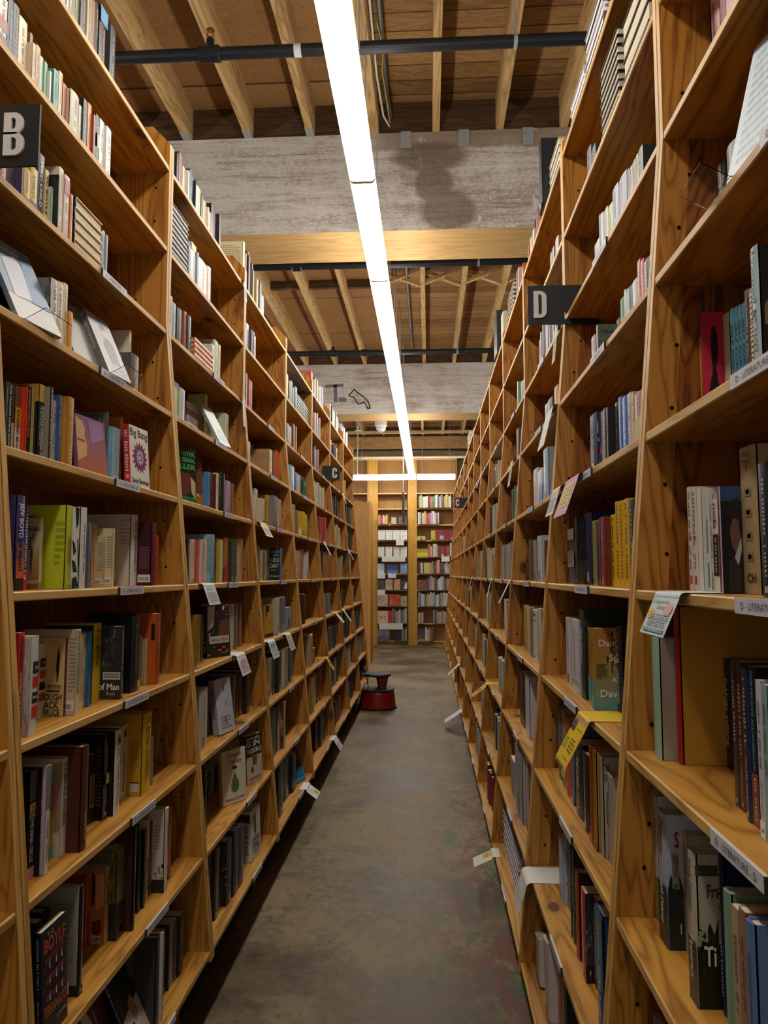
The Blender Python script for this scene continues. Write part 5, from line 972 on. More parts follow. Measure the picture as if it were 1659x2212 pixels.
('L',-.9199,1.7653,2.8477,0,.1391,.037,.0904,'6f7048',0,(),(),'','thick short olive book,third from the near end,top shelf,second left bookcase',0,9),
('L',-.9164,1.9868,2.8477,0,.1912,.0352,.1246,'2b2a28',0,(),(),'','black book,ninth from the near end,top shelf,second left bookcase',0,9),
('L',-.753,1.9162,.5333,0,.2593,.0172,.177,'17161a',1,(),(),'3a1d14','tall black book,seventh from the near end,second shelf up,second left bookcase',0,1),
('R',.4032,3.2121,.785,0,.2254,.1751,.1577,'2c1c18',1,(('f',3,'8a7a6a',.1,.95,.6),),(),'','thick black book,second from the near end,third shelf up,third right bookcase',2,2),
('L',-.744,2.2629,.244,0,.173,.0408,.1187,'1c1c22',0,(),(),'','thick short black book,tenth from the near end,bottom shelf,second left bookcase',0,0),
('R',.4653,1.7343,1.718,0,.1366,.045,.0883,'3a66ac',0,(('f',6,'a9bcd8',.02,.98,.9),),(),'','thick short blue book,fourth from the near end,sixth shelf up,second right bookcase',1,5),
('L',-.9372,2.0273,2.5584,0,.1938,.0313,.1278,'cfcdc7',0,(),(),'','white book,twenty-second from the near end,ninth shelf up,second left bookcase',0,8),
('L',-.944,1.997,2.5584,0,.198,.029,.129,'c9c7c1',0,(),(),'','white book,twenty-first from the near end,ninth shelf up,second left bookcase',0,8),
('R',.4082,2.1701,.785,0,.2279,.0474,.1576,'5f6a70',1,(),(),'','thick blue book,seventh from the near end,third shelf up,second right bookcase',1,2),
('L',-.9151,1.8035,2.8477,0,.1526,.0309,.0987,'4b4452',0,(),(),'','short purple book,fourth from the near end,top shelf,second left bookcase',0,9),
('R',.4337,2.3492,.1629,(-.1222,0,0),.164,.0644,.1099,'8a3a22',0,(),(),'','thick short red book,fourth from the near end,bottom shelf,second right bookcase',1,0),
('L',-.7357,3.6897,.244,0,.2535,.116,.1676,'27301f',1,(),(),'','thick tall black book,first from the near end,bottom shelf,fourth left bookcase',2,0),
('L',-.9253,1.5873,2.2691,0,.1055,.0259,.0722,'b39330',0,(('r',0,1,0,.35,'23211f'),),(),'','short yellow book,fourth from the near end,eighth shelf up,second left bookcase',0,7),
('L',-.9157,2.842,2.5584,0,.1541,.1063,.1044,'c2c1bb',0,(('f',6,'2c2c2c',.05,.95,.8),),(),'','thick short white book,fourth from the near end,ninth shelf up,third left bookcase',1,8),
('R',.515,1.9525,2.35,0,.1404,.0599,.0917,'76809a',0,(),(),'','thick short blue book,seventh from the near end,eighth shelf up,second right bookcase',1,7),
('L',-.9391,1.6403,2.5584,0,.1571,.019,.101,'ac8a55',0,(),(),'','short tan book,seventh from the near end,ninth shelf up,second left bookcase',0,8),
('L',-.9133,1.8356,2.8477,0,.1768,.0251,.1154,'9a8a72',0,(),(),'','tan book,fifth from the near end,top shelf,second left bookcase',0,9),
('R',.4154,2.7827,1.095,0,.2109,.1041,.1425,'bab6ac',1,(),(),'','thick white book,first from the near end,fourth shelf up,third right bookcase',2,3),
('R',.4703,2.9074,1.718,0,.2164,.1166,.14,'8fa9c4',1,(),(),'a3b4c2','thick pale blue book,first from the near end,sixth shelf up,third right bookcase',2,5),
('L',-.788,2.1176,.5333,0,.2007,.0239,.1343,'5a2c18',0,(),(),'','brown book,thirteenth from the near end,second shelf up,second left bookcase',0,1),
('R',.4477,2.0104,1.405,0,.1748,.0442,.1119,'8a8a3a',0,(),(),'','thick short beige book,ninth from the near end,fifth shelf up,second right bookcase',1,4),
('L',-.8382,1.7778,1.1119,0,.1794,.0164,.1214,'cbb98c',0,(('t','KAY BOYLE','7d6a3a',.1,.5,.4,.5),),(),'','cream book,seventh from the near end,fourth shelf up,second left bookcase',0,3),
('L',-1.0317,2.9351,2.2691,0,.2383,.0542,.035,'4a5058',1,(),(),'','thick tall navy book,sixth from the near end,eighth shelf up,third left bookcase',1,7),
('R',-1.0421,1.842,2.3835,(1.5708,0,1.5708),.11,.0275,.1649,'1d1815',1,(('r',.44,.56,.47,.53,'c9c4b8'),),(),'cdbf9a','cream sided book in the black dotted pile,nearest left case,fifth from bottom',0,7),
('R',-1.0421,1.8431,2.3549,(1.5708,0,1.5708),.11,.0275,.1631,'1d1815',1,(('r',.44,.56,.47,.53,'c9c4b8'),),(),'cdbf9a','cream sided book in the black dotted pile,nearest left case,fourth from bottom',0,7),
('R',-1.0421,1.843,2.2691,(1.5708,0,1.5708),.11,.0275,.164,'1d1815',1,(('r',.44,.56,.47,.53,'c9c4b8'),),(),'cdbf9a','cream sided book in the black dotted pile,nearest left case,lowest',0,7),
('R',-1.0421,1.8436,2.2977,(1.5708,0,1.5708),.11,.0275,.1631,'1d1815',1,(('r',.44,.56,.47,.53,'c9c4b8'),),(),'cdbf9a','cream sided book in the black dotted pile,nearest left case,second from bottom',0,7),
('R',-1.0421,1.845,2.4121,(1.5708,0,1.5708),.11,.0275,.1627,'1d1815',1,(('r',.44,.56,.47,.53,'c9c4b8'),),(),'cdbf9a','cream sided book in the black dotted pile,nearest left case,topmost',0,7),
('L',-.9288,1.7073,2.5584,0,.1428,.0226,.0954,'4f8f86',0,(),(),'','short teal book,eleventh from the near end,ninth shelf up,second left bookcase',0,8),
('R',-1.0421,1.8434,2.3263,(1.5708,0,1.5708),.11,.0275,.1667,'1d1815',1,(('r',.44,.56,.47,.53,'c9c4b8'),),(),'cdbf9a','cream sided book in the black dotted pile,nearest left case,third from bottom',0,7),
('L',-.8812,1.7011,1.6905,0,.1746,.0154,.1201,'4e628f',0,(('f',4,'c3cade',.3,.95,.4),),(),'','thin short blue book,eleventh from the near end,sixth shelf up,second left bookcase',0,5),
('R',.4653,1.6986,1.718,0,.1344,.0346,.0866,'b9b2a4',0,(('t','THOMAS FALC','77706a',.1,.85,.4,.5),),(),'','short white book,third from the near end,sixth shelf up,second right bookcase',1,5),
('R',.4182,2.4319,.785,0,.2139,.0587,.1377,'55707c',1,(),(),'','thick grey green book,tenth from the near end,third shelf up,second right bookcase',1,2),
('L',-.7554,2.5842,.244,0,.2374,.0357,.1609,'4a3a2c',1,(),(),'','thick tall brown book,first from the near end,bottom shelf,third left bookcase',1,0),
('L',-.885,1.4829,1.6905,0,.1506,.0117,.1035,'2b332a',0,(),(),'','thin short dark green book,first from the near end,sixth shelf up,second left bookcase',0,5),
('R',.4036,2.2427,.466,0,.1873,.0495,.1274,'7d6a54',0,(),(),'','thick brown book,seventh from the near end,second shelf up,second right bookcase',1,1),
('L',-.9375,2.6653,2.2691,0,.1715,.0613,.1122,'2a2c34',0,(),(),'','thick short navy book,third from the near end,eighth shelf up,third left bookcase',1,7),
('R',.3801,2.0535,.466,0,.2417,.0307,.1652,'3a3f40',1,(),(),'','tall charcoal book,fifth from the near end,second shelf up,second right bookcase',1,1),
('L',-.7432,2.6211,.244,0,.2372,.037,.1564,'3a3630',1,(),(),'','thick tall brown book,second from the near end,bottom shelf,third left bookcase',1,0),
('L',-.7512,2.203,.244,0,.1732,.0287,.1155,'8a8a88',0,(),(),'','short grey book,eighth from the near end,bottom shelf,second left bookcase',0,0),
('L',-.9446,1.9733,2.5584,0,.1963,.0225,.1284,'26282a',0,(('r',0,1,.52,.72,'b8922e'),('r',0,.45,.52,.72,'1e7a4c')),(),'','black book,twentieth from the near end,ninth shelf up,second left bookcase',0,8),
('L',-.9452,1.9251,2.5584,0,.1984,.0207,.1278,'b9702e',0,(),(),'','orange book,eighteenth from the near end,ninth shelf up,second left bookcase',0,8),
('R',.4703,1.7993,1.718,0,.15,.0348,.0987,'2058a8',0,(),(),'','short blue book,fifth from the near end,sixth shelf up,second right bookcase',1,5),
('L',-.933,1.8744,2.5584,0,.1763,.0216,.115,'22262b',0,(),(),'','black book,seventeenth from the near end,ninth shelf up,second left bookcase',0,8),
('L',-.8872,1.6844,1.6905,0,.1575,.0154,.107,'a9b2c4',0,(('r',0,1,0,.1,'b3683a'),('f',4,'5a6a8a',.2,.9,.4)),(),'','thin short white book,tenth from the near end,sixth shelf up,second left bookcase',0,5),
('L',-.7789,2.594,.5333,0,.2192,.0373,.1496,'1c1a1c',1,(),(),'','thick black book,first from the near end,second shelf up,third left bookcase',1,1),
('L',-.9304,1.9182,2.8477,0,.2074,.0203,.1426,'17171a',0,(),(),'','black book,seventh from the near end,top shelf,second left bookcase',0,9),
('L',-.8655,2.7097,1.4012,0,.1598,.0608,.1047,'b8432c',0,(('f',1,'d2a890',.1,.6,.4),),(),'','thick short red book,third from the near end,fifth shelf up,third left bookcase',1,4),
('R',.3801,2.0854,.466,0,.2352,.0317,.1604,'22262a',1,(),(),'','tall black book,sixth from the near end,second shelf up,second right bookcase',1,1),
('L',-.9457,1.7639,2.5584,0,.1774,.0173,.1172,'cdb87e',0,(),(),'','beige book,thirteenth from the near end,ninth shelf up,second left bookcase',0,8),
('L',-.9364,1.699,2.2691,0,.1637,.0161,.1076,'c2a878',0,(('t','TC BOYLE','2a2018',.3,.92,.5,.5),),(),'','short tan book,seventh from the near end,eighth shelf up,second left bookcase',0,7),
('L',-.7499,2.2329,.244,0,.172,.0287,.1115,'4a2a2c',0,(),(),'','short maroon book,ninth from the near end,bottom shelf,second left bookcase',0,0),
('L',-.9158,2.6458,1.9798,0,.1474,.0644,.1021,'a9b7b4',0,(),(),'','thick short pale grey book,second from the near end,seventh shelf up,third left bookcase',1,6),
('L',-.9195,2.5883,1.9798,0,.1552,.0563,.1082,'bcae5c',0,(('r',0,1,.9,1,'2c4a7a'),('n',)),(),'','thick short beige book,first from the near end,seventh shelf up,third left bookcase',1,6),
('L',-.7574,2.1635,.244,0,.1729,.0254,.1188,'5a2028',0,(),(),'','short maroon book,sixth from the near end,bottom shelf,second left bookcase',0,0),
('R',.4427,2.9276,1.405,0,.1822,.1209,.13,'b2b6be',0,(),(),'aab0ba','thick white book,second from the near end,fifth shelf up,third right bookcase',2,4),
('L',-.7912,3.6359,.8226,0,.1908,.1181,.1246,'b2a07a',0,(),(),'','thick cream book,first from the near end,third shelf up,fourth left bookcase',2,2),
('L',-.9443,1.7824,2.5584,0,.1582,.0198,.1107,'9c3a2e',0,(),(),'','short red book,fourteenth from the near end,ninth shelf up,second left bookcase',0,8),
('L',-.8594,3.0763,1.4012,0,.1883,.0722,.1306,'a8602a',0,(('r',0,1,0,.35,'8a2a22'),('n',)),(),'','thick tan book,eleventh from the near end,fifth shelf up,third left bookcase',1,4),
('R',.4329,2.0366,1.095,0,.1949,.0338,.1252,'a8742a',0,(('r',0,1,0,.35,'5a9a98'),('f',2,'6a4a1c',.4,.95,.4)),(),'','tan book,third from the near end,fourth shelf up,second right bookcase',1,3),
('R',.4936,1.6312,2.04,0,.1018,.0382,.0675,'1c2044',0,(),(),'','thick short navy book,second from the near end,seventh shelf up,second right bookcase',1,6),
('L',-.8764,1.8868,1.4012,0,.1647,.0185,.1055,'b98a5c',0,(),(),'','short tan book,tenth from the near end,fifth shelf up,second left bookcase',0,4),
('L',-.773,2.2327,.5333,0,.2043,.0236,.1338,'b3481c',0,(),(),'','tan book,fifteenth from the near end,second shelf up,second left bookcase',0,1),
('R',.4933,1.9264,1.718,0,.1653,.0327,.1113,'33283c',0,(),(),'','short purple book,sixth from the near end,sixth shelf up,second right bookcase',1,5),
('L',-.821,3.1972,.5333,0,.1882,.071,.1207,'b7ab90',0,(),(),'','thick cream book,fourth from the near end,second shelf up,third left bookcase',1,1),
('L',-.8893,1.5152,1.6905,0,.1519,.0106,.1017,'3a3029',0,(('r',0,1,0,.45,'a2946e'),),(),'','thin short brown book,third from the near end,sixth shelf up,second left bookcase',0,5),
('R',.4753,3.0694,1.718,0,.156,.1559,.1048,'aab4bc',0,(('r',.3,.9,.1,.6,'2f7ab8'),('n',)),(),'','thick short white book,second from the near end,sixth shelf up,third right bookcase',2,5),
('L',-.92,1.8756,2.8477,0,.1816,.0196,.1264,'8a5c34',0,(),(),'','tan book,sixth from the near end,top shelf,second left bookcase',0,9),
('R',.3377,2.4236,.1646,(-.1222,0,0),.1323,.0791,.0901,'b9afa8',0,(),(),'','thick short white book,fifth from the near end,bottom shelf,second right bookcase',1,0),
('L',-.7785,2.0163,.5333,0,.2143,.0153,.1412,'1c1a1b',0,(),(),'','thin black book,eighth from the near end,second shelf up,second left bookcase',0,1),
('R',.4986,1.7413,2.04,0,.1,.0436,.0651,'b4b2ac',0,(('n',),),(),'','thick short pale grey book,fifth from the near end,seventh shelf up,second right bookcase',1,6),
('L',-.875,1.8492,1.4012,0,.168,.0157,.1075,'8c97a8',0,(),(),'','short pale blue book,ninth from the near end,fifth shelf up,second left bookcase',0,4),
('L',-.7875,2.099,.5333,0,.2142,.0169,.1463,'cdb98e',0,(('t','BOYLE','2a1c14',.1,.5,.6,.5),),(),'','cream book,twelfth from the near end,second shelf up,second left bookcase',0,1),
('L',-.8596,1.8323,1.4012,0,.1645,.0157,.1144,'5d6a80',0,(),(),'','short blue book,eighth from the near end,fifth shelf up,second left bookcase',0,4),
('L',-.9202,2.7565,2.5584,0,.1776,.0566,.1175,'c9c8c4',0,(('r',0,1,.85,1,'b39a3c'),('f',1,'4a4a50',.1,.8,.4)),(),'','thick white book,second from the near end,ninth shelf up,third left bookcase',1,8),
('L',-.8994,1.952,1.6905,0,.1728,.0179,.1174,'6a7377',1,(('t','TOO FAR FROM HOME','2c3236',.1,.9,.34,.5),),(),'','short grey book,fourteenth from the near end,sixth shelf up,second left bookcase',0,5),
('L',-.786,2.0573,.5333,0,.1914,.017,.1287,'a8754a',0,(('n',),),(),'','tan book,eleventh from the near end,second shelf up,second left bookcase',0,1),
('L',-.9067,1.784,1.9798,0,.1232,.0202,.082,'c98a24',0,(),(),'','short orange book,tenth from the near end,seventh shelf up,second left bookcase',0,6),
('R',.4627,1.2061,1.405,0,.1596,.0068,.1069,'6a1c30',0,(),(),'','thin short maroon book,fourth from the near end,fifth shelf up,first right bookcase',0,4),
('L',-.9446,1.6215,2.5584,0,.1729,.0115,.1138,'7d5f35',0,(),(),'','thin short brown book,sixth from the near end,ninth shelf up,second left bookcase',0,8),
('L',-.8288,1.7461,1.1119,0,.1778,.0115,.123,'c4b183',0,(),(),'','thin beige book,sixth from the near end,fourth shelf up,second left bookcase',0,3),
('L',-.9462,2.8233,1.6905,0,.1105,.0788,.0718,'c2b08c',0,(),(),'','thick short cream book,first from the near end,sixth shelf up,third left bookcase',1,5),
('R',.4527,3.2444,1.405,0,.1821,.1329,.1177,'3a3428',0,(('f',4,'a89a7c',.05,.95,.8),),(),'','thick olive book,fifth from the near end,fifth shelf up,third right bookcase',2,4),
('L',-.9207,3.0129,2.8477,0,.1771,.0714,.1233,'1c1416',0,(('f',1,'a02430',.1,.95,.5),),(),'','thick black book,fifteenth from the near end,top shelf,third left bookcase',1,9),
('L',-.8513,3.7121,1.1119,0,.197,.0955,.1301,'b9922a',0,(),(),'','thick yellow book,first from the near end,fourth shelf up,fourth left bookcase',2,3),
('R',.515,2.0136,2.35,0,.1183,.0527,.0813,'8f9a4c',0,(),(),'b4a88a','thick short lime book,eighth from the near end,eighth shelf up,second right bookcase',1,7),
('R',.4893,2.0726,1.718,0,.173,.0327,.1138,'a89c90',0,(),(),'','short tan book,ninth from the near end,sixth shelf up,second right bookcase',1,5),
('L',-.9141,1.7266,2.8477,0,.1,.0264,.0657,'a9adad',0,(),(),'','short pale grey book,second from the near end,top shelf,second left bookcase',0,9),
('R',.4936,1.6966,2.04,0,.1265,.0261,.0883,'b0303c',0,(),(),'','short red book,fourth from the near end,seventh shelf up,second right bookcase',1,6),
('L',-.8004,3.0336,.8226,0,.1985,.0504,.1345,'4a4c4a',0,(),(),'','thick charcoal book,third from the near end,third shelf up,third left bookcase',1,2),
('L',-.7528,2.6922,.244,0,.2161,.0313,.1464,'8a8272',1,(),(),'','tan book,fourth from the near end,bottom shelf,third left bookcase',1,0),
('L',-.9404,1.6621,2.5584,0,.1439,.0137,.0925,'a9bd9a',0,(),(),'','thin short olive book,eighth from the near end,ninth shelf up,second left bookcase',0,8),
('R',.52,2.276,2.65,0,.1452,.0612,.0985,'3a3a3c',0,(),(),'','thick short charcoal book,second from the near end,ninth shelf up,second right bookcase',1,8),
('L',-.8957,2.0901,1.6905,0,.2041,.0161,.1339,'a8642a',0,(),(),'','tan book,seventeenth from the near end,sixth shelf up,second left bookcase',0,5),
('L',-.7734,2.0423,.5333,0,.2076,.0138,.1389,'191b1f',0,(('r',0,1,.35,.6,'2a4a50'),),(),'','thin black book,tenth from the near end,second shelf up,second left bookcase',0,1),
('L',-.9376,3.1509,2.2691,0,.2023,.0575,.1354,'a8b098',0,(),(),'','thick pale grey book,ninth from the near end,eighth shelf up,third left bookcase',1,7),
('R',.4477,1.9565,1.405,0,.1764,.0256,.1167,'4a2450',0,(),(),'','purple book,seventh from the near end,fifth shelf up,second right bookcase',1,4),
('L',-.9287,1.6075,2.5584,0,.1358,.0128,.0935,'b9a78a',0,(),(),'','thin short cream book,fifth from the near end,ninth shelf up,second left bookcase',0,8),
('L',-.8376,3.8088,1.1119,0,.167,.1126,.12,'7a5634',0,(),(),'','thick short brown book,second from the near end,fourth shelf up,fourth left bookcase',2,3),
('R',.4936,1.6032,2.04,0,.1,.0267,.0674,'7d7f84',0,(),(),'','short grey book,first from the near end,seventh shelf up,second right bookcase',1,6),
('L',-.7804,3.8508,.8226,0,.2032,.0979,.1324,'1b2320',0,(),(),'','thick black book,third from the near end,third shelf up,fourth left bookcase',2,2)]
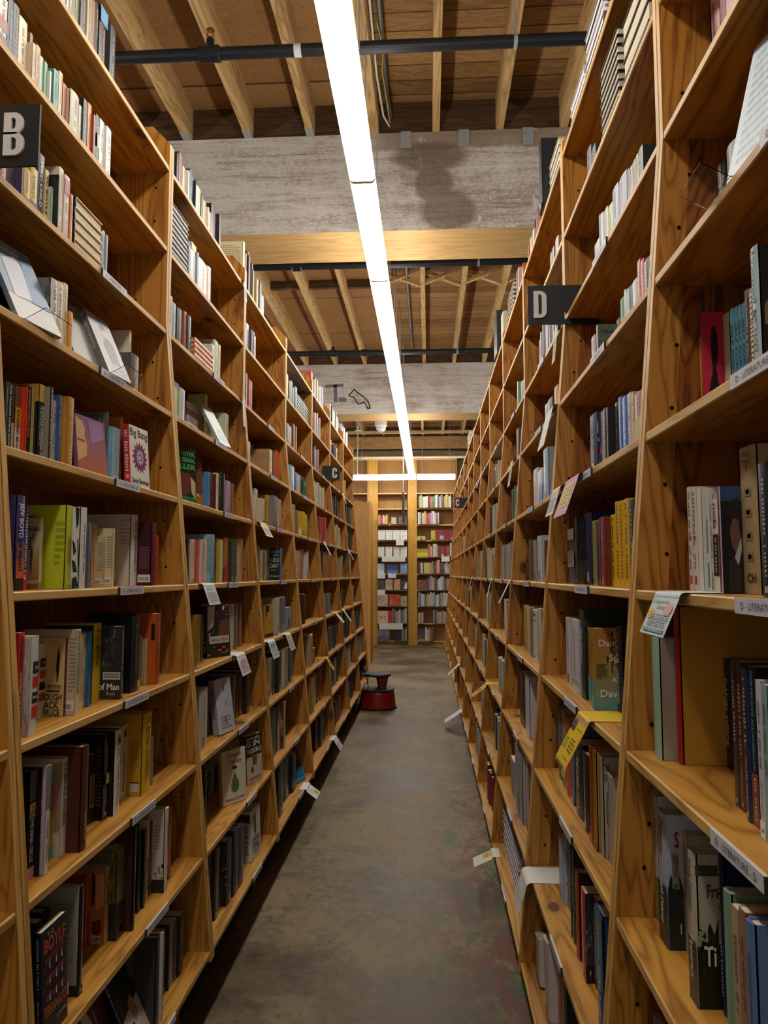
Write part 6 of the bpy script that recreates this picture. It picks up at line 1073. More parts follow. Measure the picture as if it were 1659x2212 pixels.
REST="""R 0.43 3.309 1.095 0 0.201 0.11 0.134 b4903c 0
L -0.819 3.216 0.823 0 0.191 0.057 0.131 6a2a1c 0
L -0.937 1.677 2.558 0 0.14 0.013 0.095 6f9f7c 0
R 0.51 1.708 2.35 0 0.1 0.034 0.065 22282c 0
L -0.925 1.805 2.269 0 0.157 0.014 0.108 bb6a24 0
L -1.032 2.99 2.269 0 0.17 0.051 0.035 5f2023 0
R 0.494 1.671 2.04 0 0.116 0.025 0.079 b4343f 0
L -0.853 3.163 1.401 0 0.176 0.061 0.122 2c3a32 0
L -0.861 2.657 1.401 0 0.162 0.039 0.11 c9b9a4 0
R 0.465 1.675 1.718 0 0.128 0.022 0.086 b98a70 0
L -0.867 4.098 1.69 0 0.188 0.128 0.126 6f7472 0
R 0.51 2.034 3.079 1.571,0,1.571 0.15 0.03 0.244 1d1e22 3
R 0.51 2.034 3.048 1.571,0,1.571 0.15 0.03 0.245 c9c7cc 3
R 0.51 2.036 2.955 1.571,0,1.571 0.15 0.03 0.242 c9c7cc 3
R 0.51 2.037 2.986 1.571,0,1.571 0.15 0.03 0.241 1d1e22 3
R 0.51 2.037 3.017 1.571,0,1.571 0.15 0.03 0.242 8a8a8c 3
R 0.51 2.038 3.111 1.571,0,1.571 0.15 0.03 0.242 8a8a8c 3
R 0.559 2.139 2.04 0 0.141 0.037 0.092 8a7440 0
L -0.746 4.117 0.244 0 0.198 0.114 0.128 22283c 0
R 0.504 2.207 2.04 0 0.116 0.057 0.076 9a7a80 0
R 0.37 3.336 0.466 0 0.148 0.145 0.098 8d8894 0
L -0.875 3.156 1.69 0 0.153 0.069 0.1 a68aa0 0
R 0.448 1.983 1.405 0 0.169 0.026 0.116 1f1c24 0
L -0.939 2.619 2.269 0 0.173 0.035 0.112 7d7f80 0
L -0.915 3.26 1.98 0 0.184 0.062 0.1 b9bda0 0
L -0.922 2.198 1.98 0 0.212 0.016 0.12 c6bda6 0
R 0.425 3.098 1.095 0 0.203 0.083 0.134 8a7254 0
L -0.822 4.264 1.112 0 0.128 0.189 0.089 8195aa 0
L -0.858 2.295 1.401 0 0.158 0.024 0.11 b02a20 0
L -0.84 2.141 1.112 0 0.145 0.02 0.1 8d8570 0
R 0.475 1.986 1.718 0 0.163 0.026 0.109 3a1c20 0
L -0.822 3.167 0.823 0 0.196 0.048 0.126 20242a 0
L -0.902 2.16 1.69 0 0.182 0.017 0.117 b38a34 0
R 0.453 3.147 1.405 0 0.173 0.096 0.112 8a867c 0
R 0.499 1.864 2.04 0 0.1 0.036 0.067 4f8f5c 0
R 0.545 1.485 1.718 0 0.191 0.007 0.127 c9a81c 0
R 0.43 3.219 1.095 0 0.197 0.089 0.135 bdb092 0
L -0.913 2.78 2.848 0 0.135 0.058 0.094 bfb58e 0
L -0.919 2.129 1.401 0 0.169 0.015 0.116 d0c296 0
L -0.84 2.721 1.112 0 0.169 0.034 0.114 3a2a22 0
L -0.867 2.624 1.401 0 0.161 0.032 0.103 23211f 0
L -0.86 3.251 1.401 0 0.176 0.056 0.119 3a4a3c 0
L -0.802 3.274 0.823 0 0.198 0.05 0.132 2a2422 0
R 0.52 2.088 2.35 0 0.144 0.033 0.098 a8a48c 0
L -0.892 2.115 1.69 0 0.178 0.015 0.124 26221f 0
L -0.794 3.769 0.823 0 0.185 0.08 0.119 4a3f30 0
L -0.92 2.725 2.848 0 0.169 0.039 0.116 22405c 0
L -0.925 2.756 2.269 0 0.172 0.035 0.12 33383a 0
R 0.52 2.217 2.65 0 0.112 0.058 0.076 2f3134 0
L 0.64 2.098 2.871 1.571,0,0 0.199 0.024 0.13 2a2a2c 1
L -0.775 4.026 0.823 0 0.207 0.088 0.142 b9b08c 0
L 0.64 2.099 2.724 1.571,0,0 0.199 0.024 0.13 2a2a2c 1
L 0.64 2.097 2.699 1.571,0,0 0.195 0.024 0.13 1e2024 1
L 0.64 2.1 2.675 1.571,0,0 0.2 0.024 0.13 2a2a2c 1
L 0.64 2.099 2.847 1.571,0,0 0.199 0.024 0.13 1e2024 1
L 0.64 2.1 2.798 1.571,0,0 0.201 0.024 0.13 1e2024 1
L 0.64 2.098 2.748 1.571,0,0 0.195 0.024 0.13 1e2024 1
L 0.64 2.1 2.65 1.571,0,0 0.201 0.024 0.13 1e2024 1
L 0.64 2.1 2.773 1.571,0,0 0.2 0.024 0.13 2a2a2c 1
L 0.64 2.1 2.822 1.571,0,0 0.198 0.024 0.13 2a2a2c 1
L -0.837 3.143 1.112 0 0.195 0.042 0.134 c2bfb8 0
L -0.921 4.392 1.98 0 0.206 0.111 0.14 c24a1c 0
L -0.785 4.2 0.823 0 0.199 0.1 0.139 3f5a72 0
L -0.938 1.947 2.558 0 0.177 0.012 0.116 8a3c22 0
L -0.938 1.86 2.558 0 0.149 0.013 0.099 cfccc4 0
R 0.438 2.782 1.405 0 0.156 0.066 0.108 5a2c20 0
L -0.807 2.165 0.823 0 0.14 0.018 0.091 8d8577 0
L -0.904 2.554 2.848 0 0.137 0.039 0.088 6a2024 0
L -0.894 3.744 1.698 -0.105,0,0 0.184 0.074 0.127 b9b6b0 0
L -0.888 4.326 1.69 0 0.192 0.111 0.129 b49a82 0
L -0.844 3.298 1.112 0 0.193 0.047 0.132 8a5a4a 0
L -0.893 3.01 0.533 0 0.101 0.057 0.067 22201f 0
R 0.51 1.768 2.35 0 0.1 0.028 0.068 6a4a34 0
L -0.939 2.593 2.269 0 0.188 0.024 0.129 8a8682 0
R 0.51 1.797 2.35 0 0.1 0.029 0.066 a8747a 0
L -0.878 1.909 1.401 0 0.162 0.01 0.112 c7ad7e 0
L -0.843 1.835 1.112 0 0.194 0.007 0.128 1f2a3a 0
L -0.917 1.709 2.848 0 0.1 0.016 0.067 b9b6ae 0
R 0.475 1.96 1.718 0 0.159 0.02 0.13 22201f 0
L -0.888 2.928 1.69 0 0.159 0.038 0.103 4a7fa8 0
L -0.904 2.132 1.69 0 0.194 0.012 0.135 c29a42 0
R 0.52 2.122 2.35 0 0.146 0.028 0.097 22242a 0
L -0.931 2.728 2.269 0 0.178 0.027 0.117 9c4a44 0
L -0.876 3.838 1.69 0 0.145 0.09 0.094 c2b48e 0
R 0.51 1.744 2.35 0 0.1 0.023 0.069 8f8a3c 0
R 0.52 2.344 3.048 1.571,0,1.571 0.15 0.03 0.234 c9c7cc 3
R 0.52 2.345 2.986 1.571,0,1.571 0.15 0.03 0.234 b9b7bc 3
R 0.52 2.344 3.079 1.571,0,1.571 0.15 0.03 0.238 b9b7bc 3
R 0.52 2.346 3.017 1.571,0,1.571 0.15 0.03 0.234 25262a 3
R 0.52 2.345 2.955 1.571,0,1.571 0.15 0.03 0.236 c9c7cc 3
L -0.915 2.501 2.848 0 0.128 0.033 0.084 2c3a66 0
R 0.494 2.926 2.04 0 0.1 0.114 0.064 33333a 0
L -0.855 2.772 1.401 0 0.167 0.028 0.114 cbb0a8 0
L -0.89 4.72 1.98 0 0.165 0.15 0.111 86aac0 0
L -0.937 3.214 2.269 0 0.2 0.037 0.136 cbc08e 0
L -0.86 5.171 1.401 0.122,0,0 0.186 0.162 0.14 c4c2bc 0
L -0.864 2.962 1.401 0 0.182 0.03 0.123 3a2f26 0
L -0.929 1.716 2.269 0 0.127 0.009 0.089 9fb09a 0
L -0.931 2.034 2.269 0 0.154 0.012 0.103 7d93a8 0
L -0.886 1.595 1.69 0 0.165 0.005 0.114 c2ab62 0
L -0.926 3.009 2.558 0 0.186 0.033 0.12 c9c5bc 0
L -0.935 2.021 2.269 0 0.16 0.012 0.112 cbc8c0 0
L -0.892 2.979 1.69 0 0.163 0.034 0.113 4a2024 0
L -0.831 3.187 1.112 0 0.199 0.034 0.139 6f5c4c 0
L -0.859 2.994 1.401 0 0.177 0.031 0.117 c0a23a 0
R 0.52 2.175 2.35 0 0.164 0.023 0.108 17171a 0
L -0.882 3.033 1.69 0 0.169 0.034 0.111 cfc49e 0
L -0.888 4.024 1.69 0 0.182 0.073 0.118 b8842a 0
L -0.865 3.326 1.401 0 0.196 0.038 0.133 c0a584 0
L -0.859 3.365 1.401 0 0.197 0.039 0.133 b08a6c 0
L -0.893 4.077 1.401 0 0.182 0.072 0.123 5a7d92 0
R 0.448 3.05 1.405 0 0.164 0.062 0.111 23211f 0
R 0.52 2.151 2.35 0 0.157 0.022 0.104 b9b9b8 0
L -0.923 3.066 2.269 0 0.154 0.039 0.105 c9c4ba 0
R 0.484 2.74 2.04 0 0.1 0.081 0.07 c2801c 0
R 0.482 3.621 0.155 0 0.195 0.066 0.06 a8a4ac 0
L -0.807 4.115 0.823 0 0.182 0.073 0.125 1f2a26 0
L -0.862 3.834 1.401 0 0.164 0.066 0.107 7a5844 0
L -0.749 5.198 0.244 0 0.213 0.126 0.142 33382e 0
R 0.477 3.515 0.155 0 0.1 0.105 0.065 2a2a2c 0
L -0.784 5.215 0.533 0 0.201 0.132 0.135 33302e 0
L -0.771 4.736 0.533 0 0.251 0.08 0.165 2a2420 0
L -0.765 5.079 0.244 0 0.201 0.118 0.13 2c2a24 0
L -0.75 2.19 0.244 0 0.182 0.01 0.123 20243a 0
L -0.862 5.793 1.69 0 0.204 0.178 0.135 7a1c24 0
L -0.894 3.326 1.69 0 0.161 0.04 0.111 8a6a4a 0
R -1.04 2.523 2.703 1.571,0,1.571 0.12 0.019 0.198 191a1f 3
R -1.04 2.525 2.682 1.571,0,1.571 0.12 0.019 0.196 191a1f 3
R -1.04 2.526 2.558 1.571,0,1.571 0.12 0.019 0.194 191a1f 3
R -1.04 2.525 2.62 1.571,0,1.571 0.12 0.019 0.196 191a1f 3
R -1.04 2.523 2.764 1.571,0,1.571 0.12 0.019 0.199 191a1f 3
R -1.04 2.525 2.744 1.571,0,1.571 0.12 0.019 0.196 191a1f 3
R -1.04 2.524 2.579 1.571,0,1.571 0.12 0.019 0.198 191a1f 3
R -1.04 2.525 2.641 1.571,0,1.571 0.12 0.019 0.196 191a1f 3
R -1.04 2.525 2.6 1.571,0,1.571 0.12 0.019 0.197 191a1f 3
R -1.04 2.524 2.661 1.571,0,1.571 0.12 0.019 0.199 191a1f 3
R -1.04 2.524 2.723 1.571,0,1.571 0.12 0.019 0.199 191a1f 3
L -0.803 4.79 0.823 0 0.207 0.092 0.138 2a2624 0
L -0.785 2.015 0.244 0 0.207 0.006 0.138 4a4640 0
L -0.883 3.077 1.69 0 0.18 0.028 0.121 17171a 0
L -0.926 1.579 2.269 0 0.1 0.007 0.07 4a3a5c 0
L -0.875 3.106 1.69 0 0.178 0.029 0.119 1d1c1e 0
L -0.787 2.033 0.533 0 0.225 0.006 0.144 141416 0
R 0.499 1.846 2.04 0 0.112 0.017 0.078 b9b9b4 0
L 0.478 3.655 0.211 1.571,0,0 0.612 0.027 0.13 a09ca8 1
L 0.478 3.655 0.295 1.571,0,0 0.612 0.027 0.13 8f8b98 1
L 0.478 3.656 0.239 1.571,0,0 0.611 0.027 0.13 8f8b98 1
L 0.478 3.657 0.267 1.571,0,0 0.614 0.027 0.13 a09ca8 1
L 0.478 3.657 0.155 1.571,0,0 0.613 0.027 0.13 a09ca8 1
L 0.478 3.656 0.183 1.571,0,0 0.611 0.027 0.13 8f8b98 1
L -0.854 3.744 1.401 0 0.158 0.055 0.103 c0b8ae 0
L -0.917 1.727 2.269 0 0.164 0.006 0.112 17171a 0
L -0.917 3.064 2.332 1.571,0,0 0.25 0.02 0.11 b8641c 1
L -0.917 3.064 2.29 1.571,0,0 0.25 0.02 0.11 b8641c 1
L -0.917 3.065 2.311 1.571,0,0 0.251 0.02 0.11 c26a1c 1
L -0.917 3.066 2.269 1.571,0,0 0.251 0.02 0.11 c26a1c 1
L -0.917 3.065 2.353 1.571,0,0 0.247 0.02 0.11 c26a1c 1
L -0.897 4.927 1.98 0 0.146 0.143 0.097 2f5f8c 0
L -0.783 5.36 0.533 0 0.219 0.116 0.152 b23a1c 0
L -0.891 3.001 0.823 0 0.125 0.031 0.085 b5602c 0
L -0.903 3.568 2.269 0 0.167 0.047 0.109 2a2a2c 0
L -0.914 2.88 2.848 0 0.124 0.038 0.084 b3a47c 0
R 0.51 1.827 2.35 0 0.11 0.017 0.071 2a2628 0
L -0.923 2.972 2.558 0 0.175 0.026 0.114 a86a5a 0
L -0.931 1.692 2.558 0 0.125 0.007 0.082 cfc7b8 0
L -0.897 2.178 1.69 0 0.188 0.008 0.131 9a2c26 0
L -0.872 4.738 1.69 0 0.198 0.084 0.139 a89878 0
L -0.918 4.883 0.823 0 0.204 0.076 0.141 5a4a3c 0
L -0.858 3.7 1.401 0 0.176 0.043 0.113 6a5a4a 0
L -0.859 4.974 1.411 -0.105,0,0 0.199 0.093 0.138 a86a5c 0
R 0.52 2.199 2.35 0 0.1 0.03 0.067 9aa68a 0
R 0.52 2.23 2.35 0 0.1 0.031 0.069 7a7a68 0
R 0.505 4.834 2.955 0 0.226 0.157 0.157 b4ae90 0
L -0.974 3.986 1.98 0 0.168 0.053 0.099 7f7f8c 0
R 0.51 2.815 2.65 0 0.1 0.074 0.065 8a7864 0
L -0.918 2.726 2.558 0 0.149 0.022 0.101 6d7f90 0
L -0.716 2.048 0.244 0 0.227 0.005 0.157 b9b4a8 0
L -0.843 4.762 1.401 0 0.186 0.087 0.12 b0a890 0
L -0.915 3.628 2.848 0 0.241 0.031 0.158 5a4234 0
L -0.919 3.643 2.558 0 0.157 0.048 0.107 b4aeb6 0
L -0.882 1.971 1.69 0 0.193 0.006 0.129 585f5c 0
L -0.933 1.821 2.269 0 0.161 0.006 0.109 222222 0
L -0.78 4.961 0.823 0.14,0,0 0.204 0.088 0.133 a89470 0
R 0.506 3.271 2.955 0 0.141 0.077 0.095 7a2c30 0
L -0.828 2.072 1.112 0 0.213 0.006 0.143 1b1b1f 0
L 0.66 2.991 2.988 1.571,0,0 0.228 0.032 0.15 5d7a9c 1
L 0.66 2.993 3.054 1.571,0,0 0.23 0.032 0.15 5d7a9c 1
L 0.66 2.992 2.955 1.571,0,0 0.228 0.032 0.15 c0b696 1
L 0.66 2.992 3.087 1.571,0,0 0.226 0.032 0.15 c0b696 1
L 0.66 2.993 3.021 1.571,0,0 0.227 0.032 0.15 c0b696 1
L -0.766 3.844 0.533 0 0.218 0.036 0.141 b48f84 0
L -0.775 3.808 0.533 0 0.215 0.035 0.143 22201f 0
L -0.936 1.731 2.558 0 0.142 0.006 0.096 2a3a3c 0
L -0.948 3.099 1.112 0 0.139 0.026 0.094 b5aa94 0
L -0.771 3.943 0.533 0 0.22 0.038 0.146 5a3420 0
R 0.494 3.041 2.04 0 0.1 0.073 0.067 a8a4a8 0
L -0.909 2.46 2.848 0 0.104 0.024 0.071 c2bfb6 0
R 0.343 2.536 0.16 -0.122,0,0 0.1 0.038 0.066 a8602c 0
L -0.848 2.882 0.925 1.571,0,0 0.151 0.025 0.1 8d9296 1
L -0.848 2.882 0.823 1.571,0,0 0.15 0.025 0.1 8d9296 1
L -0.779 5.095 0.533 0 0.21 0.084 0.135 b4ab9a 0
L -0.848 2.883 0.899 1.571,0,0 0.15 0.025 0.1 a3a6a6 1
L -0.848 2.881 0.874 1.571,0,0 0.148 0.025 0.1 8d9296 1
L -0.848 2.881 0.976 1.571,0,0 0.147 0.025 0.1 8d9296 1
L -0.885 4.929 1.69 0 0.178 0.089 0.116 8a7050 0
L -0.848 2.883 0.848 1.571,0,0 0.149 0.025 0.1 a3a6a6 1
L -0.848 2.883 0.951 1.571,0,0 0.149 0.025 0.1 a3a6a6 1
L -0.918 2.681 2.848 0 0.138 0.021 0.096 b0666a 0
L -0.905 2.597 2.848 0 0.107 0.026 0.069 b9a884 0
L -0.905 4.871 2.269 0 0.178 0.086 0.12 5a2420 0
L -0.927 2.023 2.848 0 0.21 0.006 0.145 20262e 0
L -0.914 3.723 2.269 0 0.167 0.04 0.11 b96a5c 0
L -0.9 3.595 2.848 0 0.203 0.032 0.14 3c2230 0
L -0.902 5.179 1.98 0 0.152 0.117 0.099 1c2420 0
L -0.881 5.266 1.69 0 0.174 0.102 0.118 b5ae4a 0
L -0.903 4.612 2.558 0 0.163 0.079 0.107 a3ab4a 0
L -0.756 5.4 0.244 0.175,0,0 0.1 0.171 0.07 2a2c28 0
R 0.517 2.881 2.35 0 0.206 0.024 0.135 77707c 0
L -0.906 3.086 2.848 0 0.165 0.024 0.113 22201f 0
L -0.978 3.066 2.088 1.571,0,0 0.143 0.026 0.095 8a7c98 1
L -0.978 3.066 2.034 1.571,0,0 0.142 0.026 0.095 c4bcc6 1
L -0.978 3.066 2.115 1.571,0,0 0.141 0.026 0.095 c4bcc6 1
L -0.978 3.068 1.98 1.571,0,0 0.144 0.026 0.095 b9b2c0 1
L -0.978 3.067 2.007 1.571,0,0 0.142 0.026 0.095 8a7c98 1
L -0.978 3.067 2.061 1.571,0,0 0.142 0.026 0.095 b9b2c0 1
R 0.519 3.582 2.955 0 0.151 0.07 0.099 b9a890 0
R 0.523 2.857 2.35 0 0.207 0.022 0.14 b0a8b4 0
L -0.899 3.843 2.848 0 0.165 0.043 0.115 3a4a42 0
L -0.909 2.839 2.848 0 0.128 0.023 0.083 3a463c 0
L -0.912 2.814 2.558 0 0.16 0.017 0.112 8093ab 0
L -0.905 2.535 2.848 0 0.122 0.017 0.08 17171a 0
R 0.51 2.911 2.65 0 0.1 0.056 0.067 2c2c2e 0
L -0.912 3.71 2.848 0 0.21 0.027 0.141 2a2e3c 0
L -0.835 4.885 1.112 0 0.196 0.062 0.132 bdb6aa 0
L -0.905 4.671 2.269 0 0.14 0.08 0.092 8a8f92 0
L -0.908 4.767 2.269 0 0.141 0.083 0.096 b0a894 0
L -0.9 3.772 2.848 0 0.153 0.04 0.102 b08a54 0
L -0.908 3.676 1.98 0 0.128 0.039 0.083 b9b5ae 0
R 0.517 2.987 2.35 0 0.194 0.024 0.133 8a9284 0
L -0.917 4.851 2.558 0 0.18 0.065 0.125 4a4f44 0
L -0.91 2.95 2.848 0 0.108 0.026 0.073 b8886a 0
L -0.882 6.172 1.69 0 0.213 0.105 0.14 2a2422 0
L -0.901 3.897 2.848 0 0.115 0.057 0.075 8d8d88 0
R 0.546 4.121 2.955 0 0.246 0.047 0.127 a8423c 0
L -0.906 2.664 2.848 0 0.127 0.016 0.088 c9c4ba 0
R 0.531 2.798 2.35 0 0.171 0.02 0.117 3f4444 0
R 0.528 4.169 2.955 0 0.243 0.05 0.145 b9a8a4 0
R 0.519 3.012 2.35 0 0.202 0.021 0.132 3f4444 0
L -0.904 4.952 2.558 0 0.163 0.073 0.114 2f78a0 0
L -0.864 3.909 1.401 0 0.158 0.034 0.104 b59a3c 0
R 0.517 3.45 2.955 0 0.168 0.043 0.113 3a2c2c 0
R 0.51 2.906 2.35 0 0.181 0.021 0.126 a89aa4 0
R 0.36 3.938 0.466 0 0.209 0.051 0.14 7d9a8a 0
R 0.51 2.968 2.65 0 0.1 0.046 0.065 3a3a3a 0
L -0.881 3.014 1.69 0 0.16 0.015 0.111 5a1f20 0
L -0.892 3.986 1.69 0 0.146 0.036 0.096 4a3038 0
R 0.517 2.834 2.35 0 0.154 0.022 0.104 9a97a8 0
R 0.518 3.035 2.35 0 0.178 0.023 0.119 a8a89c 0
L -0.913 3.661 2.269 0 0.154 0.028 0.1 b9908a 0
R 0.525 4.221 2.955 0 0.243 0.048 0.148 8a8a7a 0
R 0.36 3.99 0.466 0 0.216 0.05 0.144 9aa66a 0
L -0.9 3.632 2.269 0 0.151 0.028 0.097 a8382c 0
R 0.521 4.001 2.04 0 0.184 0.049 0.128 b0a89a 0
L -0.898 5.08 1.98 0 0.146 0.075 0.101 a8b8a4 0
L -0.899 3.682 2.848 0 0.164 0.028 0.106 6a6850 0
L -0.907 3.557 2.558 0 0.108 0.037 0.073 b9bab8 0
R 0.508 2.946 2.35 0 0.158 0.023 0.11 8a8f92 0
L -0.917 3.813 2.848 0 0.168 0.029 0.111 bfae80 0
R 0.508 3.232 2.955 0 0.143 0.037 0.097 6f2428 0
R 0.425 4.046 1.095 0 0.198 0.049 0.132 b9482a 0
R 0.482 3.966 1.718 0 0.182 0.047 0.118 5d6f64 0
R 0.498 4.051 2.04 0 0.197 0.046 0.125 4a4a50 0
L -0.908 3.769 2.558 0 0.132 0.033 0.091 b8a8a8 0
R 0.519 2.778 2.35 0 0.156 0.018 0.099 8a9284 0
R 0.514 3.145 2.35 0 0.179 0.023 0.12 8a8f92 0
R 0.515 3.199 2.955 0 0.151 0.032 0.104 3f6a8a 0
R 0.452 3.962 1.405 0 0.193 0.043 0.12 a8a69a 0
R 0.51 3.059 2.35 0 0.181 0.02 0.127 9a97a8 0
L -0.834 2.163 1.112 0 0.133 0.005 0.092 b9a878 0
R 0.448 4.147 1.405 0 0.202 0.046 0.132 a8a69a 0
L -0.756 2.659 0.244 0 0.226 0.006 0.156 6a4a34 0
R 0.545 4.175 2.35 0 0.189 0.046 0.126 3f423c 0
L -0.829 2.169 1.112 0 0.133 0.005 0.086 c0ae80 0
R 0.415 4.096 1.095 0 0.204 0.045 0.136 c0c0b8 0
R 0.497 4.098 2.04 0 0.199 0.042 0.138 a87a50 0
R 0.421 3.962 1.095 0 0.183 0.044 0.118 c0c0b8 0
R 0.412 3.979 0.785 0 0.176 0.045 0.114 2a2c2c 0
R 0.476 4.057 1.718 0 0.198 0.041 0.126 5d6f64 0
R 0.436 4.183 1.095 0 0.201 0.045 0.127 b9482a 0
R 0.479 4.014 1.718 0 0.185 0.042 0.123 7a8a7c 0
R 0.447 4.103 1.405 0 0.201 0.043 0.14 8f8880 0
R 0.503 3.39 2.955 0 0.1 0.059 0.068 b9b2a0 0
R -1.03 5.576 2.676 1.571,0,0 0.498 0.022 0.12 2f6f9c 1
R -1.03 5.577 2.629 1.571,0,0 0.499 0.022 0.12 2f6f9c 1
R -1.03 5.576 2.558 1.571,0,0 0.496 0.022 0.12 2f6f9c 1
R -1.03 5.576 2.653 1.571,0,0 0.495 0.022 0.12 2f6f9c 1
R -1.03 5.578 2.582 1.571,0,0 0.498 0.022 0.12 2f6f9c 1
R -1.03 5.578 2.606 1.571,0,0 0.498 0.022 0.12 2f6f9c 1
L -0.918 4.803 2.558 0 0.167 0.047 0.113 2c302e 0
R 0.467 4.305 1.405 0 0.199 0.047 0.124 8f8880 0
R 0.529 3.206 2.35 0 0.182 0.02 0.115 3f4444 0
R 0.528 2.819 2.35 0 0.194 0.013 0.124 a8a89c 0
R 0.484 4.168 1.718 0 0.178 0.046 0.12 7a8a7c 0
L -0.921 3.804 2.558 0 0.166 0.022 0.107 6f7d8a 0
R 0.528 4.292 2.35 0 0.209 0.042 0.13 6f9a8a 0
L -0.914 4.275 1.98 0 0.183 0.027 0.128 3a332c 0
R 0.512 3.299 2.35 0 0.176 0.023 0.117 a89aa4 0
R 0.387 3.938 0.785 0 0.196 0.039 0.126 b4aea8 0
R 0.357 4.191 0.155 0 0.188 0.048 0.12 55504a 0
L -0.793 5.134 0.823 0 0.1 0.084 0.067 a8642c 0
R 0.518 2.971 2.35 0 0.187 0.015 0.121 7a6a70 0
L -0.902 4.978 2.269 0 0.179 0.043 0.124 b8782c 0
R 0.454 4.226 1.405 0 0.199 0.042 0.13 8a807c 0
R 0.357 4.104 0.155 0 0.189 0.044 0.125 6a1c1c 0
L -0.909 4.303 1.98 0 0.175 0.028 0.122 8a6244 0
R 0.39 4.067 0.785 0 0.186 0.043 0.119 b4aea8 0
R 0.438 4.007 1.095 0 0.19 0.037 0.121 a8b0a4 0
R 0.402 4.025 0.785 0 0.182 0.041 0.114 a8a6a0 0
R 0.384 4.327 0.466 0 0.21 0.045 0.145 23285a 0
R 0.516 4.142 2.04 0 0.162 0.045 0.11 8aa89a 0
R 0.473 3.93 1.718 0 0.187 0.035 0.122 7a8a7c 0
R 0.393 4.143 0.785 0 0.188 0.044 0.125 a8a6a0 0
R 0.521 3.279 2.35 0 0.201 0.018 0.126 77707c 0
L -0.744 2.725 0.244 0 0.219 0.005 0.143 3a2a22 0
R 0.509 3.111 2.35 0 0.174 0.018 0.112 a89aa4 0
R 0.517 2.929 2.35 0 0.159 0.016 0.099 b4aeb0 0
R 0.387 4.188 0.785 0 0.187 0.045 0.116 b4aea8 0
R 0.375 4.11 0.466 0 0.22 0.036 0.149 7d9a8a 0
R 0.482 4.216 1.718 0 0.199 0.038 0.127 5d6f64 0
R 0.457 4.006 1.405 0 0.196 0.033 0.135 9c948a 0
R 0.437 4.142 1.095 0 0.181 0.04 0.116 a8b0a4 0
R 0.369 4.212 0.466 0 0.19 0.043 0.125 2c3170 0
R 0.519 3.243 2.35 0 0.158 0.021 0.107 9a97a8 0
R 0.464 4.393 1.405 0 0.203 0.04 0.142 9c948a 0
R 0.528 3.185 2.35 0 0.156 0.019 0.103 8a9284 0
R 0.533 3.13 2.35 0 0.202 0.014 0.139 b4aeb0 0
R 0.369 4.041 0.466 0 0.201 0.035 0.138 23285a 0
R 0.449 4.041 1.405 0 0.209 0.03 0.134 8a807c 0
L -0.864 5.899 1.401 0 0.222 0.048 0.154 a86a54 0
L -0.912 6.031 1.98 0 0.211 0.053 0.139 b9b8a8 0
R 0.442 4.467 1.405 0 0.192 0.045 0.133 a89c94 0
R 0.457 4.354 1.405 0 0.2 0.038 0.138 a8a69a 0
R 0.424 3.93 1.095 0 0.186 0.031 0.123 b9482a 0
R 0.514 3.17 2.35 0 0.205 0.014 0.137 7a6a70 0
R 0.515 3.654 2.955 0 0.145 0.033 0.096 8a3428 0
L -0.802 5.83 0.823 0 0.199 0.052 0.13 55605a 0
L -0.858 5.996 1.401 0 0.226 0.048 0.152 b0602c 0
L -0.904 3.693 2.558 0 0.139 0.019 0.096 3c4248 0
R 0.541 4.222 2.35 0 0.19 0.033 0.127 b09a54 0
R 0.34 4.149 0.155 0 0.18 0.041 0.113 8a2420 0
L -0.856 5.851 1.401 0 0.213 0.046 0.148 8a8458 0
R 0.483 4.1 1.718 0 0.178 0.033 0.112 7a8a7c 0
R 0.332 4.276 0.155 0 0.181 0.045 0.117 8a2420 0
R 0.517 3.081 2.35 0 0.185 0.013 0.116 b0a8b4 0
L -0.929 6.008 2.269 0 0.239 0.043 0.144 a88a94 0
R 0.543 4.256 2.35 0 0.18 0.034 0.113 8a8f92 0
R 0.444 4.513 1.405 0 0.206 0.039 0.137 8f8880 0
R 0.457 4.269 1.405 0 0.192 0.034 0.127 a89c94 0
R 0.458 4.195 1.405 0 0.205 0.03 0.138 9c948a 0
R 0.332 4.366 0.155 0 0.192 0.043 0.12 6a1c1c 0
R 0.469 4.135 1.718 0 0.183 0.032 0.119 5d6f64 0
R 0.509 3.096 2.35 0 0.175 0.014 0.11 77707c 0
R 0.375 4.972 0.466 0 0.222 0.051 0.147 8a867c 0
R 0.441 4.072 1.405 0 0.196 0.029 0.127 a89c94 0
L -0.938 6.06 2.848 0 0.231 0.044 0.135 2f5f8a 0
R 0.459 4.595 1.405 0 0.193 0.041 0.129 9c948a 0
L -0.866 2.801 1.401 0 0.167 0.006 0.116 c9a8a0 0
L -0.852 5.948 1.401 0 0.204 0.047 0.139 3a2c24 0
R 0.458 4.554 1.405 0 0.192 0.04 0.123 a8a69a 0
L -0.944 6.231 2.848 0 0.209 0.052 0.129 b5503c 0
R 0.372 4.287 0.466 0 0.181 0.039 0.116 9aa66a 0
L -0.946 6.059 2.558 0 0.203 0.049 0.128 55607a 0
L -0.908 6.086 1.98 0 0.214 0.046 0.143 8fa8b0 0
R 0.385 4.178 0.466 0 0.191 0.033 0.123 23285a 0
L -0.932 6.138 2.848 0 0.22 0.048 0.141 c4b8a4 0
R 0.51 3.227 2.35 0 0.191 0.014 0.124 a8a89c 0
R 0.378 4.077 0.466 0 0.187 0.031 0.128 2c3170 0
R 0.489 5.322 1.718 0 0.219 0.053 0.152 55605a 0
R 0.348 4.323 0.155 0 0.172 0.042 0.119 55504a 0
R 0.373 4.147 0.466 0 0.209 0.03 0.131 9aa66a 0
L 0.64 4.62 3.061 1.571,0,0 0.329 0.025 0.13 5a2024 1
L 0.64 4.622 2.982 1.571,0,0 0.331 0.025 0.13 1c1c20 1
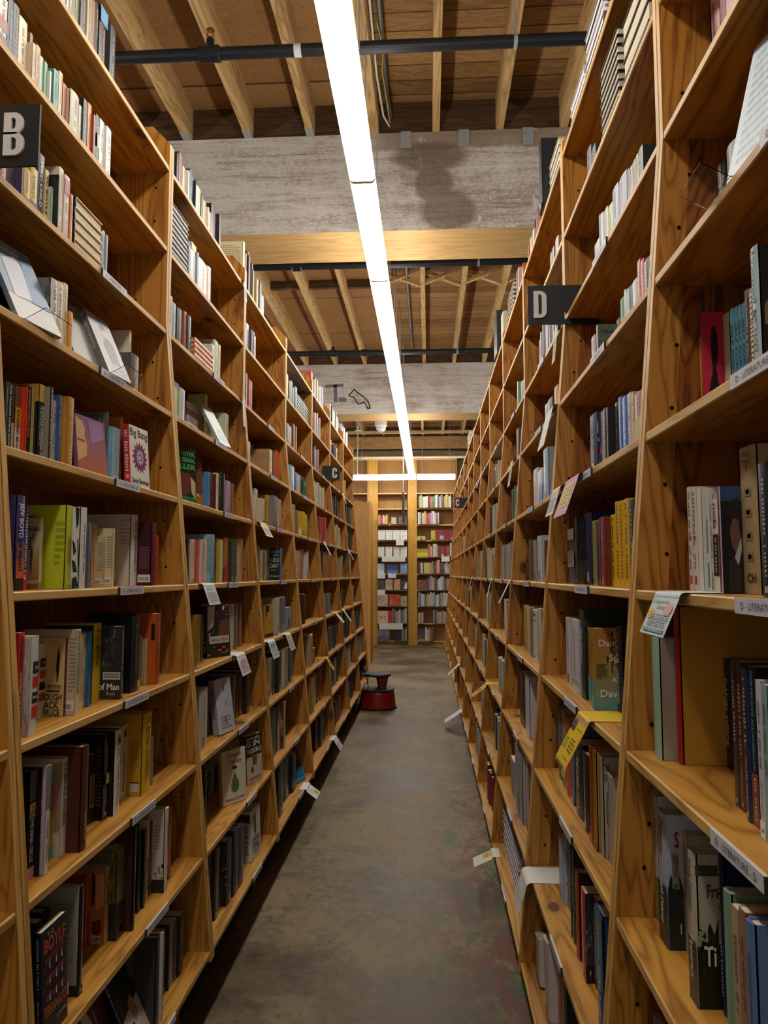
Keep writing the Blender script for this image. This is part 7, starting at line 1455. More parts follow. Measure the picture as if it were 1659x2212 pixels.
L 0.64 4.622 3.035 1.571,0,0 0.329 0.025 0.13 1c1c20 1
L 0.64 4.621 3.008 1.571,0,0 0.328 0.025 0.13 5a2024 1
L 0.64 4.622 3.088 1.571,0,0 0.329 0.025 0.13 1c1c20 1
L 0.64 4.622 3.115 1.571,0,0 0.33 0.025 0.13 5a2024 1
L 0.64 4.622 2.955 1.571,0,0 0.328 0.025 0.13 5a2024 1
L 0.64 4.623 3.141 1.571,0,0 0.33 0.025 0.13 1c1c20 1
L -0.911 6.187 1.98 0 0.202 0.051 0.129 c0b48e 0
R 0.533 3.341 2.35 0 0.169 0.016 0.106 8a8f92 0
L -0.949 5.917 2.848 0 0.25 0.036 0.124 a8402c 0
L -0.785 5.926 0.823 0 0.186 0.051 0.12 4a4f4c 0
L -0.945 6.098 2.269 0 0.22 0.043 0.128 33303a 0
L -0.918 5.979 1.98 0 0.175 0.051 0.121 c0b48e 0
R 0.484 5.24 1.718 0 0.217 0.05 0.142 b4ae94 0
L -0.949 6.448 2.848 0 0.243 0.046 0.124 c4b8a4 0
L -0.93 6.051 2.269 0 0.2 0.046 0.136 7a5a6a 0
R 0.435 4.23 1.095 0 0.178 0.032 0.111 c0c0b8 0
L -0.941 6.141 2.558 0 0.19 0.05 0.126 7a3a30 0
L -0.902 6.134 1.98 0 0.184 0.052 0.115 b9a47c 0
L -0.768 6.312 0.533 0 0.236 0.047 0.153 3a3430 0
L -0.913 5.899 1.98 0 0.207 0.04 0.143 8fa8b0 0
L -0.844 6.225 1.401 0 0.215 0.047 0.147 8a7a54 0
R 0.482 5.49 1.718 0 0.227 0.053 0.147 b4ae94 0
R 0.393 4.112 0.785 0 0.184 0.03 0.122 2a2c2c 0
L -0.848 2.808 1.401 0 0.167 0.005 0.11 c9b4aa 0
R 0.451 4.434 1.405 0 0.206 0.031 0.14 8a807c 0
L -0.948 5.954 2.848 0 0.25 0.034 0.125 b5503c 0
R 0.363 4.922 0.466 0 0.202 0.049 0.131 b4ae94 0
L -0.847 6.382 1.401 0 0.227 0.046 0.152 b0602c 0
L -0.791 6.048 0.823 0 0.188 0.049 0.13 3a4038 0
L -0.73 5.884 0.244 0 0.193 0.045 0.13 3a332c 0
L -0.91 4.917 2.558 0 0.144 0.034 0.097 c0b48c 0
R 0.504 5.447 2.04 0 0.226 0.049 0.146 2c2c30 0
L -0.77 5.945 0.533 0 0.198 0.044 0.126 3a3430 0
R 0.418 5.138 1.095 0 0.198 0.052 0.125 b4ae94 0
R 0.516 3.323 2.35 0 0.15 0.017 0.095 b4aeb0 0
L -0.904 2.919 2.848 0 0.111 0.01 0.074 cbc4ae 0
R 0.339 4.24 0.155 0 0.178 0.035 0.113 6a1c1c 0
L -0.833 5.934 1.112 0 0.165 0.05 0.111 77776c 0
L -0.736 6.089 0.244 0 0.185 0.051 0.126 6a4a34 0
R 0.522 3.264 2.35 0 0.169 0.013 0.116 b0a8b4 0
L -0.8 5.883 0.823 0 0.19 0.042 0.12 3a4038 0
L -0.754 6.039 0.244 0 0.182 0.048 0.125 3a332c 0
L -0.928 6.403 2.848 0 0.234 0.043 0.145 b9a890 0
L -0.93 6.326 2.848 0 0.232 0.042 0.143 3f6f9a 0
L -0.931 6.019 2.558 0 0.216 0.038 0.141 b9a89a 0
L -0.94 6.186 2.848 0 0.207 0.043 0.13 a8402c 0
R 0.394 4.234 0.785 0 0.188 0.029 0.128 2a2c2c 0
R 0.363 5.237 0.466 0 0.222 0.05 0.145 55605a 0
L -0.94 6.019 2.848 0 0.205 0.039 0.133 3f6f9a 0
R 0.331 5.18 0.155 0 0.222 0.051 0.15 b4ae94 0
L -0.849 3.026 1.401 0 0.176 0.006 0.121 b8b48c 0
L -0.733 6.141 0.244 0 0.197 0.046 0.123 8a3a2c 0
R 0.516 3.375 2.35 0 0.161 0.015 0.111 8a9284 0
L -0.917 5.941 1.98 0 0.203 0.036 0.133 b9a47c 0
R 0.4 5.157 0.785 0 0.206 0.046 0.13 b4ae94 0
R 0.468 5.551 1.405 0 0.227 0.048 0.149 2c2c30 0
R 0.431 5.344 1.095 0 0.221 0.046 0.142 c0bdb4 0
L -0.922 6.143 2.269 0 0.216 0.038 0.14 a88a94 0
L -0.777 6.36 0.533 0 0.195 0.048 0.123 55483c 0
R 0.416 5.225 1.095 0 0.205 0.047 0.138 55605a 0
L -0.777 6.41 0.533 0 0.216 0.044 0.135 b9a88c 0
R 0.373 4.256 0.466 0 0.182 0.029 0.115 7d9a8a 0
L -0.912 6.314 1.98 0 0.171 0.05 0.116 b9a47c 0
R 0.512 5.327 2.04 0 0.189 0.048 0.129 8a867c 0
L -0.909 2.765 2.848 0 0.141 0.006 0.097 1d1f22 0
R 0.458 5.331 1.405 0 0.218 0.043 0.145 c0bdb4 0
L -0.796 6.378 0.823 0 0.194 0.048 0.124 3a4038 0
L -0.933 6.285 2.848 0 0.218 0.039 0.14 b9b2a0 0
L -0.936 5.981 2.558 0 0.198 0.036 0.128 7a3a30 0
L -0.784 6.205 0.823 0 0.18 0.048 0.115 3a4038 0
R 0.368 5.058 0.466 0 0.219 0.042 0.143 a8a08a 0
R 0.518 3.359 2.35 0 0.152 0.015 0.098 7a6a70 0
R 0.387 5.362 0.785 0 0.222 0.048 0.146 c0bdb4 0
L -0.798 6.254 0.823 0 0.184 0.047 0.116 4a4f4c 0
R 0.456 5.424 1.405 0 0.207 0.048 0.145 8a867c 0
R 0.432 5.435 1.095 0 0.2 0.051 0.128 8a867c 0
R 0.484 5.376 1.718 0 0.222 0.041 0.151 a8a08a 0
R 0.442 5.375 1.405 0 0.205 0.048 0.138 b4ae94 0
L -0.793 6.128 0.823 0 0.197 0.041 0.133 6a6f68 0
L -0.843 6.046 1.401 0 0.215 0.035 0.144 8a7a54 0
L -0.765 5.99 0.533 0 0.199 0.038 0.133 55483c 0
L -0.932 5.977 2.269 0 0.24 0.029 0.141 33303a 0
L -0.769 6.03 0.533 0 0.198 0.039 0.134 b9a88c 0
L -0.777 6.173 0.533 0 0.229 0.035 0.144 55483c 0
R 0.447 5.638 1.405 0 0.228 0.048 0.144 b4ae94 0
L -0.854 6.34 1.401 0 0.204 0.041 0.136 3a2c24 0
L -0.878 3.286 1.112 0 0.198 0.005 0.129 8fae8a 0
L -0.892 3.226 1.69 0 0.183 0.006 0.125 28211f 0
L -0.903 3.551 2.848 0 0.192 0.008 0.133 b9ae8c 0
L -0.931 6.948 2.848 0 0.216 0.05 0.14 b9a494 0
R 0.522 5.737 2.04 0 0.222 0.045 0.144 c0bdb4 0
L -0.753 7.044 0.244 0 0.222 0.053 0.152 33384a 0
L -0.924 6.108 2.558 0 0.23 0.031 0.143 b4a4a4 0
R 0.391 5.248 0.785 0 0.193 0.047 0.12 55605a 0
L -0.73 6.95 0.244 0 0.23 0.05 0.149 2a2a30 0
L -0.755 5.968 0.244 0 0.18 0.039 0.125 8a3a2c 0
L -0.792 7.02 0.823 0 0.217 0.052 0.142 2a3428 0
R 0.463 5.119 1.405 0 0.183 0.041 0.122 b4ae94 0
L -0.739 6.317 0.244 0 0.165 0.051 0.113 8a3a2c 0
L -0.861 6.154 1.401 0 0.223 0.033 0.148 3a2c24 0
L -0.768 6.07 0.533 0 0.204 0.036 0.138 2a2626 0
L -0.757 6.138 0.533 0 0.231 0.033 0.152 3a3430 0
L -0.804 6.011 0.823 0 0.195 0.036 0.124 55605a 0
L -0.915 6.274 1.98 0 0.191 0.039 0.12 8fa8b0 0
L -0.919 7.071 1.98 0 0.2 0.053 0.134 22282c 0
L -0.865 3.225 1.401 0 0.176 0.006 0.122 8a8a78 0
L -0.868 3.292 1.112 0 0.194 0.005 0.125 55615e 0
L -0.813 3.325 0.823 0 0.193 0.006 0.124 5a2418 0
L -0.755 5.931 0.244 0 0.19 0.036 0.118 6a4a34 0
L -0.75 7.098 0.244 0 0.221 0.053 0.146 2a2a30 0
L -0.731 6.896 0.244 0 0.208 0.053 0.135 33384a 0
L -0.821 6.059 1.112 0 0.167 0.042 0.111 77776c 0
L -0.834 5.828 1.112 0 0.164 0.037 0.107 77776c 0
L -0.943 6.228 2.558 0 0.208 0.035 0.13 55607a 0
L -0.86 6.117 1.401 0 0.192 0.036 0.131 a86a54 0
L -0.772 6.241 0.533 0 0.208 0.037 0.136 2a2626 0
L -0.942 7.036 2.848 0 0.233 0.045 0.131 b9b2a8 0
L -0.836 5.985 1.112 0 0.166 0.039 0.105 8a8a80 0
R 0.352 5.346 0.155 0 0.19 0.051 0.127 2c2c30 0
R 0.504 5.603 2.04 0 0.182 0.051 0.117 55605a 0
R 0.453 5.283 1.405 0 0.175 0.046 0.11 2c2c30 0
L -0.736 6.227 0.244 0 0.177 0.044 0.111 3a332c 0
L -0.943 7.349 2.848 0 0.23 0.051 0.13 b9b2a8 0
L -0.761 6.906 0.533 0 0.199 0.053 0.139 a8a69a 0
L -0.8 7.074 0.823 0 0.233 0.047 0.159 3a4a38 0
L -0.927 6.106 2.848 0 0.226 0.03 0.142 b9a890 0
L -0.771 5.913 0.533 0 0.209 0.031 0.14 8d8478 0
L -0.949 6.192 2.558 0 0.2 0.034 0.124 b9a89a 0
L -0.808 6.902 0.823 0 0.224 0.045 0.139 2a3428 0
R 0.335 4.411 0.155 0 0.194 0.028 0.124 8a2420 0
R 0.462 4.637 1.405 0 0.203 0.026 0.126 8a807c 0
R 0.523 3.392 2.35 0 0.182 0.011 0.116 3f4444 0
R 0.408 5.205 0.785 0 0.188 0.042 0.129 8a867c 0
L -0.941 6.369 2.848 0 0.229 0.033 0.132 2f5f8a 0
L -0.844 6.305 1.401 0 0.222 0.033 0.138 a86a54 0
R 0.463 5.203 1.405 0 0.185 0.04 0.115 55605a 0
L -0.948 7.082 2.848 0 0.225 0.045 0.126 8a7a70 0
L -0.9 5.864 1.98 0 0.171 0.034 0.108 b9b8a8 0
R 0.341 5.296 0.155 0 0.192 0.048 0.126 a8a08a 0
L -0.935 7.253 2.848 0 0.211 0.052 0.138 b9a494 0
R 0.503 5.291 2.04 0 0.209 0.035 0.144 b4ae94 0
L -0.902 7.157 1.98 0 0.212 0.048 0.143 3a4044 0
L -0.75 7.247 0.244 0 0.22 0.052 0.148 2a2a30 0
L -0.864 6.082 1.401 0 0.191 0.033 0.132 8a8458 0
L -0.84 6.188 1.401 0 0.192 0.035 0.126 b0602c 0
L -0.89 7.221 1.69 0 0.206 0.05 0.129 a8a078 0
L -0.878 6.968 1.69 0 0.193 0.049 0.122 a8a078 0
L -0.809 6.17 0.823 0 0.199 0.033 0.126 55605a 0
R 0.417 5.391 1.095 0 0.195 0.043 0.123 b4ae94 0
L -0.84 7.259 1.401 0 0.22 0.049 0.144 8d8458 0
L -0.769 6.96 0.533 0 0.215 0.046 0.134 b9b4a8 0
L -0.808 6.337 0.823 0 0.18 0.04 0.121 55605a 0
R 0.507 5.688 2.04 0 0.186 0.047 0.122 2c2c30 0
L -0.787 7.122 0.823 0 0.231 0.045 0.159 22261f 0
R 0.393 5.454 0.785 0 0.205 0.043 0.136 8a867c 0
L -0.916 6.239 1.98 0 0.194 0.033 0.126 b9b8a8 0
R 0.342 5.517 0.155 0 0.202 0.049 0.139 55605a 0
R 0.348 5.473 0.155 0 0.223 0.043 0.151 8a867c 0
R 0.467 5.244 1.405 0 0.182 0.038 0.119 a8a08a 0
R 0.354 5.397 0.155 0 0.221 0.04 0.148 c0bdb4 0
L -0.757 6.107 0.533 0 0.224 0.029 0.155 8d8478 0
L -0.752 6.272 0.244 0 0.164 0.043 0.105 6a4a34 0
R 0.455 5.473 1.405 0 0.218 0.037 0.143 55605a 0
R 0.431 5.273 1.095 0 0.191 0.038 0.125 a8a08a 0
R 0.443 5.161 1.405 0 0.172 0.04 0.117 8a867c 0
R 0.364 5.137 0.466 0 0.226 0.034 0.145 c0bdb4 0
L -0.767 6.209 0.533 0 0.227 0.03 0.147 b9a88c 0
L -0.926 6.264 2.558 0 0.222 0.029 0.138 b4a4a4 0
L -0.931 5.989 2.848 0 0.2 0.029 0.132 b9b2a0 0
L -0.835 6.138 1.112 0 0.161 0.039 0.104 6f7068 0
L -0.754 7.153 0.244 0 0.228 0.046 0.158 4a4450 0
L -0.874 7.096 1.69 0 0.201 0.048 0.137 a8a078 0
R 0.373 5.101 0.466 0 0.207 0.035 0.137 2c2c30 0
L -0.814 7.012 1.112 0 0.188 0.051 0.129 55504a 0
R 0.463 6.26 1.405 0 0.219 0.053 0.143 b4ae94 0
R 0.521 5.567 2.04 0 0.22 0.035 0.152 8a867c 0
L -0.889 7.145 1.69 0 0.222 0.043 0.155 b9ae84 0
L -0.783 6.279 0.533 0 0.214 0.032 0.145 8d8478 0
L -0.932 7.129 2.848 0 0.228 0.042 0.141 2a4a5c 0
L -0.875 7.314 1.69 0 0.202 0.051 0.128 c0b48e 0
L -0.759 7.228 0.533 0 0.211 0.051 0.133 b9b4a8 0
R 0.365 5.025 0.466 0 0.218 0.032 0.148 55605a 0
L -0.862 7.084 1.401 0 0.189 0.049 0.118 a89a78 0
L -0.771 6.862 0.533 0 0.208 0.043 0.139 8d8c84 0
R 0.479 5.725 1.718 0 0.216 0.04 0.144 b4ae94 0
L -0.843 6.273 1.401 0 0.215 0.03 0.133 8a8458 0
R 0.389 5.412 0.785 0 0.2 0.041 0.127 b4ae94 0
R 0.482 5.581 1.718 0 0.226 0.035 0.142 55605a 0
L -0.824 5.867 1.112 0 0.155 0.034 0.101 8a8a80 0
R 0.518 5.53 2.04 0 0.199 0.036 0.125 b4ae94 0
L -0.946 7.172 2.848 0 0.209 0.044 0.127 9aa09a 0
L -0.786 5.979 0.823 0 0.184 0.031 0.122 6a6f68 0
L -0.842 7.812 1.401 0 0.229 0.053 0.158 b4ba9c 0
L -0.739 6.189 0.244 0 0.17 0.037 0.106 55504a 0
L -0.744 7.002 0.244 0 0.227 0.041 0.148 4a4450 0
R 0.472 5.655 1.718 0 0.218 0.037 0.145 2c2c30 0
R 0.409 6.192 0.785 0 0.217 0.052 0.136 55605a 0
R 0.374 5.204 0.466 0 0.222 0.032 0.146 8a867c 0
L -0.872 7.018 1.69 0 0.199 0.043 0.132 b9ae84 0
L -0.888 7.918 1.69 0 0.231 0.052 0.156 33302e 0
L -0.77 7.085 0.533 0 0.2 0.046 0.133 b9b4a8 0
L -0.828 5.902 1.112 0 0.167 0.03 0.115 6f7068 0
L -0.876 7.867 1.69 0 0.236 0.05 0.162 2a2c30 0
L -0.768 7.133 0.533 0 0.196 0.048 0.134 8d8c84 0
L -0.818 6.102 1.112 0 0.163 0.035 0.101 8a8a80 0
L -0.805 7.319 0.823 0 0.207 0.047 0.129 3a4a38 0
L -0.773 7.182 0.533 0 0.209 0.045 0.143 a8a69a 0
L -0.815 6.178 1.112 0 0.166 0.035 0.113 77776c 0
L -0.74 7.2 0.244 0 0.215 0.045 0.14 33384a 0
R 0.513 5.376 2.04 0 0.182 0.035 0.128 55605a 0
L -0.768 7.28 0.533 0 0.217 0.045 0.147 8d8c84 0
L -0.846 7.214 1.401 0 0.209 0.043 0.142 a89a78 0
L -0.895 7.253 1.98 0 0.209 0.043 0.137 22282c 0
R 0.497 5.413 2.04 0 0.199 0.033 0.126 a8a08a 0
L -0.934 7.307 2.848 0 0.219 0.041 0.139 a88a84 0
L -0.841 6.429 1.401 0 0.2 0.032 0.138 8a7a54 0
R 0.493 5.451 1.718 0 0.172 0.038 0.119 c0bdb4 0
R 0.477 5.544 1.718 0 0.198 0.036 0.134 8a867c 0
L -0.865 7.042 1.401 0 0.197 0.041 0.13 4a3a2c 0
L -0.935 6.999 2.848 0 0.222 0.036 0.138 a88a84 0
L -0.941 7.098 2.558 0 0.183 0.044 0.122 b9a47c 0
L -0.856 7.168 1.401 0 0.194 0.044 0.126 4a3a2c 0
L -0.803 6.985 0.823 0 0.238 0.034 0.161 22261f 0
L -0.95 7.143 2.558 0 0.159 0.052 0.104 2c3034 0
L -0.924 7.333 2.558 0 0.184 0.049 0.122 2c3034 0
L -0.787 7.169 0.823 0 0.213 0.042 0.142 2a3428 0
L -0.797 6.302 0.823 0 0.181 0.033 0.124 6a6f68 0
L -0.791 7.401 0.823 0 0.208 0.047 0.131 2a3428 0
L -0.793 6.947 0.823 0 0.225 0.036 0.157 3a4a38 0
R 0.508 5.497 2.04 0 0.208 0.031 0.142 c0bdb4 0
L -0.94 8.032 2.848 0 0.216 0.053 0.133 7a8a92 0
L -0.887 7.273 1.69 0 0.215 0.04 0.142 b9ae84 0
L -0.9 6.366 1.98 0 0.207 0.028 0.131 c0b48e 0
R 0.495 5.291 1.718 0 0.194 0.029 0.124 8a867c 0
L -0.8 6.098 0.823 0 0.182 0.029 0.115 4a4f4c 0
R 0.459 5.511 1.405 0 0.175 0.039 0.116 a8a08a 0
R 0.463 6.368 1.405 0 0.21 0.049 0.14 55605a 0
L -0.942 7.286 2.558 0 0.186 0.045 0.129 b9a47c 0
L -0.823 6.025 1.112 0 0.153 0.032 0.106 6f7068 0
R 0.333 5.263 0.155 0 0.226 0.032 0.142 55605a 0
L -0.804 6.427 0.823 0 0.19 0.031 0.131 4a4f4c 0
L -0.911 7.339 1.98 0 0.196 0.043 0.131 3a4044 0
L -0.885 6.897 1.69 0 0.2 0.035 0.131 b9ae84 0
R 0.462 6.495 1.405 0 0.216 0.05 0.143 c0bdb4 0
L -0.937 8.086 2.848 0 0.234 0.048 0.136 3a2c34 0
R 0.415 5.191 1.095 0 0.182 0.032 0.124 8a867c 0
L -0.916 7.297 1.98 0 0.198 0.041 0.13 2c3034 0
L -0.847 8.003 1.401 0 0.23 0.049 0.15 8a9a84 0
L -0.919 7.423 1.98 0 0.184 0.046 0.117 22282c 0
L -0.917 7.975 1.98 0 0.223 0.047 0.144 2c2424 0
L -0.758 7.043 0.533 0 0.197 0.041 0.123 a8a69a 0
R 0.36 5.172 0.466 0 0.201 0.031 0.137 b4ae94 0
L -0.917 7.029 1.98 0 0.177 0.04 0.117 1c2024 0
R 0.484 5.617 1.718 0 0.181 0.036 0.122 a8a08a 0
L -0.907 7.207 1.98 0 0.173 0.045 0.12 1c2024 0
R 0.441 5.72 1.405 0 0.203 0.036 0.136 55605a 0
L -0.935 7.585 2.848 0 0.213 0.043 0.138 a88a84 0
L -0.74 6.008 0.244 0 0.166 0.029 0.113 55504a 0
L -0.901 8.11 1.98 0 0.217 0.05 0.149 23211f 0
L -0.865 7.91 1.401 0 0.211 0.049 0.147 a8b09a 0
R 0.337 5.439 0.155 0 0.226 0.032 0.157 b4ae94 0
L -0.928 7.402 2.848 0 0.237 0.035 0.145 8a7a70 0
L -0.763 7.007 0.533 0 0.222 0.034 0.148 8d8c84 0
L -0.87 7.062 1.69 0 0.222 0.033 0.142 c0b48e 0
R 0.506 5.655 2.04 0 0.204 0.031 0.128 a8a08a 0
R 0.398 5.296 0.785 0 0.182 0.033 0.113 a8a08a 0
L -0.939 7.218 2.848 0 0.221 0.034 0.134 b4ab9a 0
L -0.937 8.187 2.848 0 0.222 0.049 0.136 9aa0a4 0
R 0.461 5.601 1.405 0 0.175 0.036 0.117 c0bdb4 0
R 0.542 4.335 2.35 0 0.211 0.012 0.131 3f423c 0
L -0.82 6.975 1.112 0 0.196 0.035 0.135 22201f 0
L -0.872 8.002 1.69 0 0.237 0.043 0.165 22262a 0
L -0.901 8.522 1.98 0 0.238 0.05 0.151 1c1c1e 0
L -0.93 7.438 2.848 0 0.198 0.041 0.132 2a4a5c 0
R 0.409 6.107 0.785 0 0.197 0.044 0.123 b4ae94 0
L -0.885 6.933 1.69 0 0.195 0.033 0.131 c0b48e 0
L -0.907 8.341 1.98 0 0.215 0.052 0.148 23211f 0
R 0.426 5.487 1.095 0 0.174 0.035 0.121 55605a 0
R 0.461 6.315 1.405 0 0.173 0.051 0.114 8a867c 0
L -0.939 7.506 2.558 0 0.153 0.053 0.105 2c3034 0
L -0.858 7.007 1.401 0 0.199 0.033 0.127 8d8458 0
L -0.944 8.154 2.269 0 0.2 0.05 0.129 8a8444 0
R 0.488 5.419 1.718 0 0.175 0.03 0.11 2c2c30 0
R 0.382 5.289 0.466 0 0.176 0.032 0.12 a8a08a 0
L -0.941 7.982 2.848 0 0.2 0.048 0.132 b4aea4 0
L -0.933 7.939 2.848 0 0.225 0.042 0.14 9aa0a4 0
L -0.944 8.487 2.848 0 0.224 0.051 0.13 7a8a92 0
L -0.896 8.062 1.98 0 0.21 0.046 0.143 1c1c1e 0
L -0.928 8.241 2.269 0 0.212 0.048 0.137 8a8444 0
L -0.896 8.473 1.98 0 0.234 0.048 0.152 3a302c 0
L -0.798 7.212 0.823 0 0.214 0.034 0.137 3a4a38 0
R 0.459 6.107 1.405 0 0.171 0.045 0.114 55605a 0
L -0.762 8.098 0.533 0 0.217 0.049 0.141 a8281c 0
R 0.44 5.313 1.095 0 0.173 0.029 0.12 2c2c30 0
L -0.896 8.288 1.98 0 0.2 0.052 0.138 1c1c1e 0
L -0.924 7.197 2.558 0 0.155 0.044 0.098 2c3034 0
L -0.827 7.85 1.112 0 0.194 0.047 0.135 c0a49a 0
L -0.937 8.308 2.848 0 0.196 0.053 0.135 3a2c34 0
L -0.839 7.867 1.401 0 0.218 0.042 0.136 8a9a84 0
L -0.78 8.421 0.533 0 0.219 0.053 0.14 a8a69a 0
L -0.759 8.2 0.533 0 0.216 0.051 0.139 8d8c84 0
L -0.916 7.471 1.98 0 0.188 0.039 0.128 2c3034 0
L -0.941 7.629 2.848 0 0.196 0.041 0.128 b9b2a8 0
L -0.927 7.456 2.558 0 0.154 0.049 0.097 b9a47c 0
L -0.852 7.135 1.401 0 0.205 0.032 0.136 8d8458 0
L -0.933 7.546 2.848 0 0.208 0.037 0.138 b9a494 0
L -0.916 7.383 1.98 0 0.184 0.038 0.119 1c2024 0
L -0.945 7.242 2.558 0 0.16 0.042 0.101 b4aa94 0
L -0.83 7.098 1.112 0 0.188 0.035 0.119 55504a 0
R 0.453 6.453 1.405 0 0.224 0.04 0.149 2c2c30 0
L -0.942 8.136 2.848 0 0.195 0.049 0.125 b9b2a8 0
L -0.854 7.96 1.401 0 0.218 0.042 0.144 b4ba9c 0
R 0.466 6.546 1.405 0 0.196 0.046 0.126 b4ae94 0
L -0.779 8.148 0.533 0 0.202 0.051 0.127 b22c1c 0
L -0.787 7.283 0.823 0 0.211 0.035 0.141 2a3428 0
L -0.857 7.774 1.401 0 0.228 0.036 0.155 a8b09a 0
R 0.399 5.331 0.785 0 0.173 0.03 0.116 2c2c30 0
L -0.793 7.247 0.823 0 0.203 0.034 0.139 22261f 0
R 0.485 5.694 1.718 0 0.188 0.03 0.127 c0bdb4 0
R 0.335 5.232 0.155 0 0.187 0.029 0.129 8a867c 0
L -0.882 8.426 1.69 0 0.237 0.043 0.158 7a6a5a 0
L -0.878 7.189 1.69 0 0.206 0.031 0.132 c0b48e 0
L -0.792 8.083 0.823 0 0.199 0.048 0.138 2a3038 0
R 0.465 5.687 1.405 0 0.179 0.031 0.114 8a867c 0
L -0.918 8.196 1.98 0 0.191 0.048 0.122 2c2424 0
L -0.861 7.343 1.401 0 0.212 0.032 0.148 a89a78 0
L -0.881 8.08 1.69 0 0.202 0.044 0.136 33302e 0
R 0.395 6.392 0.785 0 0.195 0.046 0.123 8a867c 0
R 0.442 6.153 1.405 0 0.178 0.042 0.117 a8a08a 0
L -0.911 8.024 1.98 0 0.229 0.037 0.156 3a302c 0
L -0.834 7.064 1.112 0 0.182 0.033 0.117 22201f 0
L -0.91 8.574 1.98 0 0.205 0.05 0.142 23211f 0
R 0.449 6.046 1.405 0 0.229 0.029 0.153 b4ae94 0
L -0.812 7.973 1.112 0 0.195 0.045 0.122 a88a80 0
L -0.772 8.328 0.533 0 0.207 0.049 0.137 b22c1c 0
L -0.933 7.481 2.848 0 0.21 0.032 0.14 9aa09a 0
R 0.4 6.153 0.785 0 0.197 0.038 0.129 8a867c 0
L -0.929 8.4 2.848 0 0.218 0.043 0.144 9aa0a4 0
L -0.818 7.899 1.112 0 0.21 0.039 0.136 a88a80 0
L -0.88 8.276 1.69 0 0.239 0.037 0.151 7a6a5a 0
L -0.938 8.237 2.848 0 0.24 0.036 0.135 b4aea4 0
L -0.936 7.514 2.848 0 0.215 0.031 0.136 b4ab9a 0
R 0.454 6.228 1.405 0 0.225 0.031 0.142 c0bdb4 0
L -0.764 8.056 0.533 0 0.222 0.04 0.141 a8a69a 0
L -0.738 7.301 0.244 0 0.213 0.031 0.149 4a4450 0
L -0.93 8.444 2.848 0 0.225 0.041 0.143 b4aea4 0
L -0.805 7.368 0.823 0 0.204 0.032 0.128 22261f 0
L -0.851 7.309 1.401 0 0.187 0.033 0.127 4a3a2c 0
R 0.446 6.419 1.405 0 0.229 0.033 0.157 a8a08a 0
L -0.943 7.383 2.558 0 0.168 0.036 0.114 2c3034 0
R 0.395 6.28 0.785 0 0.215 0.036 0.141 2c2c30 0
L -0.888 8.314 1.69 0 0.211 0.041 0.144 22262a 0
L -0.789 7.963 0.823 0 0.2 0.04 0.137 2a3038 0
L -0.792 8.376 0.823 0 0.213 0.044 0.144 3a4a54 0
L -0.792 8.005 0.823 0 0.207 0.039 0.131 3a4a54 0
R 0.397 6.474 0.785 0 0.172 0.047 0.107 a8a08a 0
L -0.941 8.539 2.848 0 0.209 0.043 0.132 3a2c34 0
L -0.76 8.378 0.533 0 0.226 0.042 0.145 8d8c84 0
L -0.904 8.394 1.98 0 0.212 0.04 0.136 b4aa9a 0
R 0.409 6.556 0.785 0 0.214 0.038 0.141 c0bdb4 0
L -0.919 7.125 1.98 0 0.17 0.03 0.115 2c3034 0
L -0.887 8.236 1.69 0 0.207 0.039 0.138 33302e 0
L -0.842 8.053 1.401 0 0.202 0.038 0.128 a8b09a 0
L -0.87 7.832 1.69 0 0.211 0.033 0.146 22262a 0
L -0.785 8.132 0.823 0 0.207 0.04 0.141 3a4a54 0
L -0.874 8.046 1.69 0 0.231 0.032 0.154 2a2c30 0
L -0.771 8.016 0.533 0 0.207 0.038 0.14 8d8c84 0
L -0.795 8.334 0.823 0 0.216 0.041 0.141 2a3038 0
L -0.818 7.134 1.112 0 0.181 0.03 0.123 22201f 0
L -0.903 8.245 1.98 0 0.191 0.041 0.126 3a302c 0
R 0.463 6.196 1.405 0 0.2 0.03 0.135 2c2c30 0
L -0.904 8.661 1.98 0 0.219 0.041 0.149 2c2424 0
L -0.791 8.288 0.823 0 0.193 0.044 0.125 33404a 0
L -0.871 8.196 1.69 0 0.205 0.038 0.137 2a2c30 0
L -0.942 8.114 2.269 0 0.191 0.038 0.126 b9ae54 0
R 0.389 6.246 0.785 0 0.21 0.033 0.142 a8a08a 0
L -0.777 8.252 0.533 0 0.218 0.038 0.15 a8a69a 0
R 0.39 6.359 0.785 0 0.229 0.032 0.155 b4ae94 0
R 0.398 6.318 0.785 0 0.172 0.04 0.116 c0bdb4 0
R 0.444 5.758 1.405 0 0.171 0.029 0.113 a8a08a 0
L -0.811 8.019 1.112 0 0.201 0.037 0.126 c0a49a 0
L -0.921 8.205 2.269 0 0.213 0.034 0.143 b9ae54 0
L -0.796 8.174 0.823 0 0.197 0.04 0.125 33404a 0
L -0.915 8.704 1.98 0 0.219 0.039 0.138 3a302c 0
L -0.869 8.388 1.69 0 0.22 0.036 0.144 33302e 0
L -0.882 8.125 1.69 0 0.204 0.035 0.131 7a6a5a 0
R 0.436 5.524 1.095 0 0.207 0.02 0.136 a8a08a 0
L -0.769 8.577 0.533 0 0.205 0.044 0.134 a8a69a 0
R 0.373 5.322 0.466 0 0.224 0.018 0.15 2c2c30 0
L -0.803 8.045 0.823 0 0.198 0.036 0.136 33404a 0
L -0.936 8.29 2.269 0 0.217 0.033 0.137 b9ae54 0
L -0.797 6.46 0.823 0 0.185 0.02 0.129 6a6f68 0
L -0.743 7.333 0.244 0 0.211 0.027 0.146 33384a 0
R 0.446 6.593 1.405 0 0.179 0.04 0.112 8a867c 0
L -0.925 7.421 2.558 0 0.157 0.034 0.106 b4aa94 0
L -0.881 8.162 1.69 0 0.21 0.033 0.138 22262a 0
L -0.795 8.215 0.823 0 0.201 0.037 0.13 2a3038 0
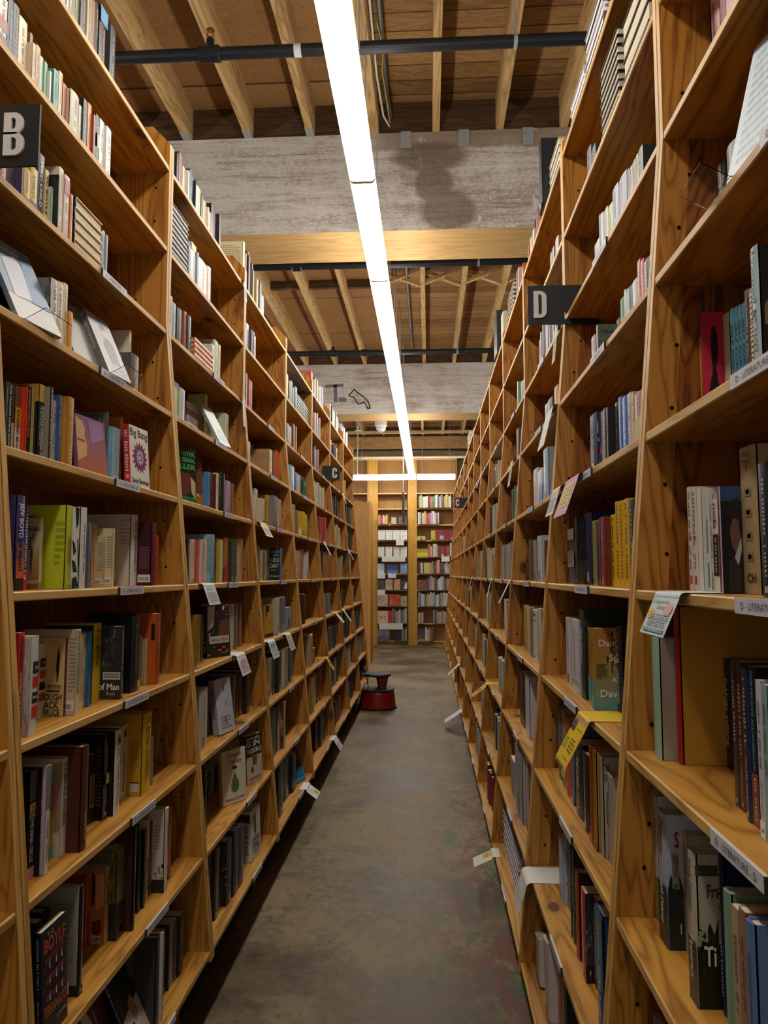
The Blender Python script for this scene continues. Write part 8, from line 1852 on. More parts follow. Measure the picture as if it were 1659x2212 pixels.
L -0.929 8.362 2.848 0 0.205 0.036 0.128 b9b2a8 0
R 0.43 7.525 1.095 0 0.21 0.05 0.137 55605a 0
R 0.398 6.439 0.785 0 0.206 0.033 0.132 55605a 0
R 0.453 6.634 1.405 0 0.176 0.039 0.11 55605a 0
L -0.758 8.623 0.533 0 0.215 0.041 0.147 a8281c 0
R 0.479 5.766 1.718 0 0.212 0.02 0.141 8a867c 0
L -0.908 8.161 1.98 0 0.2 0.033 0.131 b4aa9a 0
L -0.894 8.436 1.98 0 0.208 0.035 0.137 2c2424 0
L -0.777 8.475 0.533 0 0.217 0.037 0.144 a8281c 0
L -0.777 8.292 0.533 0 0.217 0.034 0.138 a8281c 0
L -0.872 7.971 1.69 0 0.213 0.029 0.141 7a6a5a 0
L -0.785 7.931 0.823 0 0.212 0.03 0.146 33404a 0
R 0.421 7.476 1.095 0 0.205 0.048 0.128 8a867c 0
R 0.437 7.745 1.095 0 0.217 0.049 0.147 8a867c 0
L -0.822 7.939 1.112 0 0.193 0.032 0.132 c0a49a 0
L -0.798 8.254 0.823 0 0.215 0.033 0.14 3a4a54 0
L -0.812 8.057 1.112 0 0.195 0.033 0.133 a88a80 0
R 0.43 7.576 1.095 0 0.207 0.048 0.138 a8a08a 0
R 0.446 6.077 1.405 0 0.172 0.029 0.107 8a867c 0
L -0.773 8.665 0.533 0 0.206 0.04 0.133 b22c1c 0
L -0.908 8.625 1.98 0 0.205 0.035 0.128 b4aa9a 0
L 0.63 9.407 3.086 1.571,0,0 0.413 0.025 0.12 c6c2b4 1
L 0.63 9.409 3.059 1.571,0,0 0.416 0.025 0.12 1c1c20 1
L 0.63 9.408 3.112 1.571,0,0 0.413 0.025 0.12 1c1c20 1
L 0.63 9.406 2.981 1.571,0,0 0.409 0.025 0.12 c6c2b4 1
L 0.63 9.406 3.164 1.571,0,0 0.411 0.025 0.12 1c1c20 1
L 0.63 9.408 2.955 1.571,0,0 0.413 0.025 0.12 1c1c20 1
L 0.63 9.409 3.007 1.571,0,0 0.415 0.025 0.12 1c1c20 1
L 0.63 9.409 3.033 1.571,0,0 0.413 0.025 0.12 c6c2b4 1
L 0.63 9.408 3.138 1.571,0,0 0.412 0.025 0.12 c6c2b4 1
L -0.884 8.356 1.69 0 0.205 0.03 0.136 2a2c30 0
L -0.881 8.47 1.69 0 0.22 0.03 0.148 22262a 0
L -0.928 8.275 2.848 0 0.191 0.032 0.123 7a8a92 0
L -0.766 7.327 0.533 0 0.206 0.022 0.14 a8a69a 0
L -0.785 8.421 0.823 0 0.191 0.034 0.119 33404a 0
R 0.447 6.674 1.405 0 0.172 0.033 0.107 a8a08a 0
R 0.4 6.522 0.785 0 0.172 0.032 0.115 2c2c30 0
L -0.912 5.022 2.269 0 0.182 0.007 0.127 b9a47c 0
R 0.414 7.625 1.095 0 0.19 0.047 0.13 2c2c30 0
L -0.777 8.513 0.533 0 0.213 0.03 0.147 b22c1c 0
L -0.781 8.545 0.533 0 0.212 0.031 0.144 8d8c84 0
L -0.931 6.495 2.848 0 0.218 0.012 0.141 a8402c 0
R 0.416 7.438 1.095 0 0.217 0.037 0.151 b4ae94 0
L -0.757 8.706 0.533 0 0.217 0.032 0.151 8d8c84 0
L -0.752 6.369 0.244 0 0.178 0.013 0.113 55504a 0
R 0.418 7.705 1.095 0 0.198 0.038 0.124 b4ae94 0
L -0.808 7.449 0.823 0 0.215 0.016 0.145 3a4a38 0
L -0.938 7.671 2.848 0 0.197 0.017 0.127 8a7a70 0
L -0.946 8.325 2.269 0 0.203 0.02 0.128 8a8444 0
R 0.426 7.795 1.095 0 0.18 0.036 0.123 55605a 0
L -0.932 7.561 2.558 0 0.177 0.016 0.119 2c3034 0
R 0.438 7.673 1.095 0 0.185 0.03 0.128 c0bdb4 0
L -0.857 7.376 1.401 0 0.188 0.013 0.125 8d8458 0
R 0.439 7.832 1.095 0 0.176 0.024 0.121 a8a08a 0
L -0.942 8.584 2.848 0 0.213 0.012 0.131 b9b2a8 0
R 0.473 10.007 1.718 0 0.222 0.019 0.141 b4ae94 0
R -0.174 15.135 2.789 0,0,1.571 0.256 0.028 0.15 22201f 0
R -0.15 15.135 2.789 0,0,1.571 0.244 0.023 0.15 a89a5c 0
R -0.119 15.135 2.789 0,0,1.571 0.264 0.03 0.15 b4a468 0
R -0.096 15.135 2.789 0,0,1.571 0.234 0.021 0.15 8d8254 0
R -0.068 15.135 2.789 0,0,1.571 0.226 0.027 0.15 bdb8ac 0
R -0.032 15.135 2.789 0,0,1.571 0.229 0.035 0.15 c0bab0 0
R 0 15.135 2.789 0,0,1.571 0.243 0.032 0.15 b4b0a8 0
R 0.025 15.135 2.789 0,0,1.571 0.23 0.024 0.15 22201f 0
R 0.046 15.135 2.789 0,0,1.571 0.268 0.02 0.15 1f1d1c 0
R 0.082 15.135 2.789 0,0,1.571 0.233 0.035 0.15 a8482c 0
R 0.12 15.135 2.789 0,0,1.571 0.235 0.038 0.15 3a6a3c 0
R 0.146 15.135 2.789 0,0,1.571 0.25 0.025 0.15 2f6a44 0
R 0.166 15.135 2.789 0,0,1.571 0.252 0.019 0.15 b9ae94 0
R 0.194 15.135 2.789 0,0,1.571 0.265 0.026 0.15 c9c4ba 0
R 0.213 15.135 2.789 0,0,1.571 0.261 0.019 0.15 3a4a6c 0
R 0.239 15.135 2.789 0,0,1.571 0.247 0.025 0.15 33466c 0
R 0.26 15.135 2.789 0,0,1.571 0.222 0.02 0.15 b4b0b8 0
R 0.3 15.135 2.789 0,0,1.571 0.263 0.039 0.15 8a6a54 0
R 0.331 15.135 2.789 0,0,1.571 0.22 0.03 0.15 22201f 0
R 0.358 15.135 2.789 0,0,1.571 0.229 0.026 0.15 a89a5c 0
R 0.399 15.135 2.789 0,0,1.571 0.266 0.039 0.15 b4a468 0
R 0.423 15.135 2.789 0,0,1.571 0.265 0.024 0.15 8d8254 0
R 0.457 15.135 2.789 0,0,1.571 0.23 0.033 0.15 bdb8ac 0
R 0.474 15.135 2.789 0,0,1.571 0.264 0.016 0.15 c0bab0 0
R -0.182 15.135 2.454 0,0,1.571 0.242 0.02 0.15 c6c4c0 0
R -0.146 15.135 2.454 0,0,1.571 0.242 0.035 0.15 a8aca8 0
R -0.119 15.135 2.454 0,0,1.571 0.236 0.025 0.15 2a3034 0
R -0.079 15.135 2.454 0,0,1.571 0.228 0.04 0.15 c0b088 0
R -0.045 15.135 2.454 0,0,1.571 0.259 0.032 0.15 b9a070 0
R -0.016 15.135 2.454 0,0,1.571 0.227 0.029 0.15 a8482c 0
R 0.012 15.135 2.454 0,0,1.571 0.224 0.026 0.15 77505c 0
R 0.031 15.135 2.454 0,0,1.571 0.241 0.018 0.15 8a3434 0
R 0.07 15.135 2.454 0,0,1.571 0.226 0.038 0.15 a87a9c 0
R 0.106 15.135 2.454 0,0,1.571 0.269 0.035 0.15 b09aa8 0
R 0.136 15.135 2.454 0,0,1.571 0.261 0.029 0.15 c6c4c0 0
R 0.169 15.135 2.454 0,0,1.571 0.226 0.031 0.15 a8aca8 0
R 0.198 15.135 2.454 0,0,1.571 0.264 0.029 0.15 2a3034 0
R 0.226 15.135 2.454 0,0,1.571 0.237 0.027 0.15 c0b088 0
R -0.993 15.135 2.454 0,0,1.571 0.182 0.022 0.15 c0b89c 0
R -0.954 15.135 2.454 0,0,1.571 0.195 0.038 0.15 a83a28 0
R -0.924 15.135 2.454 0,0,1.571 0.153 0.029 0.15 b04430 0
R -0.897 15.135 2.454 0,0,1.571 0.186 0.026 0.15 c9c4ba 0
R -0.864 15.135 2.454 0,0,1.571 0.153 0.032 0.15 c0a83c 0
R -0.835 15.135 2.454 0,0,1.571 0.193 0.028 0.15 c0b89c 0
R -0.811 15.135 2.454 0,0,1.571 0.195 0.022 0.15 a83a28 0
R -0.714 15.135 2.454 0,0,1.571 0.137 0.035 0.15 b9a98a 0
R -0.675 15.135 2.454 0,0,1.571 0.135 0.038 0.15 b9a98a 0
R -0.652 15.135 2.454 0,0,1.571 0.138 0.022 0.15 b9a98a 0
R -0.603 15.135 2.454 0,0,1.571 0.142 0.027 0.15 2a2c34 0
R -0.566 15.135 2.454 0,0,1.571 0.143 0.036 0.15 3a3a40 0
R -0.526 15.135 2.454 0,0,1.571 0.169 0.039 0.15 5a4a44 0
R -0.502 15.135 2.454 0,0,1.571 0.149 0.024 0.15 33302e 0
R -0.462 15.135 2.454 0,0,1.571 0.156 0.039 0.15 2a2c34 0
R -0.433 15.135 2.454 0,0,1.571 0.146 0.028 0.15 3a3a40 0
R 0.411 15.135 2.129 0,0,1.571 0.203 0.262 0.15 7a2630 0
R 0.542 15.135 2.129 0,0,1.571 0.203 0.131 0.15 702028 0
R 0.145 15.135 2.129 0,0,1.571 0.194 0.082 0.15 b0a83a 0
R -0.057 15.135 2.129 0,0,1.571 0.074 0.163 0.15 b4ae5c 0
R -0.223 15.14 1.789 -0.08,0,0 0.16 0.02 0.217 b4ac1c 0
R 0.031 15.135 1.787 0,0,1.571 0.258 0.028 0.15 c06a3c 0
R 0.051 15.135 1.787 0,0,1.571 0.248 0.019 0.15 b9643c 0
R 0.078 15.135 1.787 0,0,1.571 0.213 0.025 0.15 c9c2ba 0
R 0.099 15.135 1.787 0,0,1.571 0.215 0.02 0.15 a83a4c 0
R 0.136 15.135 1.787 0,0,1.571 0.26 0.036 0.15 b9b4ac 0
R 0.17 15.135 1.787 0,0,1.571 0.264 0.033 0.15 b0b4b0 0
R 0.204 15.135 1.787 0,0,1.571 0.236 0.033 0.15 9aa050 0
R 0.368 15.135 1.787 0,0,1.571 0.216 0.154 0.15 7a2a24 0
R 0.448 15.135 1.787 0,0,1.571 0.218 0.08 0.15 8a3a2c 0
R 0.475 15.135 1.787 0,0,1.571 0.28 0.027 0.15 c6c4c0 0
R 0.509 15.135 1.787 0,0,1.571 0.284 0.033 0.15 33404c 0
R 0.539 15.135 1.787 0,0,1.571 0.263 0.029 0.15 2a3440 0
R 0.559 15.135 1.787 0,0,1.571 0.276 0.019 0.15 c6c4c0 0
R -0.174 15.135 1.445 0,0,1.571 0.234 0.028 0.15 3a2c28 0
R -0.146 15.135 1.445 0,0,1.571 0.237 0.027 0.15 55504a 0
R -0.11 15.135 1.445 0,0,1.571 0.217 0.036 0.15 c9c2b4 0
R -0.094 15.14 1.447 -0.08,0,0 0.22 0.02 0.14 a89a5c 0
R 0.078 15.135 1.445 0,0,1.571 0.226 0.023 0.15 b98a80 0
R 0.107 15.135 1.445 0,0,1.571 0.25 0.028 0.15 8a8682 0
R 0.145 15.135 1.445 0,0,1.571 0.203 0.037 0.15 4a2a2c 0
R 0.18 15.135 1.445 0,0,1.571 0.252 0.034 0.15 a84a40 0
R 0.219 15.135 1.445 0,0,1.571 0.279 0.037 0.15 b9a48c 0
R 0.241 15.135 1.445 0,0,1.571 0.28 0.021 0.15 b46a5c 0
R 0.27 15.135 1.445 0,0,1.571 0.222 0.028 0.15 3a302e 0
R 0.297 15.135 1.445 0,0,1.571 0.22 0.026 0.15 55384a 0
R 0.333 15.135 1.445 0,0,1.571 0.218 0.034 0.15 4a3a34 0
R 0.354 15.135 1.445 0,0,1.571 0.203 0.02 0.15 c0bdb4 0
R 0.392 15.135 1.445 0,0,1.571 0.273 0.037 0.15 b4aea4 0
R 0.423 15.135 1.445 0,0,1.571 0.202 0.03 0.15 a89c94 0
R 0.45 15.135 1.445 0,0,1.571 0.208 0.025 0.15 b98a80 0
R 0.482 15.135 1.445 0,0,1.571 0.211 0.032 0.15 8a8682 0
R -0.211 15.14 1.117 -0.08,0,0 0.2 0.02 0.188 6a4034 0
R 0.005 15.135 1.115 0,0,1.571 0.27 0.024 0.15 3a2c28 0
R 0.034 15.135 1.115 0,0,1.571 0.218 0.027 0.15 a86a54 0
R 0.071 15.135 1.115 0,0,1.571 0.285 0.036 0.15 7a8aa0 0
R 0.099 15.135 1.115 0,0,1.571 0.255 0.027 0.15 b9a070 0
R 0.12 15.135 1.115 0,0,1.571 0.233 0.02 0.15 c0846a 0
R 0.141 15.135 1.115 0,0,1.571 0.26 0.02 0.15 55606c 0
R 0.18 15.135 1.115 0,0,1.571 0.26 0.038 0.15 2a2a30 0
R 0.213 15.135 1.115 0,0,1.571 0.202 0.033 0.15 9aa8b0 0
R 0.247 15.135 1.115 0,0,1.571 0.234 0.033 0.15 c6c4c0 0
R 0.275 15.135 1.115 0,0,1.571 0.264 0.026 0.15 b9b4ac 0
R 0.298 15.135 1.115 0,0,1.571 0.279 0.023 0.15 8aa0b0 0
R 0.321 15.135 1.115 0,0,1.571 0.261 0.022 0.15 a89a4c 0
R 0.354 15.135 1.115 0,0,1.571 0.242 0.032 0.15 3a2c28 0
R 0.382 15.135 1.115 0,0,1.571 0.207 0.027 0.15 a86a54 0
R 0.412 15.135 1.115 0,0,1.571 0.235 0.029 0.15 7a8aa0 0
R 0.435 15.135 1.115 0,0,1.571 0.202 0.022 0.15 b9a070 0
R 0.457 15.135 1.115 0,0,1.571 0.253 0.021 0.15 c0846a 0
R -0.176 15.135 0.786 0,0,1.571 0.281 0.025 0.15 8a9aa0 0
R -0.145 15.135 0.786 0,0,1.571 0.271 0.03 0.15 55606c 0
R -0.112 15.135 0.786 0,0,1.571 0.249 0.032 0.15 b9b8b4 0
R -0.077 15.135 0.786 0,0,1.571 0.241 0.034 0.15 a8b4bc 0
R -0.053 15.135 0.786 0,0,1.571 0.243 0.023 0.15 3a4450 0
R -0.019 15.135 0.786 0,0,1.571 0.228 0.033 0.15 a88a74 0
R 0.003 15.135 0.786 0,0,1.571 0.272 0.021 0.15 8a9a84 0
R 0.032 15.135 0.786 0,0,1.571 0.238 0.028 0.15 b9b4a0 0
R 0.07 15.135 0.786 0,0,1.571 0.282 0.037 0.15 aaa69a 0
R 0.092 15.135 0.786 0,0,1.571 0.252 0.021 0.15 b0aca0 0
R 0.128 15.135 0.786 0,0,1.571 0.276 0.035 0.15 8a9aa0 0
R 0.149 15.135 0.786 0,0,1.571 0.243 0.02 0.15 55606c 0
R 0.179 15.135 0.786 0,0,1.571 0.223 0.029 0.15 b9b8b4 0
R 0.218 15.135 0.786 0,0,1.571 0.239 0.038 0.15 a8b4bc 0
R 0.245 15.135 0.786 0,0,1.571 0.239 0.026 0.15 3a4450 0
R 0.271 15.135 0.786 0,0,1.571 0.268 0.025 0.15 a88a74 0
R 0.307 15.135 0.786 0,0,1.571 0.257 0.035 0.15 8a9a84 0
R 0.332 15.135 0.786 0,0,1.571 0.288 0.023 0.15 b9b4a0 0
R 0.356 15.135 0.786 0,0,1.571 0.261 0.023 0.15 aaa69a 0
R 0.394 15.135 0.786 0,0,1.571 0.258 0.037 0.15 b0aca0 0
R 0.422 15.135 0.786 0,0,1.571 0.274 0.027 0.15 8a9aa0 0
R -0.166 15.135 0.44 0,0,1.571 0.204 0.036 0.15 c6c0b4 0
R -0.142 15.135 0.44 0,0,1.571 0.222 0.023 0.15 7a2c30 0
R -0.102 15.135 0.44 0,0,1.571 0.214 0.039 0.15 b9ac8c 0
R 0.124 15.135 0.44 0,0,1.571 0.268 0.026 0.15 8a9aa4 0
R 0.157 15.135 0.44 0,0,1.571 0.223 0.032 0.15 22262a 0
R 0.178 15.135 0.44 0,0,1.571 0.27 0.02 0.15 a84a5c 0
R 0.2 15.135 0.44 0,0,1.571 0.226 0.022 0.15 9a8a9c 0
R 0.223 15.135 0.44 0,0,1.571 0.224 0.022 0.15 6a9a8c 0
R 0.259 15.135 0.44 0,0,1.571 0.226 0.034 0.15 b9a08c 0
R 0.298 15.135 0.44 0,0,1.571 0.258 0.038 0.15 a84a3c 0
R 0.335 15.135 0.44 0,0,1.571 0.238 0.036 0.15 8aa0a8 0
R 0.374 15.135 0.44 0,0,1.571 0.222 0.038 0.15 8a9aa4 0
R 0.405 15.135 0.44 0,0,1.571 0.222 0.03 0.15 22262a 0
R 0.423 15.135 0.44 0,0,1.571 0.265 0.017 0.15 a84a5c 0
R -1.023 15.14 2.131 -0.08,0,0 0.2 0.02 0.142 c9c8c6 0
R -0.871 15.14 2.131 -0.08,0,0 0.2 0.02 0.144 c9c8c6 0
R -0.717 15.14 2.131 -0.08,0,0 0.2 0.02 0.139 c9c8c6 0
R -0.57 15.14 2.131 -0.08,0,0 0.2 0.02 0.144 c9c8c6 0
R -1.023 15.14 1.789 -0.08,0,0 0.2 0.02 0.128 c6c2bc 0
R -0.871 15.14 1.789 -0.08,0,0 0.2 0.02 0.139 c6c2bc 0
R -0.707 15.14 1.789 -0.08,0,0 0.2 0.02 0.128 c6c2bc 0
R -0.567 15.14 1.789 -0.08,0,0 0.2 0.02 0.134 c6c2bc 0
R -1.032 15.14 1.447 -0.08,0,0 0.2 0.02 0.137 9aa8bc 0
R -0.84 15.14 1.447 -0.08,0,0 0.18 0.02 0.226 2c4684 0
R -0.57 15.14 1.447 -0.08,0,0 0.2 0.02 0.144 6a86b4 0
R -1.032 15.14 1.117 -0.08,0,0 0.2 0.02 0.14 4a4438 0
R -0.871 15.14 1.117 -0.08,0,0 0.21 0.02 0.147 a89c80 0
R -0.703 15.14 1.117 -0.08,0,0 0.21 0.02 0.134 b4846a 0
R -0.553 15.14 1.117 -0.08,0,0 0.19 0.02 0.127 2a2e38 0
R -1.032 15.14 0.788 -0.08,0,0 0.24 0.02 0.205 b0a090 0
R -0.799 15.14 0.788 -0.08,0,0 0.23 0.02 0.219 a84430 0
R -0.567 15.14 0.788 -0.08,0,0 0.2 0.02 0.134 8d866c 0
R -1.032 15.14 0.442 -0.08,0,0 0.25 0.02 0.21 b9a284 0
R -0.818 15.14 0.442 -0.08,0,0 0.25 0.02 0.08 a82018 0
R -0.704 15.135 0.44 0,0,1.571 0.285 0.031 0.15 6a6660 0
R -0.671 15.135 0.44 0,0,1.571 0.269 0.032 0.15 55504c 0
R -0.645 15.135 0.44 0,0,1.571 0.233 0.025 0.15 8a8680 0
R -0.613 15.135 0.44 0,0,1.571 0.244 0.031 0.15 9aa0a4 0
R -0.591 15.135 0.44 0,0,1.571 0.238 0.021 0.15 a8a49c 0
R -0.568 15.135 0.44 0,0,1.571 0.28 0.022 0.15 b9b4a8 0
R -0.53 15.135 0.44 0,0,1.571 0.25 0.037 0.15 6a6660 0
R -0.508 15.135 0.44 0,0,1.571 0.253 0.02 0.15 55504c 0
R -0.489 15.135 0.44 0,0,1.571 0.274 0.018 0.15 8a8680 0
R -0.464 15.135 0.44 0,0,1.571 0.295 0.024 0.15 9aa0a4 0
R -0.438 15.135 0.44 0,0,1.571 0.297 0.025 0.15 a8a49c 0
R -1.032 15.14 0.086 -0.08,0,0 0.22 0.02 0.243 77707c 0
R -0.681 15.14 0.086 -0.08,0,0 0.2 0.02 0.115 1c1c1e 0
R -0.527 15.135 0.084 0,0,1.571 0.233 0.026 0.15 55504c 0
R -0.5 15.135 0.084 0,0,1.571 0.257 0.026 0.15 8a8680 0
R -0.473 15.135 0.084 0,0,1.571 0.222 0.026 0.15 3a3634 0
R -0.451 15.135 0.084 0,0,1.571 0.235 0.021 0.15 a8a49c 0
R -0.426 15.135 0.084 0,0,1.571 0.275 0.024 0.15 55504c 0
R -0.033 15.135 0.084 0,0,1.571 0.266 0.033 0.15 c6c0b4 0
R -0.004 15.135 0.084 0,0,1.571 0.212 0.028 0.15 b9b4a8 0
R 0.027 15.135 0.084 0,0,1.571 0.254 0.03 0.15 c0846a 0
R 0.065 15.135 0.084 0,0,1.571 0.211 0.037 0.15 6a5a4c 0
R 0.101 15.135 0.084 0,0,1.571 0.263 0.035 0.15 3a3a3c 0
R -0.211 15.14 0.086 -0.08,0,0 0.23 0.02 0.137 3a3450 0"""
REST_COVERS=dict([(893,(('R',0,1,.5,1,'8d8420'),)),(925,(('O',.1,.9,.1,.9,8,['3a2420','a87a5c']),)),(978,(('L',.15,.8,.8,.92,'77736c',2),('O',.2,.8,.25,.6,4,['2c2c30','55504c']))),(979,(('L',.15,.8,.8,.92,'77736c',2),('O',.2,.8,.25,.6,4,['2c2c30','55504c']))),(980,(('L',.15,.8,.8,.92,'77736c',2),('O',.2,.8,.25,.6,4,['2c2c30','55504c']))),(981,(('L',.15,.8,.8,.92,'77736c',2),('O',.2,.8,.25,.6,4,['2c2c30','55504c']))),(982,(('L',.15,.8,.8,.92,'77736c',2),('O',.25,.7,.3,.55,3,['3a3430','8a8a88']))),(983,(('L',.15,.8,.8,.92,'77736c',2),('O',.25,.7,.3,.55,3,['3a3430','8a8a88']))),(984,(('L',.15,.8,.8,.92,'77736c',2),('O',.25,.7,.3,.55,3,['3a3430','8a8a88']))),(985,(('L',.15,.8,.8,.92,'77736c',2),('O',.25,.7,.3,.55,3,['3a3430','8a8a88']))),(986,(('R',0,1,0,.4,'b9c2cc'),('O',.1,.9,.1,.5,4,['2a2e38']))),(987,(('R',0,1,0,.35,'4a6aa0'),)),(988,(('R',.1,.9,.5,.8,'8aa0c4'),)),(989,(('O',0,1,0,1,8,['2a261f','6a6050']),)),(991,(('O',.1,.9,.1,.6,6,['8a2c20','c0a48c']),)),(992,(('P','b4b8bc',[(.4,.1),(.98,.1),(.98,.8),(.7,.7)]),)),(993,(('O',.1,.9,.1,.9,6,['8a5a3c','c6b8a4']),)),(994,(('O',.1,.9,.1,.9,8,['2a1c1a','c07a5c','7a2420']),)),(995,(('O',.1,.9,.1,.7,5,['3a382c','b0a890']),)),(996,(('O',.1,.9,.1,.8,6,['8a4a34','2a2420','d0bca0']),)),(1009,(('R',0,1,.0,.45,'5a5468'),('O',0,1,.1,.6,6,['a8a0ac','3a3444']))),(1010,(('O',.3,.7,.3,.7,3,['8a8a88']),)),(1021,(('R',0,1,.0,.4,'a86a4c'),('P','5a3a3c',[(0,.3),(.4,.6),(.8,.4),(1,.5),(1,.2),(0,.2)])))])
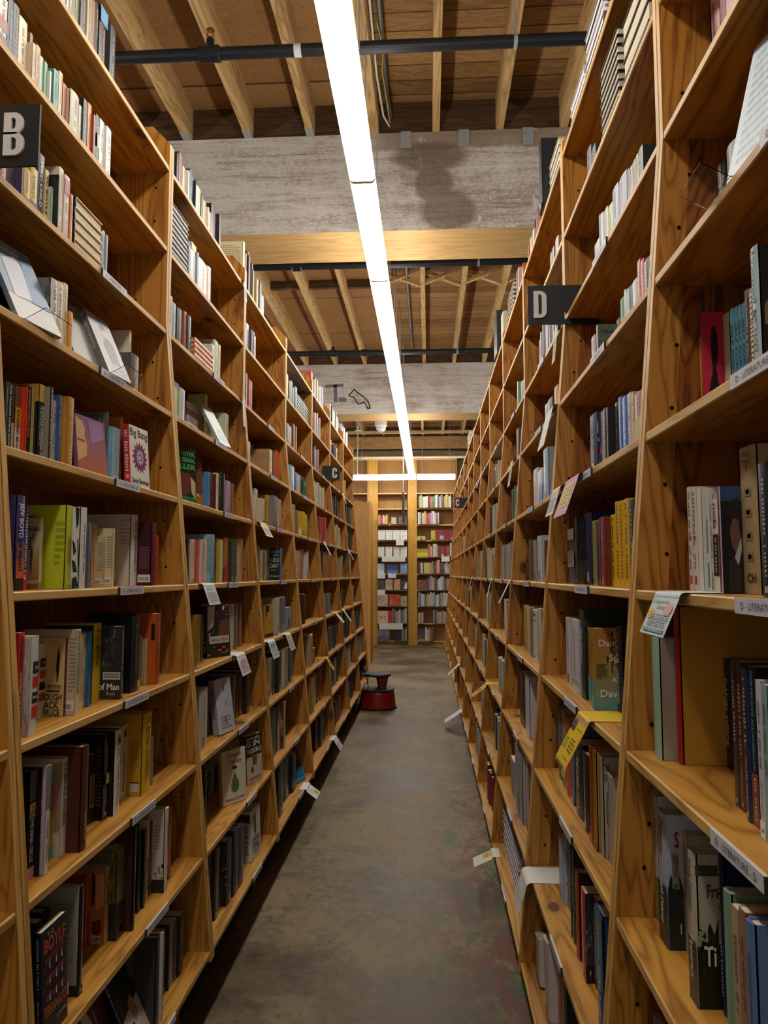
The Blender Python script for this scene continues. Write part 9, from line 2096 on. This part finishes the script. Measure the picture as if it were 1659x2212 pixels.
CARDS=[('L',2.575,4,.14,.068,.03,.35,.012,'c6c6c0','white card with a teal heading on the fifth shelf,third left case',(('R',.2,.7,.06,.22,'7fb0a8'),('L',.12,.9,.3,.9,'77757c',8)),None),
('L',2.944,3,.14,.075,.12,.35,.012,'c9c9c4','white card with red handwriting hanging below the flower portrait cover',(('E','c88a90',.55,.25,.3,.12),('R',.2,.45,.45,.6,'c2b24a'),('L',.12,.9,.3,.9,'77757c',8)),None),
('L',3.56,5,.16,.068,.03,.5,.012,'c9c9bf','white card with a yellow drawing,sixth shelf of the fourth left case',(('E','c9b84a',.5,.2,.3,.14),('L',.12,.9,.3,.9,'77757c',8)),None),
('L',3.534,3,.15,.075,.03,.35,.012,'c6c8c4','white card with a teal top block,below the yellow portrait cover',(('R',.15,.85,.05,.3,'4fa090'),('L',.12,.9,.3,.9,'77757c',8)),None),
('L',3.976,3,.14,.08,.1,.35,.012,'c6c4b4','white and yellow card right of the teal topped one',(('R',.2,.7,.05,.25,'b9a43a'),('L',.12,.9,.3,.9,'77757c',8)),None),
('L',5.407,2,.1,.085,.15,.55,.012,'c2981c','mustard yellow card on the third shelf of the fifth left case',(('R',.3,.7,.2,.4,'4a2a1c'),('L',.12,.9,.3,.9,'77757c',8)),None),
('L',4.19,0,.14,.07,.03,.95,.012,'cfcfca','folded white card with a lime sticker jutting from the bottom shelf',(('R',.45,.85,.5,.9,'a8b83a'),('L',.1,.6,.1,.45,'a8a6a2',4)),None),
('L',5.417,0,.16,.075,.03,.6,.012,'cacac8','folded white card jutting from the bottom shelf,sixth left case',(('L',.12,.9,.3,.9,'77757c',8),),None),
('L',5.769,5,.08,.11,.03,.5,.012,'c9c9c6','white card hanging below the coral red cover',(('L',.12,.9,.3,.9,'77757c',8),),None),
('L',7.518,5,.1,.11,.03,.5,.012,'c6c6c2','white card hanging in the last left case',(('L',.12,.9,.3,.9,'77757c',8),),None),
('L',6.141,3,.12,.09,.03,.7,.012,'c9c9c6','blank white card on the fourth shelf,sixth left case',(),None),
('L',6.682,3,.1,.11,.03,.6,.012,'c9c7bc','blank white card on the fourth shelf,seventh left case',(('R',.1,.6,.1,.3,'b9a43a'),),None),
('L',7.475,7,.1,.11,.03,.3,.012,'c9c9c6','white card hanging just below the far letter C sign on the left',(('L',.12,.9,.3,.9,'77757c',8),),None),
('L',3.417,7,.05,.13,.02,.05,.005,'c6c4b8','long pale card hung at the post between third and fourth left cases',(),None),
('L',3.417,9,.05,.09,.02,.05,.005,'c9c7bc','small white card on the top shelf by the second left post',(('L',.12,.9,.3,.9,'77757c',8),),None),
('R',1.196,4,.128,.066,.1,.42,.01,'b9c2c4','white card with green handwriting,sun and pink shape,nearest right case',(('T','In Search of a','7f9a7a',.06,.72,.16,.1),('T','Song','7f9a7a',.3,.62,.3,.1),('E','c2a43c',.17,.46,.13,.13),('E','c99a90',.78,.3,.15,.16),('L',.18,.92,.42,.78,'8a929a',6),('R',.08,.92,.8,.92,'9fb4bc'),('T','TRANSLATED BY WOMEN','6f8a98',.1,.9,.91,.07)),None),
('R',1.771,3,.13,.12,.17,.5,.008,'c9a81a','bright yellow card with pink zig-zag and striped foot,second right case',(('Z','b9749c',.0,.1,7),('R',.05,.3,.06,.3,'7a4a68'),('T','BIG','2a1c1c',.06,.34,.17,.08),('T','MOOD','2a1c1c',.04,.38,.29,.09),('L',.1,.35,.45,.7,'6a541c',5),('R',.45,.9,.2,.21,'6a541c'),('L',.5,.85,.4,.7,'6a541c',4),('R',.45,.9,.82,.83,'6a541c'),('R',.0,.04,.93,1,'2a2430'),('R',.08333333333333333,.12333333333333332,.93,1,'2a2430'),('R',.16666666666666666,.20666666666666667,.93,1,'2a2430'),('R',.25,.29,.93,1,'2a2430'),('R',.3333333333333333,.3733333333333333,.93,1,'2a2430'),('R',.4166666666666667,.45666666666666667,.93,1,'2a2430'),('R',.5,.54,.93,1,'2a2430'),('R',.5833333333333334,.6233333333333334,.93,1,'2a2430'),('R',.6666666666666666,.7066666666666667,.93,1,'2a2430'),('R',.75,.79,.93,1,'2a2430'),('R',.8333333333333334,.8733333333333334,.93,1,'2a2430'),('R',.9166666666666666,.9566666666666667,.93,1,'2a2430')),None),
('R',2.077,5,.2,.11,.03,.35,.012,'b98aa8','pink card with a yellow panel,sixth shelf of the second right case',(('R',.15,.85,.08,.75,'c2b24a'),('L',.2,.8,.15,.7,'7a6a3a',5)),None),
('R',2.364,5,.15,.085,.03,.3,.012,'c4c5c4','white card with a yellow top,sixth shelf by the second right post',(('R',0,1,.0,.2,'c2b27a'),('L',.12,.9,.3,.9,'77757c',8)),None),
('R',2.635,6,.16,.14,.02,.25,.012,'c4c8bc','pale green card slanting down under the seventh right shelf',(),None),
('R',2.687,7,.07,.13,.02,.1,.006,'bcc4a8','pale green card hung under the letter D sign',(('L',.12,.9,.3,.9,'77757c',8),),None),
('R',3.635,4,.05,.11,.03,.45,.012,'cccccc','white blank card on the fifth shelf,third right case',(),None),
('R',4.655,4,.07,.11,.03,.25,.012,'c4cac4','white card with a green tip,fifth shelf of the fourth right case',(('R',0,1,0,.25,'7fae92'),),None),
('R',6.725,4,.09,.11,.03,.25,.012,'cac6b4','white card with a yellow tip,fifth shelf of the fifth right case',(('R',0,1,0,.25,'b9a83a'),),None),
('R',3.883,6,.12,.13,.03,.15,.012,'cac8b4','pale card on the seventh shelf,third right case',(('R',0,1,0,.3,'c2b45a'),('L',.12,.9,.3,.9,'77757c',8)),None),
('R',4.459,2,.12,.1,.14,.9,.012,'c29c1c','yellow card with dark red print,third shelf of the fourth right case',(('R',.2,.7,.3,.6,'8a5a20'),('L',.12,.9,.3,.9,'77757c',8)),None),
('R',2.442,1,.13,.085,.15,.3,.02,'c9c9c2','large blank white card with gold marks folded over the second shelf',(('R',.7,.85,.1,.14,'b98a2c'),('R',.8,.95,.5,.56,'b98a2c'),('L',.2,.7,.3,.8,'b4b2ac',4)),None),
('R',3.504,0,.11,.09,.03,1.15,.01,'c9c6bc','white and yellow card sticking into the aisle,bottom right shelf',(('R',.1,.6,.0,.45,'c6a01e'),('T','STAFF','6a4a10',.15,.55,.3,.12)),None),
('R',8.035,1,.16,.14,.1,.8,.012,'c3c9cc','pale blue card jutting from the second shelf,far right row',(),None),
('R',7.026,0,.18,.16,.03,1.0,.012,'cccccc','white card jutting from the bottom shelf,far right row',(),None),
('R',6.417,7,.1,.16,.03,.3,.012,'c9c9c4','white card on a clip,upper shelf of the fifth right case',(('L',.12,.9,.3,.9,'77757c',8),),None)]
# ------------------------------------------------------------------ books
def lum(c): return 0.2126 * c[0] + 0.7152 * c[1] + 0.0722 * c[2]
CARD_MATS = None
def contrast(c, r):
    if lum(c) > 0.16: return srgb(r.choice(['#1b1a1c', '#26201c', '#5a1a16', '#1c2a4a', '#33302a']))
    return srgb(r.choice(['#c9c4b4', '#c2b070', '#b8b8bc', '#c6a04a', '#9fb3bf']))
def shade(c, k): return (min(c[0] * k, 1), min(c[1] * k, 1), min(c[2] * k, 1), 1)

def book_mesh(cv, pg, s, h, t, d, col, hc, seed, spine=(), near=(), cover=None, xf=None, detail=True):
    """adds one upright book: spine at x=0 facing the aisle, deep edge at x=s*d, near cover in the plane y=0"""
    r = random.Random(seed)
    n0, m0 = len(cv.v), len(pg.v)
    pm = 1 if hc > 1 else 0
    hc = hc % 2
    c = .0026 if hc else .0009
    ins = .0035 if hc else .0004
    cov = cover or col
    bul = min(.0035, t * (.10 if hc else .04))
    cv.box(s * .0015, s * d, 0, c, 0, h, 0, cov)
    cv.box(s * .0015, s * d, t - c, t, 0, h, 0, cov)
    seg = 5 if (hc and detail) else 3
    arc = []
    for i in range(seg + 1):
        a = i / seg
        arc.append((s * (.0015 + bul * 0 - bul * math.sin(PI * a) + (0 if 0 < i < seg else 0)), t * a))
    poly = arc + [(s * (c + .0015), t), (s * (c + .0015), 0)]
    cv.prism(poly, 0, h, 2, 0, None, None, col)
    pg.box(s * (c + .001), s * (d - ins), c, t - c, ins, h - ins, pm)
    xs = -s * (bul - .0015 + .0005)
    yu = 1 if s < 0 else -1
    Y = lambda u: t * u if s < 0 else t * (1 - u)
    def srect(u0, u1, v0, v1, cc, lift=0.0):
        x = xs - s * lift
        cv.face([(x, Y(u0), h * v0), (x, Y(u1), h * v0), (x, Y(u1), h * v1), (x, Y(u0), h * v1)], 0, cc)
    def faux(v0, v1, w, cc, uc=.5):
        v = v1; lh = min(t * w, .011)
        w = lh / t
        while v > v0:
            L = r.uniform(.55, .95) * lh / h
            if r.random() < .16: v -= L * .8; continue
            srect(uc - w / 2 * r.uniform(.6, 1), uc + w / 2 * r.uniform(.6, 1), max(v0, v - L * .55), v, cc, .0002)
            v -= L
    has = False
    for q in spine:
        k = q[0]
        if k == 't':
            _, txt, cc, v0, v1, w, uc = q
            cap = t * w
            y0 = Y(uc) - yu * cap / 2
            cv.text(txt, (xs - s * .0004, y0, h * v1), (0, 0, -1), (0, yu, 0), h * (v1 - v0), cap, 0, srgb(cc), .02); has = True
        elif k == 'r': srect(q[1], q[2], q[3], q[4], srgb(q[5]))
        elif k == 'f': faux(q[3], q[4], q[5], srgb(q[2])); has = True
        elif k == 'u':    # upright word across the spine
            _, txt, cc, u0, u1, v, hh = q
            ua = u0 if s < 0 else u0
            cv.text(txt, (xs - s * .0004, Y(u0), h * v), (0, yu, 0), (0, 0, 1), t * (u1 - u0), h * hh, 0, srgb(cc), .02); has = True
        elif k == 'n': has = True
    if not has and detail and t > .011:
        cc = contrast(col, r)
        a = r.uniform(.35, .5)
        cc = tuple(cc[m] * .72 + col[m] * .28 for m in range(3)) + (1,)
        faux(a, r.uniform(.84, .95), r.uniform(.26, .4), cc)
        if r.random() < .8: faux(.14, a - .08, r.uniform(.18, .28), cc)
        if r.random() < .3: srect(0.02, .98, .0, r.uniform(.06, .12), shade(col, r.choice([.5, 1.5])))
        srect(.35, .65, .035, .035 + .3 * t / h, cc, .0003)
    W = lambda u: (-d + u * d) if s < 0 else u * d
    def nrect(u0, u1, v0, v1, cc, lift=0.0):
        y = -.0005 - lift
        cv.face([(W(u0), y, h * v0), (W(u1), y, h * v0), (W(u1), y, h * v1), (W(u0), y, h * v1)], 0, cc)
    for i, q in enumerate(near):
        k = q[0]; lf = .00018 * i
        if k == 'R': nrect(q[1], q[2], q[3], q[4], srgb(q[5]), lf)
        elif k == 'T':
            _, txt, cc, u0, u1, v, hh = q
            cv.text(txt, (W(u0), -.0006 - lf, h * v), (1, 0, 0), (0, 0, 1), d * (u1 - u0), h * hh, 0, srgb(cc), .02)
        elif k == 'L':
            _, u0, u1, v0, v1, cc, n = q
            st = (v1 - v0) / n
            for j in range(n):
                u = u0
                e = u1 - (r.uniform(.1, .5) * (u1 - u0) if r.random() < .25 else 0)
                while u < e:
                    w = r.uniform(.05, .16) * (u1 - u0)
                    nrect(u, min(u + w, e), v1 - st * (j + .55), v1 - st * j, srgb(cc), lf)
                    u += w + .02 * (u1 - u0)
        elif k == 'B':
            nrect(q[1], q[1] + .30, .05, .17, srgb('#cfccc4'), lf)
            u = q[1] + .03
            while u < q[1] + .26:
                w = r.choice([.004, .008, .012]); nrect(u, u + w, .07, .13, srgb('#1c1c1c'), lf + .0002); u += w + r.choice([.006, .01])
        elif k == 'P':
            y = -.0006 - lf
            cv.face([(W(u), y, h * v) for u, v in q[2]], 0, srgb(q[1]))
        elif k == 'G':    # printed colour blend from bottom to top of the jacket
            _, c0, c1, v0, v1, n = q
            a0, a1 = srgb(c0), srgb(c1)
            for j in range(n):
                f = (j + .5) / n
                nrect(0.005, .995, v0 + (v1 - v0) * j / n, v0 + (v1 - v0) * (j + 1) / n, tuple(a0[m] * (1 - f) + a1[m] * f for m in range(4)), lf)
        elif k == 'O':    # scatter of blots: a picture too small to make out
            _, u0, u1, v0, v1, n, cols = q
            for j in range(n):
                cu, cvv = r.uniform(u0, u1), r.uniform(v0, v1); ru, rv = r.uniform(.03, .16) * (u1 - u0), r.uniform(.03, .14) * (v1 - v0)
                m = r.randint(5, 8); ph = r.random() * 6
                pts = [(min(u1, max(u0, cu + ru * r.uniform(.6, 1.2) * math.cos(ph + 2 * PI * a / m))), min(v1, max(v0, cvv + rv * r.uniform(.6, 1.2) * math.sin(ph + 2 * PI * a / m)))) for a in range(m)]
                y = -.0006 - lf - .00003 * j
                cv.face([(W(u), y, h * v) for u, v in pts], 0, srgb(r.choice(cols)))
        elif k == 'S':    # starburst of alternating rays
            _, u0, v0, ru, n, cs = q
            for ring, (ra, rb, cc) in enumerate(((.95, .40, cs[0]), (.72, .30, cs[1]), (.48, .2, cs[2]), (.26, .1, cs[0]))):
                for j in range(n):
                    a = 2 * PI * (j + .5 * (ring % 2)) / n; da = PI / n * .9
                    P = lambda R, aa: (u0 + R * ru * math.cos(aa), v0 + R * ru * d / h * math.sin(aa))
                    y = -.0006 - lf - .0002 * ring
                    cv.face([(W(u), y, h * v) for u, v in (P(rb, a), P((ra + rb) / 2, a - da), P(ra, a), P((ra + rb) / 2, a + da))], 0, srgb(cc))
    if xf is not None:
        for mb, k in ((cv, n0), (pg, m0)):
            for i in range(k, len(mb.v)): mb.v[i] = tuple(xf @ Vector(mb.v[i]))

SHELF_WORD = ['bottom', 'second', 'third', 'fourth', 'fifth', 'sixth', 'seventh', 'eighth', 'ninth', 'top']
def bk_left(x): return x < -.15
def add_book(row):
    """row: side, x, y, z, rotation, height, thickness, depth, colour, hardback, spine design, cover design, cover colour, label, group"""
    side, x, y, z, rot, h, t, d, col, hc, spn, nr, cvc, lab, bay, k = row
    rot = rot or (0, 0, 0)
    grp = 'books on the %s shelf of the %s %s bookcase' % (SHELF_WORD[k], ordn[bay + (1 if bk_left(x) else 0)], 'left' if bk_left(x) else 'right')
    s = -1 if side == 'L' else 1
    cv, pg = MB(), MB()
    book_mesh(cv, pg, s, h, t, d, srgb(col), hc, int(x * 7919 + y * 104729 + z * 1299709), spn, nr, srgb(cvc) if cvc else None)
    o = cv.build('book', M['cover'], None, (x, y, z + .0006), tuple(rot))
    p = pg.build('page_block', [M['pages'], M['pages_white']], o)
    tag(o, lab, 'book', grp)
    return o
for row in BOOKS: add_book(row)

cv, pg = MB(), MB()
for i, ln in enumerate(REST.split('\n')):
    q = ln.split()
    side, x, y, z = q[0], float(q[1]), float(q[2]), float(q[3])
    rot = (0, 0, 0) if q[4] == '0' else [float(v) for v in q[4].split(',')]
    h, t, d, col, hc = float(q[5]), float(q[6]), float(q[7]), q[8], int(q[9])
    nr = REST_COVERS.get(i, ())
    xf = Matrix.Translation((x, y, z + .0006)) @ Euler(tuple(rot), 'XYZ').to_matrix().to_4x4()
    book_mesh(cv, pg, -1 if side == 'L' else 1, h, t, d, srgb(col), hc, int(x * 7919 + y * 104729 + z * 1299709), (), nr, None, xf, True)
o = cv.build('books', M['cover']); pg.build('page_block', [M['pages'], M['pages_white']], o)
tag(o, 'smaller and farther books filling the rest of the shelves', 'book', None, 'stuff')

# ------------------------------------------------------------------ paper cards over the shelf edges
def shelf_card(side, y, k, w, drop, lay, lean, curl, col, label, marks=(), back=None):
    z = (LSH if side == 'L' else RSH)[k]
    s = 1 if side == 'L' else -1
    xf_ = front(side, z) + s * .0055
    b = MB(); tck = .0004
    n = 6
    path = [(-lay, .0016), (0.0, .0016)]
    for i in range(1, n + 1):      # a curl over the edge, then the hanging tongue
        a = i / n
        path.append((curl * math.sin(a * PI / 2) * .9, .0016 - curl * (1 - math.cos(a * PI / 2))))
    L0 = path[-1]
    path.append((L0[0] + drop * math.sin(lean), L0[1] - drop * math.cos(lean)))
    c = srgb(col); cb = srgb(back or col)
    for (a0, z0), (a1, z1) in zip(path, path[1:]):
        b.face([(s * a0, 0, z0), (s * a1, 0, z1), (s * a1, w, z1), (s * a0, w, z0)], 0, c)
        b.face([(s * a0, 0, z0 - tck), (s * a0, w, z0 - tck), (s * a1, w, z1 - tck), (s * a1, 0, z1 - tck)], 0, cb)
    (a0, z0), (a1, z1) = path[-2], path[-1]
    def at(u, v, e=.0006):
        return (s * (a0 + (a1 - a0) * v + e * math.cos(lean)), w * u if s > 0 else w * (1 - u), z0 + (z1 - z0) * v + e * math.sin(lean))
    rr = random.Random(int(y * 1000))
    for i, q in enumerate(marks):
        e = .0007 + .0002 * i
        if q[0] == 'R': b.face([at(q[1], q[4], e), at(q[2], q[4], e), at(q[2], q[3], e), at(q[1], q[3], e)], 0, srgb(q[5]))
        elif q[0] == 'L':
            for j in range(q[6]):
                v = q[3] + (q[4] - q[3]) * (j + .3) / q[6]; v2 = v + (q[4] - q[3]) / q[6] * .42; u = q[1]
                while u < q[2] - .04:
                    l = rr.uniform(.04, .14); b.face([at(u, v2, e), at(min(u + l, q[2]), v2, e), at(min(u + l, q[2]), v, e), at(u, v, e)], 0, srgb(q[5])); u += l + .03
        elif q[0] == 'T':
            _, txt, cc, u0, u1, v, hh = q
            o_ = Vector(at(u0, v, e)); X = Vector(at(u1, v, e)) - o_; Yd = Vector(at(u0, v - hh, e)) - o_
            b.text(txt, o_, X.normalized(), Yd.normalized(), X.length, Yd.length, 0, srgb(cc), .015)
        elif q[0] == 'E':
            _, cc, u, v, ru, rv = q
            b.face([at(u + ru * math.cos(2 * PI * a / 16), v + rv * math.sin(2 * PI * a / 16), e) for a in range(16)], 0, srgb(cc))
        elif q[0] == 'Z':       # zig-zag border
            _, cc, v, amp, m = q
            for j in range(m): b.face([at(j / m, v, e), at((j + 1) / m, v, e), at((j + .5) / m, v + amp, e)], 0, srgb(cc))
    o = b.build('shelf_card', M['card'], None, (xf_, y, z))
    return tag(o, label, 'card', 'paper cards over the shelf edges')
for c in CARDS: shelf_card(*c)
